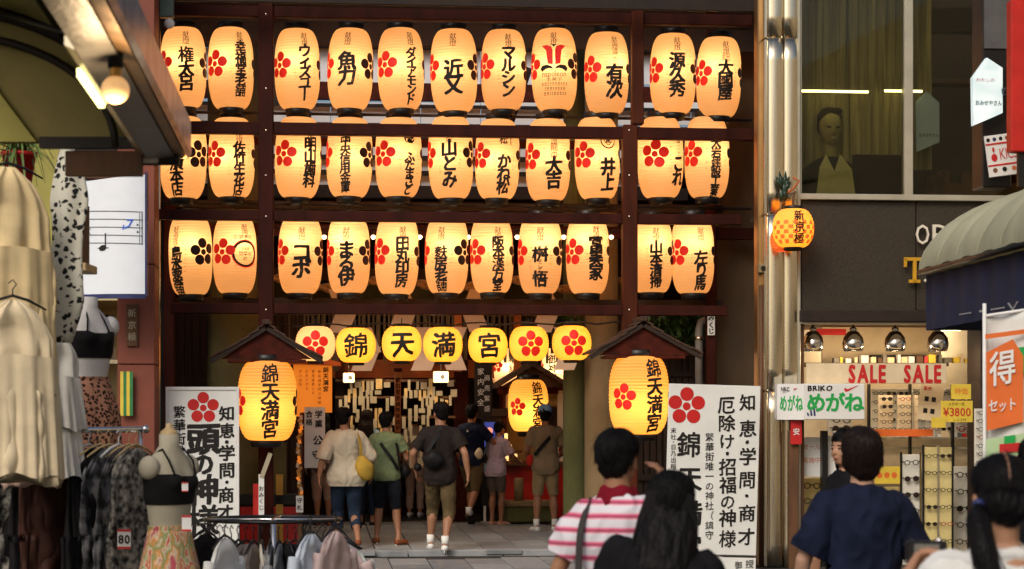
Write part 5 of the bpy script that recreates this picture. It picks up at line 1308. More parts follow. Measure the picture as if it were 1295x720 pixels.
# ------------------------------------------------------------------ garments
def cloth(name, col_, var=.2, pat=None, c2=(0,0,0), sc=20, rough=.85):
    if not pat: M[name] = mat(name.replace('_',' '), col_, rough, var=var, scale=7, bump=.15, bscale=200, spec=.12); return name
    m, n, l, b = nodes_of(name.replace('_',' '))
    tc = n.new('ShaderNodeTexCoord'); b.inputs['Roughness'].default_value = rough; b.inputs['Specular IOR Level'].default_value = .12
    if pat == 'spots':
        vo = n.new('ShaderNodeTexVoronoi'); vo.inputs['Scale'].default_value = sc; nz = n.new('ShaderNodeTexNoise'); nz.inputs['Scale'].default_value = sc*.7
        mx = n.new('ShaderNodeMixRGB'); mx.inputs[0].default_value = .06; l.new(tc.outputs['Object'], mx.inputs[1]); l.new(tc.outputs['Object'], nz.inputs[0]); l.new(nz.outputs['Color'], mx.inputs[2]); l.new(mx.outputs[0], vo.inputs['Vector'])
        cr = n.new('ShaderNodeValToRGB'); e = cr.color_ramp.elements; e[0].position = .36; e[1].position = .42; e[0].color = c2+(1,); e[1].color = col_+(1,)
        l.new(vo.outputs['Distance'], cr.inputs[0])
    elif pat == 'leopard':
        vo = n.new('ShaderNodeTexVoronoi'); vo.inputs['Scale'].default_value = sc; l.new(tc.outputs['Object'], vo.inputs['Vector'])
        cr = n.new('ShaderNodeValToRGB'); e = cr.color_ramp.elements; e[0].position = .0; e[0].color = (col_[0]*.5,col_[1]*.35,col_[2]*.3,1); e[1].position = .26; e[1].color = c2+(1,); q = cr.color_ramp.elements.new(.42); q.color = c2+(1,); q = cr.color_ramp.elements.new(.47); q.color = col_+(1,)
        l.new(vo.outputs['Distance'], cr.inputs[0])
    else:
        nz = n.new('ShaderNodeTexNoise'); nz.inputs['Scale'].default_value = sc; nz.inputs['Detail'].default_value = 3; mp = n.new('ShaderNodeMapping'); mp.inputs['Scale'].default_value = (1.6,1.6,.6) if pat == 'print' else (1,1,1)
        l.new(tc.outputs['Object'], mp.inputs[0]); l.new(mp.outputs[0], nz.inputs['Vector']); cr = n.new('ShaderNodeValToRGB')
        cols = [col_, c2] if pat == 'mottle' else [(.62,.5,.25),(.6,.05,.06),(.66,.56,.38),(.25,.3,.12),(.7,.3,.1),(.65,.55,.4),(.5,.1,.12)]
        e = cr.color_ramp.elements; e[0].position = .36; e[0].color = cols[0]+(1,); e[1].position = .64; e[1].color = cols[-1]+(1,)
        for k, c in enumerate(cols[1:-1]): q = e.new(.36+.28*(k+1)/(len(cols)-1)); q.color = c+(1,)
        l.new(nz.outputs[0], cr.inputs[0])
    l.new(cr.outputs[0], b.inputs['Base Color']); M[name] = m; return name
def garment(name, label, cat, loc, rz, w_, L, m, depth=.09, seed=1, sleeve=0, top=.42, flare=1.0, folds=9, amp=.02, group=None, hanger='black', hang=True, neck=.09, tiers=0):
    t = thing(name, label, cat, loc, rz, group); rnd = random.Random(seed); ph = rnd.uniform(0,6); n = 84; rings = []
    for j in range(25):
        s_ = j/24; z = -L*s_
        if s_ < .12: wd = w_*(neck*2+(1-neck*2)*(s_/.12)**.6)*.5; dp = depth*.35*(.4+s_/.12*.6)
        else: wd = w_*.5*(1+(flare-1)*(s_-.12)); dp = depth*(.35+.65*min(1,(s_-.12)*2))*.5
        ring_ = []
        for k in range(n):
            a = 2*math.pi*k/n; f = amp*min(1, .25+s_*1.6)*(.75*math.sin(a*folds+ph+2.2*math.sin(s_*3+ph))+.45*(1-2*abs(math.sin((a*(folds*1.0+2)+ph*2+s_*3)*.5)))+1.6*noise.noise(Vector((math.cos(a)*2.5,math.sin(a)*2.5+seed,s_*7))))
            x = math.copysign(abs(math.cos(a))**.8, math.cos(a))*(wd+f*.6); y = math.sin(a)*(dp+f)
            zz = z - (w_*.22*abs(math.cos(a))*(1 if s_ < .5 else .3) if s_ > .02 else 0)*min(1, s_*8) + (amp*.8*math.sin(a*5+ph) if j == 24 else 0)
            ring_.append(Vector((x + .012*math.sin(s_*5+ph), y, zz)))
        rings.append(ring_)
    MB().loft(rings).build('cloth', m, t)
    for q in range(tiers):
        z1 = -L*(.30+.66*q/tiers); hh_ = L*.62/tiers+.05; rg = []
        for j in range(7):
            u_ = j/6; k_ = .5*w_*(1+(flare-1)*(-z1/L))+.008+.035*u_; rg.append([Vector((math.cos(a)*(k_+.012*u_*math.sin(a*23+q*2+ph)+.008*math.sin(a*9+q)), math.sin(a)*(depth*.5+.012+.03*u_+.012*u_*math.sin(a*23+q*2+ph)+.008*math.sin(a*9+q)), z1-hh_*u_+.012*math.sin(a*7+q*3)*u_-w_*.06*abs(math.cos(a)))) for a in [2*math.pi*k/110 for k in range(110)]])
        MB().loft(rg, caps=False).build('ruffle', m, t)
    if sleeve:
        for s in (-1,1):
            x0 = s*w_*.47; MB().loft([[Vector((x0+s*(.012+.10*q*sleeve)+(.045-.01*q)*math.cos(a)*(1+.15*math.sin(a*3+q*9)), (.035)*math.sin(a), -.13-sleeve*.42*q+.02*math.cos(a)*s)) for a in [2*math.pi*k/12 for k in range(12)]] for q in [i/7 for i in range(8)]]).build('sleeve', m, t)
    if hang:
        hb = MB(); hb.tube([(-w_*.42,0,-.05),(-w_*.2,0,.0),(0,0,.025),(w_*.2,0,.0),(w_*.42,0,-.05)], [.005,.008,.008,.008,.005], 6)
        hb.tube([(0,0,.02),(0,0,.06),(.02,0,.085),(.0,0,.11),(-.022,0,.09)], .0035, 6); hb.build('hanger', hanger, t)
    return t
cloth('cream_lace', (.74,.58,.32), .15); cloth('cream_cotton', (.74,.62,.42), .12); cloth('blush_cotton', (.55,.38,.30), .15); cloth('white_lace', (.7,.68,.62), .1)
cloth('black_cloth', (.012,.011,.012), .3); cloth('brown_leather', (.05,.022,.016), .3, rough=.45); cloth('grey_floral', (.02,.02,.022), pat='mottle', c2=(.17,.17,.18), sc=14)
cloth('mono_print', (.03,.03,.03), pat='mottle', c2=(.33,.31,.27), sc=26); cloth('white_dots', (.62,.60,.50), pat='spots', c2=(.02,.02,.02), sc=26)
cloth('leopard_print', (.45,.22,.14), pat='leopard', c2=(.02,.012,.01), sc=42); cloth('bright_print', (.6,.4,.2), pat='print', sc=9); cloth('blue_print', (.62,.62,.62), pat='mottle', c2=(.12,.2,.35), sc=12)
M['handwood'] = mat('pale wooden hanger', (.5,.36,.18), .5, var=.2, scale=20)
M['torso'] = mat('beige mannequin linen', (.44,.40,.30), .8, var=.08, bump=.1, bscale=300); M['torsowhite'] = mat('white mannequin linen', (.6,.58,.56), .7, var=.05)
garment('cream_blouse', 'long cream lace dress hanging at the far left edge', 'dress', W(10, 212, 10.9), .5, .46, 1.45, 'cream_lace', depth=.22, seed=2, sleeve=0, flare=1.1, folds=11, amp=.03, tiers=1)
garment('cream_skirt', 'layered cream dress hanging low at the far left edge', 'dress', W(16, 380, 10.6), .3, .42, .95, 'cream_cotton', depth=.2, seed=12, flare=1.2, folds=11, amp=.032, tiers=1)
garment('lace_top', 'white lace cardigan hanging between the cream dress and the leopard skirt', 'cardigan', W(66, 420, 11.9), .75, .34, .86, 'white_lace', depth=.14, seed=3, flare=1.1, folds=8, amp=.022, tiers=2)
garment('blush_top', 'blush pink top hanging beside the white lace cardigan', 'top', W(38, 470, 11.7), .8, .36, .66, 'blush_cotton', depth=.12, seed=4, folds=8, amp=.016)
# dotted scarf on its hook
sc_ = thing('dotted_scarf', 'long white scarf with black spots hanging from a hook under the awning', 'scarf', W(84, 168, 11.2))
rings = []
for j in range(26):
    s_ = j/25; z = -1.18*s_; wd = .02+.085*min(1,s_*3)*(1+.25*math.sin(s_*9)); wd *= 1 if s_ < .8 else 1-(s_-.8)*2.2; cx = -.02*s_+.02*math.sin(s_*4)
    rings.append([Vector((cx+math.cos(a)*(wd+.006*math.sin(a*5+s_*6)), math.sin(a)*(.03+.012*math.sin(a*4+s_*5)), z)) for a in [2*math.pi*k/28 for k in range(28)]])
MB().loft(rings).build('cloth', 'white_dots', sc_); MB().tube([(0,0,-.01),(.0,0,.03),(-.02,0,.05),(-.16,.05,.07)], .004, 6).build('hook', 'chrome', sc_)
# black dress behind, orange pole and shelf
pole = thing('shop_post', 'short orange wooden post and shelf bracket of the clothes shop', 'shelf', W(79, 720, 12.6))
def q_(px, py, d=0): return W(px, py, 12.6+d)-pole.location
a = q_(79,395); MB().box((0,0,a.z/2), (.05,.05,a.z)).build('post', mat('orange wood', (.5,.22,.05), .5, var=.2, scale=10), pole)
a = q_(98,300); MB().box(a, (.09,.3,.42), ch=.004).build('crate_side', 'brownwood', pole); MB().box(q_(103,340), (.13,.34,.05), ch=.004).build('shelf_board', M['handwood'], pole)
garment('black_dress', 'narrow black dress hanging behind the white scarf', 'dress', W(57, 330, 12.4), .4, .22, .7, 'black_cloth', seed=7, folds=5, amp=.01)
# trailing plant in red pot
pt = thing('hanging_plant', 'trailing green plant in a red pot high at the left edge', 'plant', W(24, 232, 12.0))
MB().lathe([(.0,-.0),(.075,0),(.10,.16),(.11,.16),(.11,.185),(.08,.18)], 18).build('pot', 'redbox', pt)
rnd = random.Random(5); b = MB()
for k in range(90):
    a = rnd.uniform(0,6.28); R_ = rnd.uniform(.08,.26); h_ = rnd.uniform(.05,.2); d_ = rnd.uniform(.0,.3); w2 = rnd.uniform(.006,.013); pts = []
    for j in range(6):
        s_ = j/5; r_ = .02+R_*s_; pts.append(Vector((r_*math.cos(a)+.03*s_, r_*math.sin(a), .16+h_*math.sin(s_*2.2)-d_*s_**2)))
    pr_ = Vector((-math.sin(a), math.cos(a), .3)).normalized()
    vs = [p+pr_*w2*(1-.8*j/5)*s for j, p in enumerate(pts) for s in (-1,1)]; b.add(vs, [(2*j,2*j+1,2*j+3,2*j+2) for j in range(5)], True)
M['grass'] = mat('strappy leaf', (.10,.17,.035), .5, var=.4, scale=14, bump=0)
o = b.build('leaves', 'grass', pt); o['kind'] = 'stuff'
MB().tube([(.02,0,.18),(.0,0,.5)], .003, 5).build('hook', 'steel', pt)
t = thing('wall_hook', 'small dark peg rail on the yellow wall above the plant', 'hook', W(30, 175, 12.2)); MB().tube([(-.05,0,0),(.08,-.05,0)], .006, 6).build('peg', 'black', t); MB().tube([(.0,0,.09),(.09,-.05,.085),(.095,-.05,.06)], .004, 6).build('arm', 'chrome', t)

# mannequin torsos
def torso(name, label, loc, rz, skin, bra, skirt, skirtL=.5, lean=0, cap=True, H=1.0, halter=False):
    t = thing(name, label, 'mannequin', loc, rz)
    prof = [(-.62,.10,.08),(-.5,.165,.115),(-.38,.16,.11),(-.24,.122,.09),(-.12,.14,.105),(-.02,.165,.115),(.08,.175,.11),(.15,.165,.095),(.2,.12,.08),(.235,.07,.06),(.27,.052,.05),(.32,.05,.05)]
    def rr(lo, hi, inf, bust=1):
        out = []
        zs = [lo+(hi-lo)*i/14 for i in range(15)]
        for z in zs:
            for i in range(len(prof)-1):
                if prof[i][0] <= z <= prof[i+1][0]: q = (z-prof[i][0])/(prof[i+1][0]-prof[i][0]); q = q*q*(3-2*q); rx = prof[i][1]*(1-q)+prof[i+1][1]*q; ry = prof[i][2]*(1-q)+prof[i+1][2]*q; break
            ring_ = []
            for k in range(32):
                a = 2*math.pi*k/32; x = math.cos(a)*(rx+inf); y = math.sin(a)*(ry+inf)
                if math.sin(a) < 0 and -.06 < z < .16: bb = .045*math.exp(-((z-.05)/.05)**2)*(math.exp(-((abs(x)-.075)/.05)**2)); y -= bb
                ring_.append(Vector((x, y, z)))
            out.append(ring_)
        return out
    MB().loft(rr(-.62,.32,0)).build('torso', skin, t)
    for s in (-1,1): MB().ball((s*.165,.0,.13), (.055,.065,.07), 16, 10).build('shoulder', skin, t)
    b = rr(-.08,.095,.006); top_ = b[-1]; 
    for k, v in enumerate(top_):
        if abs(v.x) < .05 and v.y < 0: v.z -= .05
        if v.y > 0: v.z -= .06
    MB().loft(b, caps=False).build('bra_top', bra, t)
    for s in (-1,1):
        MB().tube([(s*.085,-.125,.08),(s*.1 if not halter else s*.06,-.09,.17),(s*.09 if not halter else s*.04,-.03,.235 if not halter else .25),(s*.09 if not halter else s*.02,.05,.2 if not halter else .26),(s*.08,.1,.08)], .006, 6).build('strap', bra, t)
    if skirt:
        rings = []
        for j in range(14):
            s_ = j/13; z = -.2-skirtL*s_; rx = .132+.075*min(1,s_*2.2)+.02*s_; ry = .10+.06*min(1,s_*2.2)+.02*s_
            rings.append([Vector((math.cos(a)*(rx+.012*s_*math.sin(a*9+s_*2)), math.sin(a)*(ry+.012*s_*math.sin(a*9+s_*2)), z)) for a in [2*math.pi*k/48 for k in range(48)]])
        MB().loft(rings).build('skirt', skirt, t)
        MB().lathe([(.137,-.23),(.14,-.2)], 32).xf(Matrix.Diagonal((1,.78,1,1))).build('waistband', skirt, t)
    if cap: MB().lathe([(.0,.385),(.018,.38),(.02,.36),(.035,.345),(.05,.335),(.05,.32)], 18).build('neck_cap', M['handwood'], t)
    MB().lathe([(.018,-1.25),(.018,-.6)], 10).build('stand_pole', 'steel', t); 
    return t
torso('mannequin', 'beige torso mannequin in black bra top and bright printed skirt, right of the rail', W(214, 620, 11.4), 1.0, 'torso', 'black_cloth', 'bright_print', .75)
torso('mannequin', 'white torso mannequin in black halter top and leopard print skirt, high behind the rail', W(112, 438, 13.0), .75, 'torsowhite', 'black_cloth', 'leopard_print', .55, cap=False, halter=True)
torso('mannequin', 'white torso mannequin wearing a blue printed wrap, low between the rails', W(110, 664, 12.5), .7, 'torsowhite', 'blue_print', 'blue_print', .45, cap=True)
# price tags
def ptag(px, py, Y, w_, h_, txt, lab, name='price_tag', rz=0):
    t = thing(name, lab, 'price tag', W(px, py, Y), rz); k = Y/FPX
    MB().box((0,0,0), (w_*k,.003,h_*k)).build('card', 'white', t)
    for s in (-1,1): MB().box((0,-.0035,s*h_*k*.44), (w_*k,.002,h_*k*.12)).build('edge', 'salered', t)
    if txt:
        b = MB(); htext(b, txt, -w_*k*.46, w_*k*.46, 0, h_*k*.62, .03); b.map(lambda q: Vector((q.x,-.004+q.y,q.z))).build('figures', 'ink', t, fix=False)
    return t
ptag(157, 682, 11.7, 17, 25, '80', 'white price tag with red edges reading 80 on the dark dresses')
ptag(236, 662, 11.1, 12, 20, '', 'small red edged tag on the right mannequin')
ptag(127, 500, 13.1, 12, 18, '', 'small pink edged tag on the leopard print skirt')
ptag(119, 427, 13.15, 8, 12, '', 'tiny white tag on the black halter top'); ptag(234, 616, 11.2, 8, 12, '', 'tiny white tag on the black bra top of the right mannequin')

# straight rail with dark dresses
rl = thing('clothes_rail', 'long chrome clothes rail running across the lower left corner', 'clothes rail', W(90, 544, 12.0))
a = W(-40, 546, 12.0)-rl.location; b_ = W(184, 543, 12.2)-rl.location
MB().tube([a, b_], .019, 10).build('rail', 'chrome', rl); MB().ball(b_, .027, 10, 8).build('knob', 'chrome', rl)
MB().tube([b_+Vector((-.03,0,0)), b_+Vector((-.03,0,-1.5))], .014, 10).build('upright', 'chrome', rl)
MB().tube([a+Vector((0,.12,-.02)), b_+Vector((-.25,.12,-.0))], .01, 8).build('rail', 'steel', rl)
hl = [(6,'black_cloth'),(20,'mono_print'),(33,'black_cloth'),(46,'black_cloth'),(58,'brown_leather'),(70,'brown_leather'),(112,'black_cloth'),(126,'black_cloth'),(138,'grey_floral'),(150,'grey_floral'),(163,'mono_print'),(172,'mono_print')]
nm_ = {'black_cloth':'plain black','mono_print':'black and cream patterned','brown_leather':'dark brown glossy','grey_floral':'black and grey floral'}
pos_ = ['at the far left end','second from the left end','third from the left end','fourth from the left end','fifth from the left end','sixth, before the white mannequin','first after the white mannequin','second after the white mannequin','left of the 80 tag','behind the 80 tag','right of the 80 tag','near the right end','at the right end']
for k, (px, m_) in enumerate(hl):
    garment('dress', '%s dress on the chrome rail, %s' % (nm_[m_], pos_[k]), 'dress', W(px, 567, 12.05+.02*(k%3)), .95+.15*math.sin(k*2.3), .40, 1.0, m_, depth=.08, seed=30+k, folds=7, amp=.02, group='dresses on the chrome rail', hanger=M['handwood'] if k % 3 else 'white', flare=1.15)
# round rack with tops
rr_ = thing('round_rack', 'round chrome garment rack full of tops at the bottom left', 'clothes rack', W(346, 657, 12.4))
RR = .42
MB().tube([(RR*math.cos(a), RR*math.sin(a)*.9, 0) for a in [2*math.pi*k/40 for k in range(41)]], .011, 8).build('ring_rail', 'black', rr_)
MB().tube([(0,0,.0),(0,0,-1.15)], .018, 10).build('pole', 'chrome', rr_); MB().tube([(-RR,0,0),(RR,0,0)], .008, 8).build('spoke', 'chrome', rr_); MB().tube([(0,-RR*.9,0),(0,RR*.9,0)], .008, 8).build('spoke', 'chrome', rr_)
cols = [('pale_pink',(.6,.48,.46)),('taupe',(.32,.25,.22)),('black_top',(.012,.012,.014)),('wine',(.22,.01,.04)),('pale_aqua',(.42,.5,.5)),('rose_beige',(.55,.42,.38)),('mid_taupe',(.3,.25,.22)),('ivory',(.66,.6,.52)),('grey_marl',(.3,.31,.32)),('jet',(.01,.01,.012)),('oatmeal',(.45,.4,.36)),('sky_blue',(.2,.42,.75)),('ice_blue',(.6,.68,.78)),('white_top',(.72,.72,.7)),('shell_pink',(.68,.52,.5)),('mint_white',(.62,.68,.64))]
for nm, c in cols: cloth(nm, c, .1)
for k in range(26):
    a = math.pi+ (math.pi*1.0)*(k+.5)/26 if k < 26 else 0
    nm, c = cols[(k*5+3) % 16] if False else cols[min(15, int(k*16/26))]
    p = Vector((RR*math.cos(a), RR*.9*math.sin(a), -.13))+rr_.location
    garment('blouse', '%s top on the round rack, number %s along its front from the left' % (nm.replace('_',' '), ['one','two','three','four','five','six','seven','eight','nine','ten','eleven','twelve','thirteen','fourteen','fifteen','sixteen','seventeen','eighteen','nineteen','twenty','twenty one','twenty two','twenty three','twenty four','twenty five','twenty six'][k]), 'top', p, a+.25*math.sin(k*1.7), .34, .5, nm, depth=.06, seed=60+k, folds=6, amp=.016, sleeve=.5 if k % 2 else 0, group='tops on the round rack', flare=1.05)
garment('striped_shirt', 'white and navy striped shirt on a black hanger left of the round rack', 'shirt', W(258, 676, 11.6), 1.15, .42, .6, 'black_cloth', seed=90, depth=.1, sleeve=.4)
garment('white_shirt', 'white shirt with pale blue collar at the left of the round rack', 'shirt', W(284, 682, 11.5), 1.3, .40, .6, 'white_top', seed=91, depth=.1, sleeve=.4)
garment('white_shirt', 'white and ice blue shirt at the right front of the round rack', 'shirt', W(392, 676, 11.5), 1.25, .42, .6, 'ice_blue', seed=92, depth=.1, sleeve=.5)
garment('pink_cardigan', 'pale pink cardigan at the right end of the round rack', 'cardigan', W(424, 672, 11.7), 1.2, .42, .6, 'shell_pink', seed=93, depth=.1, sleeve=.6)
# ------------------------------------------------------------------ people
M['skin'] = mat('warm skin', (.42,.22,.13), .5, var=.08, scale=5, bump=.05, bscale=150)
M['skintan'] = mat('tanned skin', (.33,.16,.09), .5, var=.08, scale=5, bump=.05, bscale=150)
M['skinpale'] = mat('pale skin', (.5,.29,.20), .5, var=.08, scale=5, bump=.05, bscale=150)
def hair_mat(name, c):
    m, n, l, b = nodes_of(name); b.inputs['Base Color'].default_value = c+(1,); b.inputs['Roughness'].default_value = .45; b.inputs['Specular IOR Level'].default_value = .10
    tc = n.new('ShaderNodeTexCoord'); mp = n.new('ShaderNodeMapping'); mp.inputs['Scale'].default_value = (90,90,8); l.new(tc.outputs['Object'], mp.inputs[0])
    nz = n.new('ShaderNodeTexNoise'); nz.inputs['Scale'].default_value = 1.5; l.new(mp.outputs[0], nz.inputs['Vector']); bp = n.new('ShaderNodeBump'); bp.inputs['Strength'].default_value = .5; bp.inputs['Distance'].default_value = .01
    l.new(nz.outputs[0], bp.inputs['Height']); l.new(bp.outputs[0], b.inputs['Normal']); return m
M['hairblack'] = hair_mat('black hair', (.005,.0045,.005)); M['hairbrown'] = hair_mat('dark brown hair', (.012,.007,.006))
S2 = bpy.data.scenes.new('workbench')      # scratch scene so that each remesh is evaluated alone; removed at the end
def remesh(mb, vox, smooth=6, name='body', deci=0):
    me = mb.mesh('tmp'); o = bpy.data.objects.new('tmp', me); S2.collection.objects.link(o)
    bm = bmesh.new(); bm.from_mesh(me); bmesh.ops.recalc_face_normals(bm, faces=bm.faces); bm.to_mesh(me); bm.free()
    r = o.modifiers.new('r', 'REMESH'); r.mode = 'VOXEL'; r.voxel_size = vox; r.use_smooth_shade = True
    if smooth: s = o.modifiers.new('s', 'SMOOTH'); s.factor = .5; s.iterations = smooth
    S2.view_layers[0].update(); m2 = bpy.data.meshes.new_from_object(o.evaluated_get(S2.view_layers[0].depsgraph)); m2.name = name
    bpy.data.objects.remove(o); bpy.data.meshes.remove(me); return m2
def limb(mb, pts, rs, n=14, sub=1):
    """tapered closed limb with round joints"""
    pts = [Vector(p) for p in pts]
    for i in range(len(pts)-1):
        mb.tube([pts[i], pts[i+1]], [rs[i], rs[i+1]], n)
    for p, r in zip(pts, rs): mb.ball(p, r*.995, n, 8)
def catmull(pts, n):
    out = []; P = [pts[0]]+list(pts)+[pts[-1]]
    for i in range(1, len(P)-2):
        for k in range(n):
            t = k/n; a, b_, c, d = P[i-1], P[i], P[i+1], P[i+2]
            out.append((b_*2+(c-a)*t+(a*2-b_*5+c*4-d)*t*t+(b_*3-a-c*3+d)*t**3)*.5)
    out.append(P[-2]); return out
def wrinkle(me, amp, sc=(9,9,4), seed=0, raw=None):
    nr = [v.normal.copy() for v in me.vertices]; co = [v.co.copy() for v in me.vertices]; out = []; sv = Vector((seed*7.3,0,0))
    for p, n_ in zip(co, nr):
        if raw: f = raw(p)
        else:
            q = Vector((p.x*sc[0], p.y*sc[1], p.z*sc[2]))+sv; f = noise.noise(q)+.5*(1-2*abs(noise.noise(q*1.8))); f = f if f > 0 else f*.5
        out += list(p+n_*f*amp)
    me.vertices.foreach_set('co', out); me.update()
def cut(me, co, no, keep_below=True):
    bm = bmesh.new(); bm.from_mesh(me)
    bmesh.ops.bisect_plane(bm, geom=bm.verts[:]+bm.edges[:]+bm.faces[:], plane_co=co, plane_no=no, clear_outer=True); bm.to_mesh(me); bm.free()
def cutnear(me, co, no, rad):
    """open a sleeve end: clip only what is near this point"""
    bm = bmesh.new(); bm.from_mesh(me); co = Vector(co); no = Vector(no).normalized()
    fs = [f for f in bm.faces if (f.calc_center_median()-co).length < rad]
    es = list({e for f in fs for e in f.edges}); vs = list({v for f in fs for v in f.verts})
    bmesh.ops.bisect_plane(bm, geom=vs+es+fs, plane_co=co, plane_no=no)
    dl = [f for f in bm.faces if (f.calc_center_median()-co).length < rad and (f.calc_center_median()-co).dot(no) > 1e-5]
    bmesh.ops.delete(bm, geom=dl, context='FACES'); bm.to_mesh(me); bm.free()
UP = Vector((0,0,1))
def person(label, loc, rz, H=1.68, build=1.0, lean=0.0, side=0.0, twist=0.0, headturn=0.0, headtilt=0.0, nod=0.0,
           armL=None, armR=None, legL=None, legR=None, skin='skin', hair='short', hairm='hairblack', shirt='white_top', shirtlen=.86, sleeve=.5,
           pants='black_cloth', pantlen=.5, skirt=None, shoes='black', vox=.012, hips=1.0, group=None, female=False, loose=.018, collar=True, strap=None, hat=None, hands='relax', legs=True, shoulder=1.0, sock=None, neckcut=1.45, sleevem=None):
    """figure facing +y (away from the camera), built at 1.70 m and scaled to H; x to the right"""
    t = thing('person', label, 'person', loc, rz, group); K = H/1.7; t.scale = (K, K, K)
    Bx = build
    ML = Matrix.Translation((0,0,.93)) @ Matrix.Rotation(-lean, 4, 'X') @ Matrix.Rotation(side, 4, 'Y') @ Matrix.Rotation(twist, 4, 'Z') @ Matrix.Translation((0,0,-.93))
    T = lambda p: ML @ Vector(p)
    def part_(mb_or_me, name, m):
        me = mb_or_me.mesh(name) if isinstance(mb_or_me, MB) else mb_or_me
        return link(name, me, m, t)
    # torso rings: z, rx, ry, cy
    wst = .118 if female else .135; hp = .165*hips if female else .155*hips; shw = (.148 if female else .166)*shoulder
    R_ = [(.80,hp*.8,.085,-.01),(.87,hp*1.0,.105,-.015),(.95,hp,.108,-.012),(1.03,(hp+wst)/2,.098,.0),(1.10,wst,.09,.005),(1.20,wst*1.1,.098,.0),(1.30,shw*.86,.108,-.005),(1.37,shw*.92,.102,-.01),(1.42,shw*.80,.08,-.012),(1.455,shw*.48,.06,-.012),(1.48,.056,.055,-.008)]
    def tor(inf=0, lo=.8, hi=1.48, infy=None):
        out = []; iy = inf if infy is None else infy
        for (z, rx, ry, cy) in R_:
            if lo-.001 <= z <= hi+.001:
                rg = []
                for k in range(28):
                    a = 2*math.pi*k/28; c, s_ = math.cos(a), math.sin(a); ex = .85
                    bl = (.0 if s_ < 0 else 0)
                    rg.append(T((math.copysign(abs(c)**ex, c)*(rx*Bx+inf), math.copysign(abs(s_)**ex, s_)*(ry*Bx+iy)+cy+(.02 if female and s_ > .4 and 1.22 < z < 1.38 else 0), z)))
                out.append(rg)
        return out
    sj = {s: T((s*(shw*Bx-.012), -.01, 1.385)) for s in (-1,1)}
    # arms in the figure's own frame: (elbow, wrist, hand direction)
    arms = {-1: armL or ((-.25,-.02,1.12),(-.245,.08,.90),(0,.25,-1)), 1: armR or ((.25,-.02,1.12),(.245,.08,.90),(0,.25,-1))}
    # keep bone lengths: upper arm .28, forearm .25
    A = {}
    for s, (e, w_, d) in arms.items():
        S_ = sj[s]; e = S_+(Vector(e)-S_).normalized()*.275; w_ = e+(Vector(w_)-e).normalized()*.245; A[s] = (S_, e, w_, Vector(d).normalized())
    L = {-1: legL or ((-.09,.01,.50),(-.09,-.02,.085),0), 1: legR or ((.09,.01,.50),(.09,-.02,.085),0)}
    LG = {}
    for s, (k_, a_, yaw) in L.items():
        Hj = Vector((s*.085*hips, -.005, .88)); k_ = Hj+(Vector(k_)-Hj).normalized()*.41; a_ = k_+(Vector(a_)-k_).normalized()*.40; LG[s] = (Hj, k_, a_, yaw)
    neck0 = T((0,-.008,1.44)); hc = T((0,.012,1.615)); HM = Matrix.Translation(hc) @ (ML.to_3x3() @ Matrix.Rotation(headturn, 3, 'Z') @ Matrix.Rotation(-nod, 3, 'X') @ Matrix.Rotation(headtilt, 3, 'Y')).to_4x4()
    hp_ = lambda p: HM @ Vector(p)
    b = MB(); b.loft(tor())
    limb(b, [neck0, hp_((0,-.025,-.05))], [.056*(.92 if female else 1.05), .052])
    # head: cranium, face wedge, jaw, nose, ears, brow
    hb = MB(); hb.ball((0,-.012,.03), (.076,.094,.086), 20, 14); hb.ball((0,.022,-.02), (.064,.068,.086), 18, 12); hb.ball((0,.034,-.072), (.042,.045,.036), 14, 10)
    hb.ball((0,.088,-.012), (.011,.018,.02), 10, 8); hb.ball((0,.096,-.024), (.014,.012,.009), 10, 8)
    for s in (-1,1): hb.ball((s*.078,-.008,-.012), (.011,.02,.032), 10, 8); hb.ball((s*.03,.072,.018), (.02,.014,.008), 8, 6); hb.ball((s*.036,.058,-.03), (.024,.024,.02), 10, 8)
    hb.ball((0,.082,-.052), (.022,.01,.006), 8, 6); hb.ball((0,.081,-.061), (.019,.01,.006), 8, 6)
    hb.map(lambda v: hp_(v)); b.add(hb.v, hb.f)
    for s in (-1,1):
        S_, e, w_, d = A[s]
        limb(b, [S_, S_.lerp(e,.5), e, e.lerp(w_,.35), w_], [.050*Bx,.044*Bx,.037*Bx,.038*Bx,.026])
        # hand: palm, four curled fingers, thumb
        f = d; n_ = (w_-e).normalized(); sidev = f.cross(Vector((s*1.0,0,0)) if abs(f.x) < .8 else Vector((0,1,0))).normalized()  # across the palm
        acr = sidev; curl = f.cross(acr).normalized()*(1 if s > 0 else -1)
        inward = Vector((-s,0,0)) - f*f.dot(Vector((-s,0,0))); inward = inward.normalized() if inward.length > .1 else curl
        acr = f.cross(inward).normalized(); fw = acr if acr.y > 0 else -acr
        palm = w_+f*.05
        pb = MB(); 
        for q in (-1,-.33,.33,1): limb(b, [w_+fw*q*.012, w_+f*.085+fw*q*.028], [.017,.0135], 10)
        ks = {'relax':.45,'grip':1.0,'flat':.12}[hands if isinstance(hands, str) else hands.get(s,'relax')]
        for q, ln in ((1,.072),(.33,.08),(-.33,.076),(-1,.06)):
            p0 = w_+f*.085+fw*q*.028; d1 = (f+inward*ks*.7).normalized(); d2 = (f*(1-ks*.6)+inward*ks*1.5).normalized(); p1 = p0+d1*ln*.5+fw*q*.002; p2 = p1+d2*ln*.5
            limb(b, [p0, p1, p2], [.0095,.0085,.007], 8)
        p0 = w_+f*.025+fw*.026; p1 = p0+(f*.6+fw*.75+inward*.3).normalized()*.038; p2 = p1+(f*.9+fw*.2+inward*.4).normalized()*.032
        limb(b, [p0,p1,p2], [.013,.0105,.0085], 8)
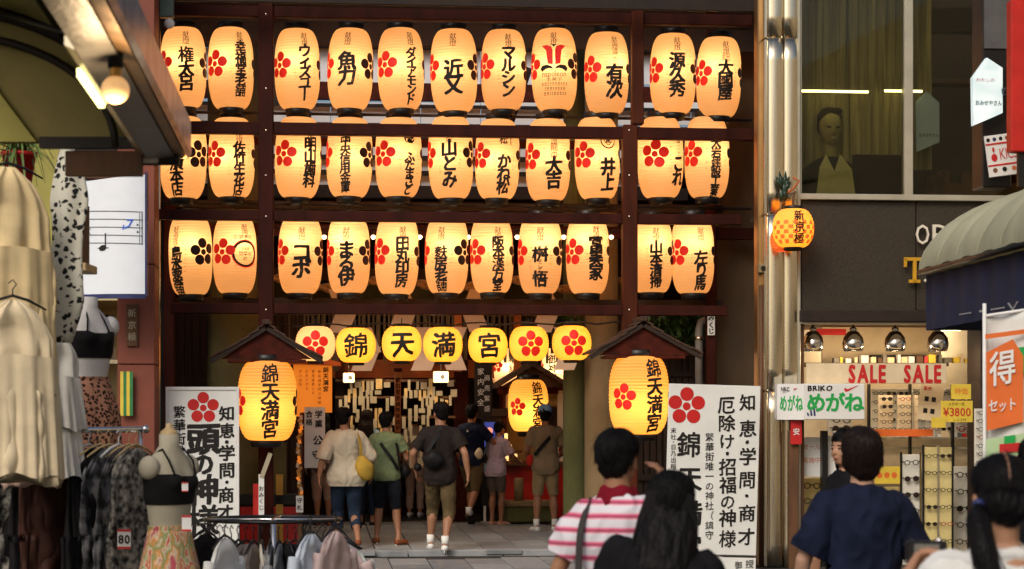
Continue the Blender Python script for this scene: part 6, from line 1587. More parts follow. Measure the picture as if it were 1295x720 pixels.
    if legs:
        for s in (-1,1):
            Hj, k_, a_, yaw = LG[s]; limb(b, [Hj, Hj.lerp(k_,.5), k_, k_.lerp(a_,.3)+Vector((0,-.012,0)), k_.lerp(a_,.7), a_], [.085*hips,.073,.053,.056*Bx,.04,.034])
            fd = Vector((math.sin(yaw), math.cos(yaw), 0)); dn = (a_-k_).normalized(); toe = fd if abs(dn.z) > .7 else (fd*.3+Vector((0,0,-1))).normalized()
            limb(b, [a_+Vector((0,0,-.02))-fd*.02, a_+fd*.06+Vector((0,0,-.045)), a_+fd*.13+Vector((0,0,-.06))], [.036,.034,.026], 10)
    body = part_(remesh(b, vox*.72, 4), 'body', skin)
    # shirt
    if shirt:
        b = MB(); lo = max(.8, shirtlen-.06); rg = tor(loose, lo, 1.455 if neckcut >= 1.45 else neckcut)
        if shirtlen < .86:
            q = []
            for v in rg[0]:
                q.append(v+Vector(((v.x)*.08,(v.y)*.08,-.10)))
            rg = [q]+rg
        rg[0] = [v+(v-T((0,0,v.z)))*.06 for v in rg[0]]
        b.loft(rg)
        b.ball(T((0,-.012,1.446)), (.108*Bx,.092,.036), 18, 10)
        for s in (-1,1):
            S_, e, w_, d = A[s]; sl = max(.02, sleeve)
            pts = [T((s*.07,-.01,1.39)), S_]; rs = [.07,.055*Bx+loose*.7]
            if sl <= 1: pts += [S_.lerp(e, sl)]; rs += [.046*Bx+loose*1.3]
            else: pts += [e, e.lerp(w_, sl-1)]; rs += [.046*Bx+loose, .040+loose*.8]
            limb(b, pts, rs, 16)
        me = remesh(b, vox, 5, 'shirt'); wrinkle(me, .016 if vox > .009 else .028, (10,10,6) if vox > .009 else (8,8,5), hash_(label))
        for s in (-1,1):
            S_, e, w_, d = A[s]; sl = max(.02, sleeve); p = S_.lerp(e, sl) if sl <= 1 else e.lerp(w_, sl-1); dr = (e-S_) if sl <= 1 else (w_-e); cutnear(me, p, dr, .13)
        cut(me, (0,0,max(shirtlen,.74)), (0,0,-1))
        so_ = part_(me, 'shirt', shirt); so_.modifiers.new('t','SOLIDIFY').thickness = .004
        if collar:
            cb_ = MB(); ring_ = []
            for zz, rr_, dy in ((0,.068,0),(.03,.062,.004),(.032,.056,.004),(.0,.06,0)):
                ring_.append([T((math.cos(a)*rr_*1.02, math.sin(a)*rr_*.95-.012+dy, 1.452+zz-.022*max(0,math.sin(a)))) for a in [2*math.pi*k/24 for k in range(24)]])
            ring_.append(ring_[0]); part_(MB().loft(ring_, caps=False), 'collar', collar if isinstance(collar, str) else shirt)
    if legs and pants:
        b = MB(); b.loft(tor(.008, .8, 1.03))
        for s in (-1,1):
            Hj, k_, a_, yaw = LG[s]; pl_ = pantlen
            if pl_ <= .5: q = pl_*2; pts = [Hj, Hj.lerp(k_,.5*q), Hj.lerp(k_, q)]; rs = [.098*hips,.092,.08-.012*q]
            else: q = (pl_-.5)*2; pts = [Hj, Hj.lerp(k_,.5), k_, k_.lerp(a_, q)]; rs = [.096*hips,.088,.07,.066-.012*q]
            limb(b, pts, rs, 16)
        me = remesh(b, vox, 4, 'trousers'); wrinkle(me, .012, (9,9,7), hash_(label)+3)
        for s in (-1,1):
            Hj, k_, a_, yaw = LG[s]; pl_ = pantlen
            p, dr = (Hj.lerp(k_, pl_*2), k_-Hj) if pl_ <= .5 else (k_.lerp(a_, (pl_-.5)*2), a_-k_); cutnear(me, p, dr, .11)
        part_(me, 'trousers' if pantlen > .55 else 'shorts', pants)
    if legs and skirt:
        m_, zl = skirt; rg = []
        for j in range(10):
            s_ = j/9; z = .98-(.98-zl)*s_; rg.append([Vector((math.cos(a)*(hp+.012+.05*s_+.008*s_*math.sin(a*7)), math.sin(a)*(.12+.04*s_+.008*s_*math.sin(a*7))-.01, z)) for a in [2*math.pi*k/36 for k in range(36)]])
        part_(MB().loft(rg), 'skirt', m_)
    if legs and shoes:
        for s in (-1,1):
            Hj, k_, a_, yaw = LG[s]; fd = Vector((math.sin(yaw), math.cos(yaw), 0)); b = MB(); z0 = a_.z-.085
            limb(b, [a_+Vector((0,0,-.05))-fd*.03, a_+fd*.05+Vector((0,0,-.052)), a_+fd*.14+Vector((0,0,-.062))], [.043,.044,.035], 12)
            me = remesh(b, vox*.8, 3, 'shoe')
            for v in me.vertices: v.co.z = max(v.co.z, a_.z-.087)
            o = part_(me, 'shoe', shoes)
            sl = MB(); sl.tube([a_+Vector((0,0,-.083))-fd*.06, a_+Vector((0,0,-.083))-fd*.02, a_+fd*.08+Vector((0,0,-.083)), a_+fd*.17+Vector((0,0,-.083))], [.02,.042,.046,.026], 10, ell=.25)
            q = sl.build('sole', 'offwhite' if shoes != 'black' else 'dark', o)
            if sock: sk = MB(); sk.tube([a_+Vector((0,0,-.03)), a_+Vector((0,0,.09))], [.042,.044], 12); part_(sk, 'sock', sock)
    # hair
    hr = random.Random(int(H*1000)+len(label))
    h = MB()
    if hair in ('short','shortf','bob','cap'):
        h.ball((0,-.02,.042), (.088,.103,.090), 20, 14); h.ball((0,-.052,-.012), (.076,.066,.075), 16, 10)
        if hair == 'bob': h.ball((0,-.045,-.045), (.088,.072,.08), 16, 10)
        if hair == 'shortf':
            h.ball((0,-.02,.05), (.095,.108,.094), 20, 14); h.ball((0,-.058,-.03), (.08,.06,.085), 16, 10)
            for s in (-1,1): h.ball((s*.07,-.02,-.01), (.022,.05,.055), 12, 8)
    if hair in ('long','pony','lowpony','bun'):
        h.ball((0,-.02,.042), (.089,.105,.091), 20, 14); h.ball((0,-.05,-.02), (.082,.068,.085), 16, 10)
        if hair == 'long': 
            for s in (-1,1): h.ball((s*.062,-.035,-.06), (.036,.055,.11), 14, 10)
            h.tube([(0,-.06,0),(0,-.08,-.12),(0,-.085,-.26),(0,-.075,-.40)], [.088,.118,.125,.08], 16, ell=.55)
        if hair == 'bun': h.ball((0,-.12,.03), .045, 12, 8)
    me = remesh(h, max(.006, vox*.7), 5, 'hair')
    # clear the face
    wrinkle(me, .006 if vox > .009 else .010, raw=lambda p: noise.noise(Vector((p.x*22, p.y*22, p.z*7)))+.6*noise.noise(Vector((p.x*60, p.y*60, p.z*14))))
    bm = bmesh.new(); bm.from_mesh(me)
    dl = [f for f in bm.faces if f.calc_center_median().y > .055 and f.calc_center_median().z < .055]; bmesh.ops.delete(bm, geom=dl, context='FACES'); bm.to_mesh(me); bm.free()
    me.transform(HM); ho = part_(me, 'hair', hairm)
    # combed locks lying over the hair
    nl = 800 if vox < .009 else 110; b = MB(); ww = .0026 if vox < .009 else .007
    for i in range(nl):
        a = hr.uniform(0, 2*math.pi); el0 = hr.uniform(.15, 1.35); 
        yb = math.sin(a); pts = []; ln = hr.uniform(.6,1.0); 
        lowest = {'short':-.62,'cap':-.62,'bob':-1.0,'shortf':-.85,'long':-.9,'pony':-.5,'lowpony':-.5,'bun':-.4}[hair]
        if yb > .35: lowest = .25
        elif yb > -.1: lowest = max(lowest, -.25 if hair not in ('long','bob') else -.7)
        for j in range(6):
            el = el0+(lowest-el0)*j/5*ln; r_ = 1.03+.03*noise.noise(Vector((math.cos(a)*3,math.sin(a)*3,j*.6)))+hr.uniform(-.008,.02)+(.05 if j == 5 and hair in ('short','shortf','bob') else 0)
            aa = a+.12*math.sin(j+i)
            if hair in ('pony','lowpony','bun'): aa = a+(-math.pi/2-a if abs(a+math.pi/2) < math.pi else 3*math.pi/2-a)*j/5*.35
            p = Vector((.088*r_*math.cos(el)*math.cos(aa), -.02+.104*r_*math.cos(el)*math.sin(aa), .042+.092*r_*math.sin(el)))
            if el < 0: p.x = .088*r_*math.cos(aa)*(1 if hair != 'short' else .95); p.y = -.02+.104*r_*math.sin(aa)*(1 if el > -.5 else .96); p.z = .042+.1*el*1.15
            pts.append(p)
        b.tube(pts, [ww,ww*1.2,ww*1.2,ww,ww*.8,ww*.1], 4, caps=False, ell=.5)
    if vox < .009:
        for i in range(90):
            a = hr.uniform(0, 2*math.pi); 
            if math.sin(a) > .4: continue
            el = hr.uniform(-.8,1.3); p = Vector((.09*math.cos(el)*math.cos(a), -.02+.106*math.cos(el)*math.sin(a), .042+.094*math.sin(el))); n_ = Vector((math.cos(a)*math.cos(el), math.sin(a)*math.cos(el), math.sin(el))); tn = Vector((-n_.z*math.cos(a), -n_.z*math.sin(a), math.cos(el)))*-1
            q = p+tn*hr.uniform(.02,.04)+n_*hr.uniform(.006,.014)+Vector((hr.uniform(-.01,.01),0,0)); b.tube([p, p.lerp(q,.5)+n_*.004, q, q+tn*.02+n_*hr.uniform(-.004,.008)], [.0007,.0007,.0005,.0002], 3, caps=False)
    b.map(lambda v: hp_(v)); lo_ = part_(b, 'hair_locks', hairm); lo_['kind'] = 'stuff'
    if hair == 'long':
        b = MB()
        for i in range(nl//2):
            x = hr.uniform(-.11,.11); ph = hr.uniform(0,6); z1 = -.40-hr.uniform(-.03,.09); bend = hr.uniform(.7,1)
            pts = [(x*.8,-.09-.03*math.cos(x*14),.04),(x*1.05,-.125+abs(x)*.35,-.08),(x*1.12+.006*math.sin(ph),-.14+abs(x)*.5,-.2),(x*1.1+.01*math.sin(ph+1),-.135+abs(x)*.5,-.31),(x*.85+.015*math.sin(ph),-.115+abs(x)*.3,z1)]
            b.tube(catmull([Vector(p) for p in pts], 2), [ww*1.1]*8+[ww*.15], 4, caps=False, ell=.6)
        b.map(lambda v: hc+(ML.to_3x3() @ v) if False else hp_(v)); o = part_(b, 'long_locks', hairm); o['kind'] = 'stuff'
    t['HM'] = 0; del t['HM']
    # eyes and mouth
    b = MB()
    for s in (-1,1): b.ball((s*.03,.079,.004), (.012,.006,.005), 10, 6); b.ball((s*.031,.083,.026), (.019,.004,.0035), 8, 6)
    b.map(lambda v: hp_(v)); e_ = part_(b, 'eyes_and_brows', 'ink'); e_['kind'] = 'stuff'
    b = MB().ball((0,.088,-.056), (.020,.005,.0055), 10, 6).map(lambda v: hp_(v)); part_(b, 'lips', 'lipred')
    if hat:
        b = MB().lathe([(.097,.0),(.101,.03),(.094,.075),(.07,.107),(.03,.122),(.0,.125)], 24).map(lambda v: hp_((v.x*.98, v.y*1.1-.018, v.z+.038))); c_ = part_(b, 'cap', hat)
        c_.modifiers.new('t','SOLIDIFY').thickness = .004
        b = MB().grid(lambda a_, b2: hp_(((a_-.5)*.16, .085+.075*b2*(1-(2*a_-1)**2*.6), .052-.015*b2-.012*(2*a_-1)**2)), 8, 4); part_(b, 'cap_peak', hat)
        b = MB().ball(hp_((.0,-.115,.075)), .02, 8, 6); part_(b, 'cap_opening', 'hairblack')
    return t, T, A, LG, hp_
def hash_(s): return sum(ord(c)*(i % 7+1) for i, c in enumerate(s)) % 97
M['lipred'] = mat('lips', (.35,.10,.08), .5, bump=0)
def strap_(t, pts, w_, m, name='strap', th=.006):
    pts = catmull([Vector(p) for p in pts], 6); b = MB(); vs = []
    c = sum(pts, Vector())/len(pts)
    rings = []
    for i, p in enumerate(pts):
        tg = (pts[min(i+1,len(pts)-1)]-pts[max(0,i-1)]).normalized(); out = Vector((p.x*.6, p.y, 0)).normalized(); sd2 = tg.cross(out).normalized(); out = sd2.cross(tg).normalized()
        rings.append([p+sd2*w_/2+out*th/2, p-sd2*w_/2+out*th/2, p-sd2*w_/2-out*th/2, p+sd2*w_/2-out*th/2])
    b.loft(rings, sm=False); return b.build(name, m, t)
def bag(t, c, r, m, seed=1, rot=None, name='bag', top=None):
    b = MB(); b.ball((0,0,0), r, 24, 18); rot = rot or Matrix.Identity(3)
    for i, v in enumerate(b.v):
        q = Vector(v); s_ = q.z/r[2]; k = 1+.22*noise.noise(q*9+Vector((seed,0,0)))+.08*noise.noise(q*25+Vector((seed,0,0))); q = Vector((q.x*k*(1-.25*max(0,s_)), q.y*k, q.z*(1 if s_ < 0 else .9))); b.v[i] = tuple(rot @ q+Vector(c))
    return b.build(name, m, t)
cloth('linen_beige', (.52,.46,.35), .1); cloth('dark_denim', (.018,.03,.055), .3); cloth('mustard', (.42,.27,.045), .2); cloth('sage', (.15,.20,.105), .1); cloth('navy_shorts', (.012,.014,.022), .3)
cloth('white_blouse', (.68,.62,.58), .06); cloth('beige_trouser', (.45,.32,.26), .1); cloth('charcoal_tee', (.022,.017,.015), .25); cloth('khaki', (.10,.072,.035), .2); cloth('navy_tee', (.010,.014,.035), .25)
cloth('lilac_check', (.5,.36,.46), pat='mottle', c2=(.62,.55,.6), sc=60); cloth('grey_short', (.12,.10,.085), .2); cloth('light_blue_bag', (.25,.42,.5), .15); cloth('sand_tee', (.27,.21,.13), .12); cloth('khaki_light', (.30,.23,.13), .15)
cloth('cap_blue', (.22,.42,.68), .15); cloth('black_bag', (.010,.010,.011), .3, rough=.5); cloth('pale_blue_top', (.38,.55,.66), .1); cloth('plum_print', (.08,.05,.06), pat='mottle', c2=(.22,.15,.15), sc=30); cloth('red_scarf', (.17,.006,.016), .2); cloth('brown_strap', (.22,.07,.03), .2, rough=.5); cloth('black_tee', (.008,.008,.010), .3); cloth('white_shirt', (.7,.7,.68), .05); cloth('grey_strap', (.05,.045,.045), .2); cloth('red_cloth', (.5,.03,.02), .1)
def stripe_mat():
    m, n, l, b = nodes_of('pink striped jersey'); tc = n.new('ShaderNodeTexCoord'); sx = n.new('ShaderNodeSeparateXYZ'); l.new(tc.outputs['Object'], sx.inputs[0])
    w_ = n.new('ShaderNodeMath'); w_.operation = 'MULTIPLY'; w_.inputs[1].default_value = 17; l.new(sx.outputs['Z'], w_.inputs[0])
    nz = n.new('ShaderNodeTexNoise'); nz.inputs['Scale'].default_value = 3; l.new(tc.outputs['Object'], nz.inputs['Vector']); ad = n.new('ShaderNodeMath'); ad.operation = 'MULTIPLY_ADD'; ad.inputs[1].default_value = .35; l.new(nz.outputs[0], ad.inputs[0]); l.new(w_.outputs[0], ad.inputs[2])
    fr = n.new('ShaderNodeMath'); fr.operation = 'FRACT'; l.new(ad.outputs[0], fr.inputs[0]); cr = n.new('ShaderNodeValToRGB'); cr.color_ramp.interpolation = 'CONSTANT'; e = cr.color_ramp.elements
    st = [(0,(.68,.66,.72)),(.40,(.72,.28,.36)),(.52,(.22,.02,.07)),(.62,(.62,.10,.2)),(.78,(.7,.5,.58)),(.88,(.66,.64,.70))]
    e[0].color = st[0][1]+(1,); e[1].position = .4; e[1].color = st[1][1]+(1,)
    for p, c in st[2:]: q = e.new(p); q.color = c+(1,)
    l.new(fr.outputs[0], cr.inputs[0]); l.new(cr.outputs[0], b.inputs['Base Color']); b.inputs['Roughness'].default_value = .9; return m
M['pinkstripe'] = stripe_mat()
def G(px, pyfoot, z=None):
    """where feet seen at this pixel stand"""
    z = STEP+.006 if z is None else z
    Y = (CAMZ-z)*FPX/(pyfoot-HOR); return Vector(((px-CX)/FPX*Y, Y, z))
def at(px, Y, z): return Vector(((px-CX)/FPX*Y, Y, z))
# 1 woman in beige shirt with mustard bag
o, T, A, L, hp = person('woman in loose beige shirt and dark cropped jeans carrying a mustard shoulder bag', G(438,699,.012), R(10), 1.68, build=1.12, lean=.06, side=-.03, female=True, hips=1.1, headturn=-.5, shirt='linen_beige', sleeve=1.15, shirtlen=.80, loose=.035, pants='dark_denim', pantlen=.78, shoes='brown_strap', skin='skintan', hair='short',
    armR=((.30,.02,1.13),(.32,.16,.95),(0,.3,-1)), armL=((-.30,-.12,1.14),(-.34,-.10,.9),(0,0,-1)), legL=((-.09,.17,.5),(-.09,.18,.085),-.1), legR=((.10,.04,.5),(.12,-.26,.16),.1))
bag(o, (.20,-.14,1.03), (.105,.085,.17), 'mustard', 3, Matrix.Rotation(-.35,3,'Y'), name='shoulder_bag'); strap_(o, [(.16,-.17,1.12),(.155,-.15,1.3),(.135,-.06,1.43),(.15,.06,1.36),(.2,.08,1.2),(.2,-.02,1.1)], .035, 'mustard')
# 2 dark haired woman behind at left
o, *_ = person('woman in dark plum print top half hidden behind the woman in beige', G(408,664), R(20), 1.6, female=True, shirt='plum_print', shirtlen=.8, sleeve=1.6, pants='beige_trouser', pantlen=.62, hair='long', shoes='brown_strap', headtilt=.1)
# 3 pale blue top
o, T, *_ = person('woman in pale blue top with a pink cross strap, between the beige and green figures', G(464,664), R(-10), 1.62, female=True, shirt='pale_blue_top', sleeve=.5, pants='dark_denim', pantlen=.9, hair='long', hairm='hairbrown', nod=.1)
strap_(o, [(-.12,-.12,1.05),(-.02,-.145,1.25),(.09,-.09,1.42),(.08,.02,1.44)], .04, 'blush_cotton')
# 4 man in green tee
o, T, *_ = person('man in sage green tee and navy shorts with black cross strap and sandals', G(489,689), R(-6), 1.58, shirt='sage', sleeve=.6, loose=.028, shirtlen=.84, pants='navy_shorts', pantlen=.5, shoes='brown_strap', skin='skintan', headturn=-.25, hair='short',
    armL=((-.24,.0,1.12),(-.2,.16,1.0),(.2,1,-.2)), armR=((.26,.04,1.13),(.22,.2,1.05),(0,1,.1)), legL=((-.12,.14,.5),(-.16,.14,.085),-.35), legR=((.12,.0,.5),(.18,-.12,.09),.6))
strap_(o, [(.17,-.10,.98),(.10,-.15,1.12),(-.02,-.15,1.28),(-.11,-.09,1.41),(-.11,.02,1.43)], .045, 'black_bag'); strap_(o, [(.20,-.06,.96),(.19,-.12,1.1),(.16,-.12,1.28),(.12,-.06,1.41)], .035, 'black_bag'); bag(o, (.24,.03,.98), (.07,.09,.10), 'black_bag', 5, name='belt_bag')
# 5 white blouse woman further off
o, T, *_ = person('woman in white blouse and beige trousers, between the green and charcoal tees', G(525,652), R(-14), 1.62, female=True, shirt='white_blouse', sleeve=1.3, loose=.035, shirtlen=.8, pants='beige_trouser', pantlen=.95, hair='bun', hairm='hairbrown', shoes='white', nod=.12)
strap_(o, [(.16,-.1,1.0),(.05,-.15,1.22),(-.07,-.1,1.4)], .02, 'brown_strap'); bag(o, (.2,-.02,.9), (.09,.1,.16), 'beige_trouser', 8, name='tote_bag')
# 6 man in dark tee
o, T, *_ = person('man in charcoal tee and rolled khaki shorts with a black camera bag on his back', G(557,701,.012), R(-4), 1.74, build=1.06, shirt='charcoal_tee', sleeve=.75, loose=.026, shirtlen=.80, pants='khaki', pantlen=.62, shoes='offwhite', skin='skintan', headturn=.55, hair='short',
    armL=((-.32,-.02,1.14),(-.30,.14,.95),(.1,.6,-1)), armR=((.31,-.12,1.13),(.33,-.06,.88),(0,.1,-1)), legL=((-.11,.20,.52),(-.14,.20,.085),-.2), legR=((.10,-.03,.5),(.08,-.24,.15),.05), sock='offwhite')
bag(o, (-.06,-.20,1.10), (.125,.07,.12), 'black_bag', 9, Matrix.Rotation(.25,3,'Y'), name='camera_bag'); strap_(o, [(-.13,-.17,1.18),(-.06,-.16,1.3),(.03,-.13,1.41),(.06,.0,1.44)], .05, 'black_bag'); bag(o, (-.27,.04,1.0), (.05,.06,.05), 'black_bag', 2, name='camera')
# 7 man in navy tee walking right
o, T, *_ = person('man in navy tee and khaki shorts striding away, just right of the charcoal tee', G(597,664), R(-24), 1.70, shirt='navy_tee', sleeve=.7, loose=.024, pants='khaki', pantlen=.5, shoes='black', sock='offwhite', skin='skintan', headturn=.1,
    armR=((.32,.06,1.2),(.30,.27,1.1),(0,1,.3)), armL=((-.24,-.02,1.12),(-.22,.1,.92),(0,.3,-1)), legL=((-.09,.16,.52),(-.1,.14,.085),0), legR=((.1,-.1,.5),(.12,-.34,.22),.3))
b = MB(); b.prism([(-.02,-.012),(.02,-.012),(0,.02)], -.16, -.155); b.map(lambda q: Vector((q.x, q.y, q.z+1.36))); b.build('shirt_logo', 'white', o); bag(o, (.16,-.1,1.04), (.06,.05,.09), 'cream_cotton', 4, name='paper_bag')
# 8 short woman in lilac
o, T, *_ = person('short woman in lilac checked shirt and grey shorts with a light blue shoulder bag', G(627,664), R(-38), 1.46, build=1.05, female=True, lean=.14, nod=.25, shirt='lilac_check', sleeve=.75, loose=.028, shirtlen=.82, pants='grey_short', pantlen=.40, shoes='skinpale', skin='skintan', hair='short',
    armR=((.22,.17,1.17),(.2,.38,1.06),(0,1,-.15)), armL=((-.20,.12,1.15),(-.1,.3,1.05),(0,1,0)), legL=((-.09,.03,.5),(-.08,.0,.085),.1), legR=((.09,.05,.5),(.08,.04,.085),.4))
bag(o, (-.19,-.16,.98), (.085,.10,.10), 'light_blue_bag', 6, name='shoulder_bag'); strap_(o, [(-.17,-.16,1.07),(-.13,-.12,1.25),(-.1,.0,1.41),(-.12,.12,1.3)], .03, 'light_blue_bag')
# 9 man in the cap
o, T, *_ = person('man in sand coloured tee, khaki shorts and light blue cap with a black cross strap', G(690,671), R(6), 1.66, build=1.08, shirt='sand_tee', sleeve=.7, loose=.03, shirtlen=.79, pants='khaki_light', pantlen=.46, shoes='offwhite', skin='skintan', hair='cap', hat='cap_blue', headturn=-.35, nod=.1,
    armL=((-.26,.04,1.13),(-.22,.2,1.0),(.2,1,-.3)), armR=((.27,.02,1.13),(.24,.2,1.06),(-.2,1,.1)), legL=((-.11,.02,.5),(-.13,-.0,.085),-.4), legR=((.11,.03,.5),(.13,.02,.085),.45), sock='offwhite')
strap_(o, [(-.17,-.12,1.06),(-.06,-.16,1.2),(.06,-.14,1.33),(.12,-.06,1.43),(.11,.04,1.43)], .05, 'black_bag'); bag(o, (-.22,.0,.99), (.06,.06,.09), 'red_cloth', 3, name='hip_pouch'); bag(o, (.25,.12,1.15), (.05,.05,.1), 'red_cloth', 7, name='red_bundle')
# near figures ------------------------------------------------
# striped man
Y = 7.6
o, T, A, L, hp = person('man in pink striped jersey and crimson neck towel raising a hand to his face', at(782, Y, 0), R(-10), 1.52, vox=.0075, build=.93, shirt='pinkstripe', sleeve=.75, loose=.022, shirtlen=.80, pants='navy_shorts', pantlen=.9, skin='skintan', hair='short', collar=False, headturn=-.35, nod=.05, shoulder=.98,
    armR=((.27,.22,1.24),(.13,.13,1.60),(-.1,-.1,1)), armL=((-.27,-.02,1.12),(-.27,.06,.88),(0,.2,-1)), hands={1:'grip',-1:'relax'})
rg = []
for zz, rr, wv in ((1.395,.095,0),(1.425,.10,.01),(1.465,.088,.0),(1.495,.072,.008),(1.505,.062,0)):
    rg.append([Vector((math.cos(a)*(rr+wv*math.sin(a*6)), math.sin(a)*(rr*.92+wv*math.sin(a*5))-.008, zz-.02*max(0,math.sin(a))+.006*math.sin(a*4))) for a in [2*math.pi*k/40 for k in range(40)]])
MB().loft(rg, caps=False).build('neck_towel', 'red_scarf', o)
strap_(o, [(-.155,-.155,.95),(-.15,-.155,1.15),(-.145,-.125,1.32),(-.12,-.05,1.435),(-.12,.06,1.42)], .032, 'grey_strap')
# black haired woman in front
Y = 6.3
o, T, A, L, hp = person('woman with long black hair and black top, a brown bag strap over her right shoulder', at(820, Y, 0), R(-4), 1.40, vox=.0075, female=True, build=1.08, shoulder=1.12, shirt='black_tee', sleeve=.5, loose=.024, shirtlen=.8, pants='black_cloth', pantlen=.9, skin='skin', hair='long', collar=False, side=.12, lean=.08, nod=.1,
    armR=((.30,.06,1.13),(.24,.24,1.02),(-.3,1,0)), armL=((-.25,.05,1.13),(-.2,.25,1.1),(0,1,0)))
strap_(o, [(.22,-.13,.98),(.205,-.135,1.18),(.16,-.11,1.33),(.125,-.03,1.41),(.12,.08,1.38)], .026, 'brown_strap'); strap_(o, [(.245,-.12,.98),(.235,-.125,1.18),(.19,-.10,1.33),(.15,-.03,1.41),(.14,.08,1.38)], .016, 'brown_strap')
# navy tee man
Y = 8.2
o, T, A, L, hp = person('man in plain navy tee with dark brown hair, back to the camera', at(1090, Y, 0), R(4), 1.52, vox=.0075, build=.96, shoulder=1.0, shirt='navy_tee', sleeve=.85, loose=.026, shirtlen=.80, pants='dark_denim', pantlen=.9, skin='skinpale', hair='shortf', hairm='hairbrown', collar='navy_tee', neckcut=1.455,
    armR=((.30,.06,1.12),(.26,.2,.98),(-.1,1,-.2)), armL=((-.28,.02,1.12),(-.27,.12,.9),(0,.3,-1)))
# woman beyond him, three-quarter face
Y = 11.5
o, *_ = person('woman with long dark hair seen past the navy shirt man, facing left', at(1070, Y, 0), R(110), 1.50, vox=.010, female=True, shirt='black_tee', sleeve=.5, pants='black_cloth', pantlen=.9, skin='skin', hair='long', collar=False, headturn=.3)
# girl with ponytail holding a camera
Y = 5.3
o, T, A, L, hp = person('girl with two low dark pigtails in white top holding up a small black camera', at(1266, Y, 0), R(-6), 1.46, vox=.007, female=True, build=1.05, shirt='white_shirt', sleeve=.7, loose=.02, neckcut=1.42, shirtlen=.8, pants='dark_denim', pantlen=.9, skin='skin', hair='lowpony', collar=False, nod=.3, headturn=.08,
    armL=((-.30,.12,1.2),(-.25,.34,1.38),(.35,.6,.35)), armR=((.02,.22,1.2),(-.16,.36,1.40),(-.35,.6,.35)), hands='grip')
rnd = random.Random(3)
for sg in (-1, 1):
    base = Vector((sg*.082,-.062,-.035)); b = MB().ball(base, (.02,.02,.02), 10, 8); b.map(lambda v: hp(v)); b.build('hair_tie', 'navy', o)
    h = MB(); h.tube([base, base+Vector((sg*.012,-.025,-.05)), base+Vector((sg*.006,-.04,-.14)), base+Vector((-sg*.012,-.04,-.24)), base+Vector((-sg*.03,-.04,-.31))], [.016,.032,.036,.026,.006], 14)
    for i in range(150):
        a = rnd.uniform(0,6.28); q = rnd.uniform(.6,1.1); dx, dy = .033*math.cos(a)*q, .03*math.sin(a)*q; fl = rnd.choice((0,0,0,.05,-.03))
        pts = [base+Vector((dx*.3,dy*.3,0)), base+Vector((sg*.012+dx,-.025+dy,-.05)), base+Vector((sg*.006+dx*1.15,-.04+dy,-.14)), base+Vector((-sg*.012+dx+fl*.4,-.04+dy,-.24)), base+Vector((-sg*.03+dx*.7+fl,-.04+dy*.6,-.31-rnd.uniform(0,.08)))]
        h.tube(catmull(pts, 2), [.002]*8+[.0004], 4, caps=False)
    h.map(lambda v: hp(v)); q = h.build('pigtail', 'hairblack', o); q['kind'] = 'stuff'
b = MB().tube([hp((.004,-.02+.109*math.cos(a),.042+.098*math.sin(a))) for a in [math.pi*(.5+.62*k/14) for k in range(15)]], .0022, 5); b.build('hair_parting', 'skin', o)
# small compact camera between her hands
wl, wr = A[-1][2]+A[-1][3]*.11, A[1][2]+A[1][3]*.11; mid_ = (wl+wr)/2
c = thing('camera', 'small black compact camera held up by the girl with pigtails', 'camera', o.matrix_basis @ (mid_+Vector((0,.0,.012))) if False else Vector(o.location)+Matrix.Rotation(R(-6),3,'Z') @ ((mid_+Vector((0,.01,.015)))*(1.46/1.7)), R(-6))
MB().box((0,0,0), (.115,.028,.066), ch=.006).build('body', 'black', c); MB().tube([(0,.014,0),(0,.04,0)], [.024,.022], 16).build('lens', 'dark', c); MB().box((0,-.0146,0), (.07,.001,.048)).build('screen', 'steelgrey', c); MB().lathe([(.008,0),(.008,.008),(0,.008)], 12, (.035,0,.033)).build('shutter_button', 'chrome', c)
# sliver of a person at the right edge
o, *_ = person('person in black top mostly beyond the right edge of the view', at(1316, 7.6, 0), R(10), 1.50, vox=.011, female=True, shirt='black_tee', sleeve=.8, pants='black_cloth', pantlen=.9, hair='bob')
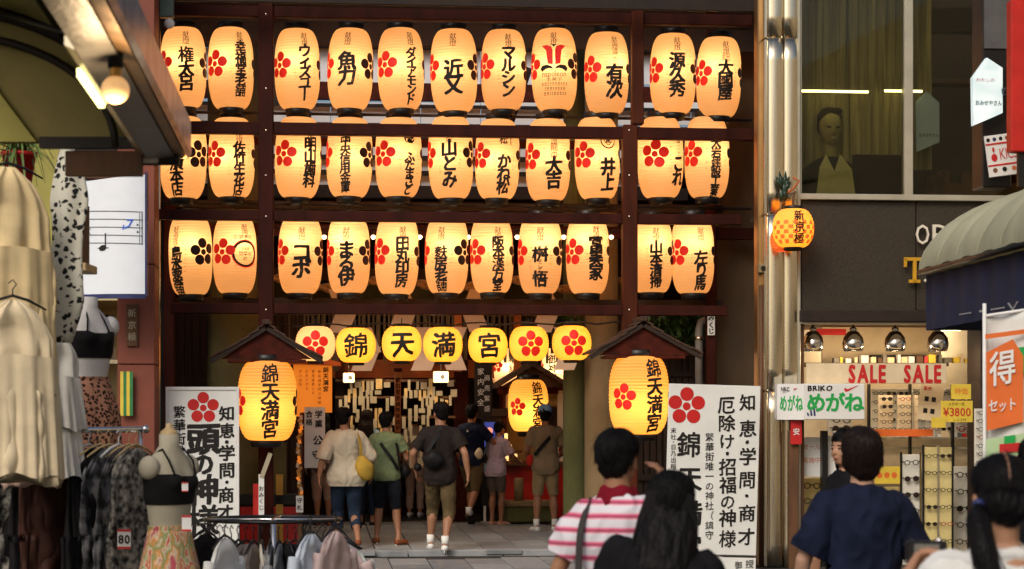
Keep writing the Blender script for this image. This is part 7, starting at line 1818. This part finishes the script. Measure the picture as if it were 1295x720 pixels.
# bust standing in for a portrait poster behind the upper window glass
vq = V0+.5; u, z = FP(1050, 246, vq)
bt = thing('poster_bust', 'dim bust standing in for a poster of a man in white collar and dark jacket low in the left upper window', 'bust', F(u, vq, z-.02), TH)
M['bust'] = mat('olive poster bust', (.30,.27,.12), .6, var=.2, scale=8, bump=.05); M['bustdark'] = mat('poster bust dark jacket', (.012,.012,.006), .8); M['bustshirt'] = mat('poster bust shirt', (.5,.47,.25), .7, var=.1)
b = MB(); b.ball((0,0,.78), (.125,.145,.17), 24, 18); b.ball((0,-.05,.70), (.1,.1,.13), 20, 14); b.ball((0,-.07,.6), (.065,.06,.05), 14, 10); b.ball((0,-.16,.7), (.018,.03,.045), 10, 8); b.ball((0,-.135,.615), (.04,.02,.012), 10, 6); b.tube([(0,0,.35),(0,-.01,.62)], [.08,.07], 16)
for s in (-1,1): b.ball((s*.05,-.125,.765), (.035,.02,.012), 10, 6)
link('head', remesh(b, .012, 4, 'head'), 'bust', bt)
b = MB()
for s in (-1,1): b.ball((s*.05,-.142,.745), (.026,.012,.011), 10, 6)
o = b.build('eyes', 'bustdark', bt); o['kind'] = 'stuff'
b = MB(); b.ball((0,.045,.87), (.138,.15,.12), 20, 14); b.ball((0,.07,.78), (.136,.10,.13), 18, 12); b.ball((.05,-.06,.93), (.08,.07,.04), 14, 8); link('hair', remesh(b, .014, 3, 'hair'), 'bustdark', bt)
b = MB().loft([[Vector((math.cos(a)*rx, math.sin(a)*ry, z_)) for a in [2*math.pi*k/32 for k in range(32)]] for z_, rx, ry in ((-.02,.36,.17),(.15,.36,.17),(.3,.31,.15),(.38,.2,.12),(.43,.1,.09))]); link('jacket', remesh(b, .015, 3, 'jacket'), 'bustdark', bt)
b = MB(); b.add([Vector((0,-.185,-.02)),Vector((-.2,-.17,-.02)),Vector((-.16,-.165,.3)),Vector((-.08,-.12,.45)),Vector((0,-.19,.25)),Vector((.08,-.12,.45)),Vector((.2,-.165,.28)),Vector((.24,-.17,-.02))], [(0,1,2,4),(2,3,4),(0,4,6,7),(4,5,6)])
solid(b.build('shirt_front', 'bustshirt', bt), .01)

bpy.data.scenes.remove(S2)
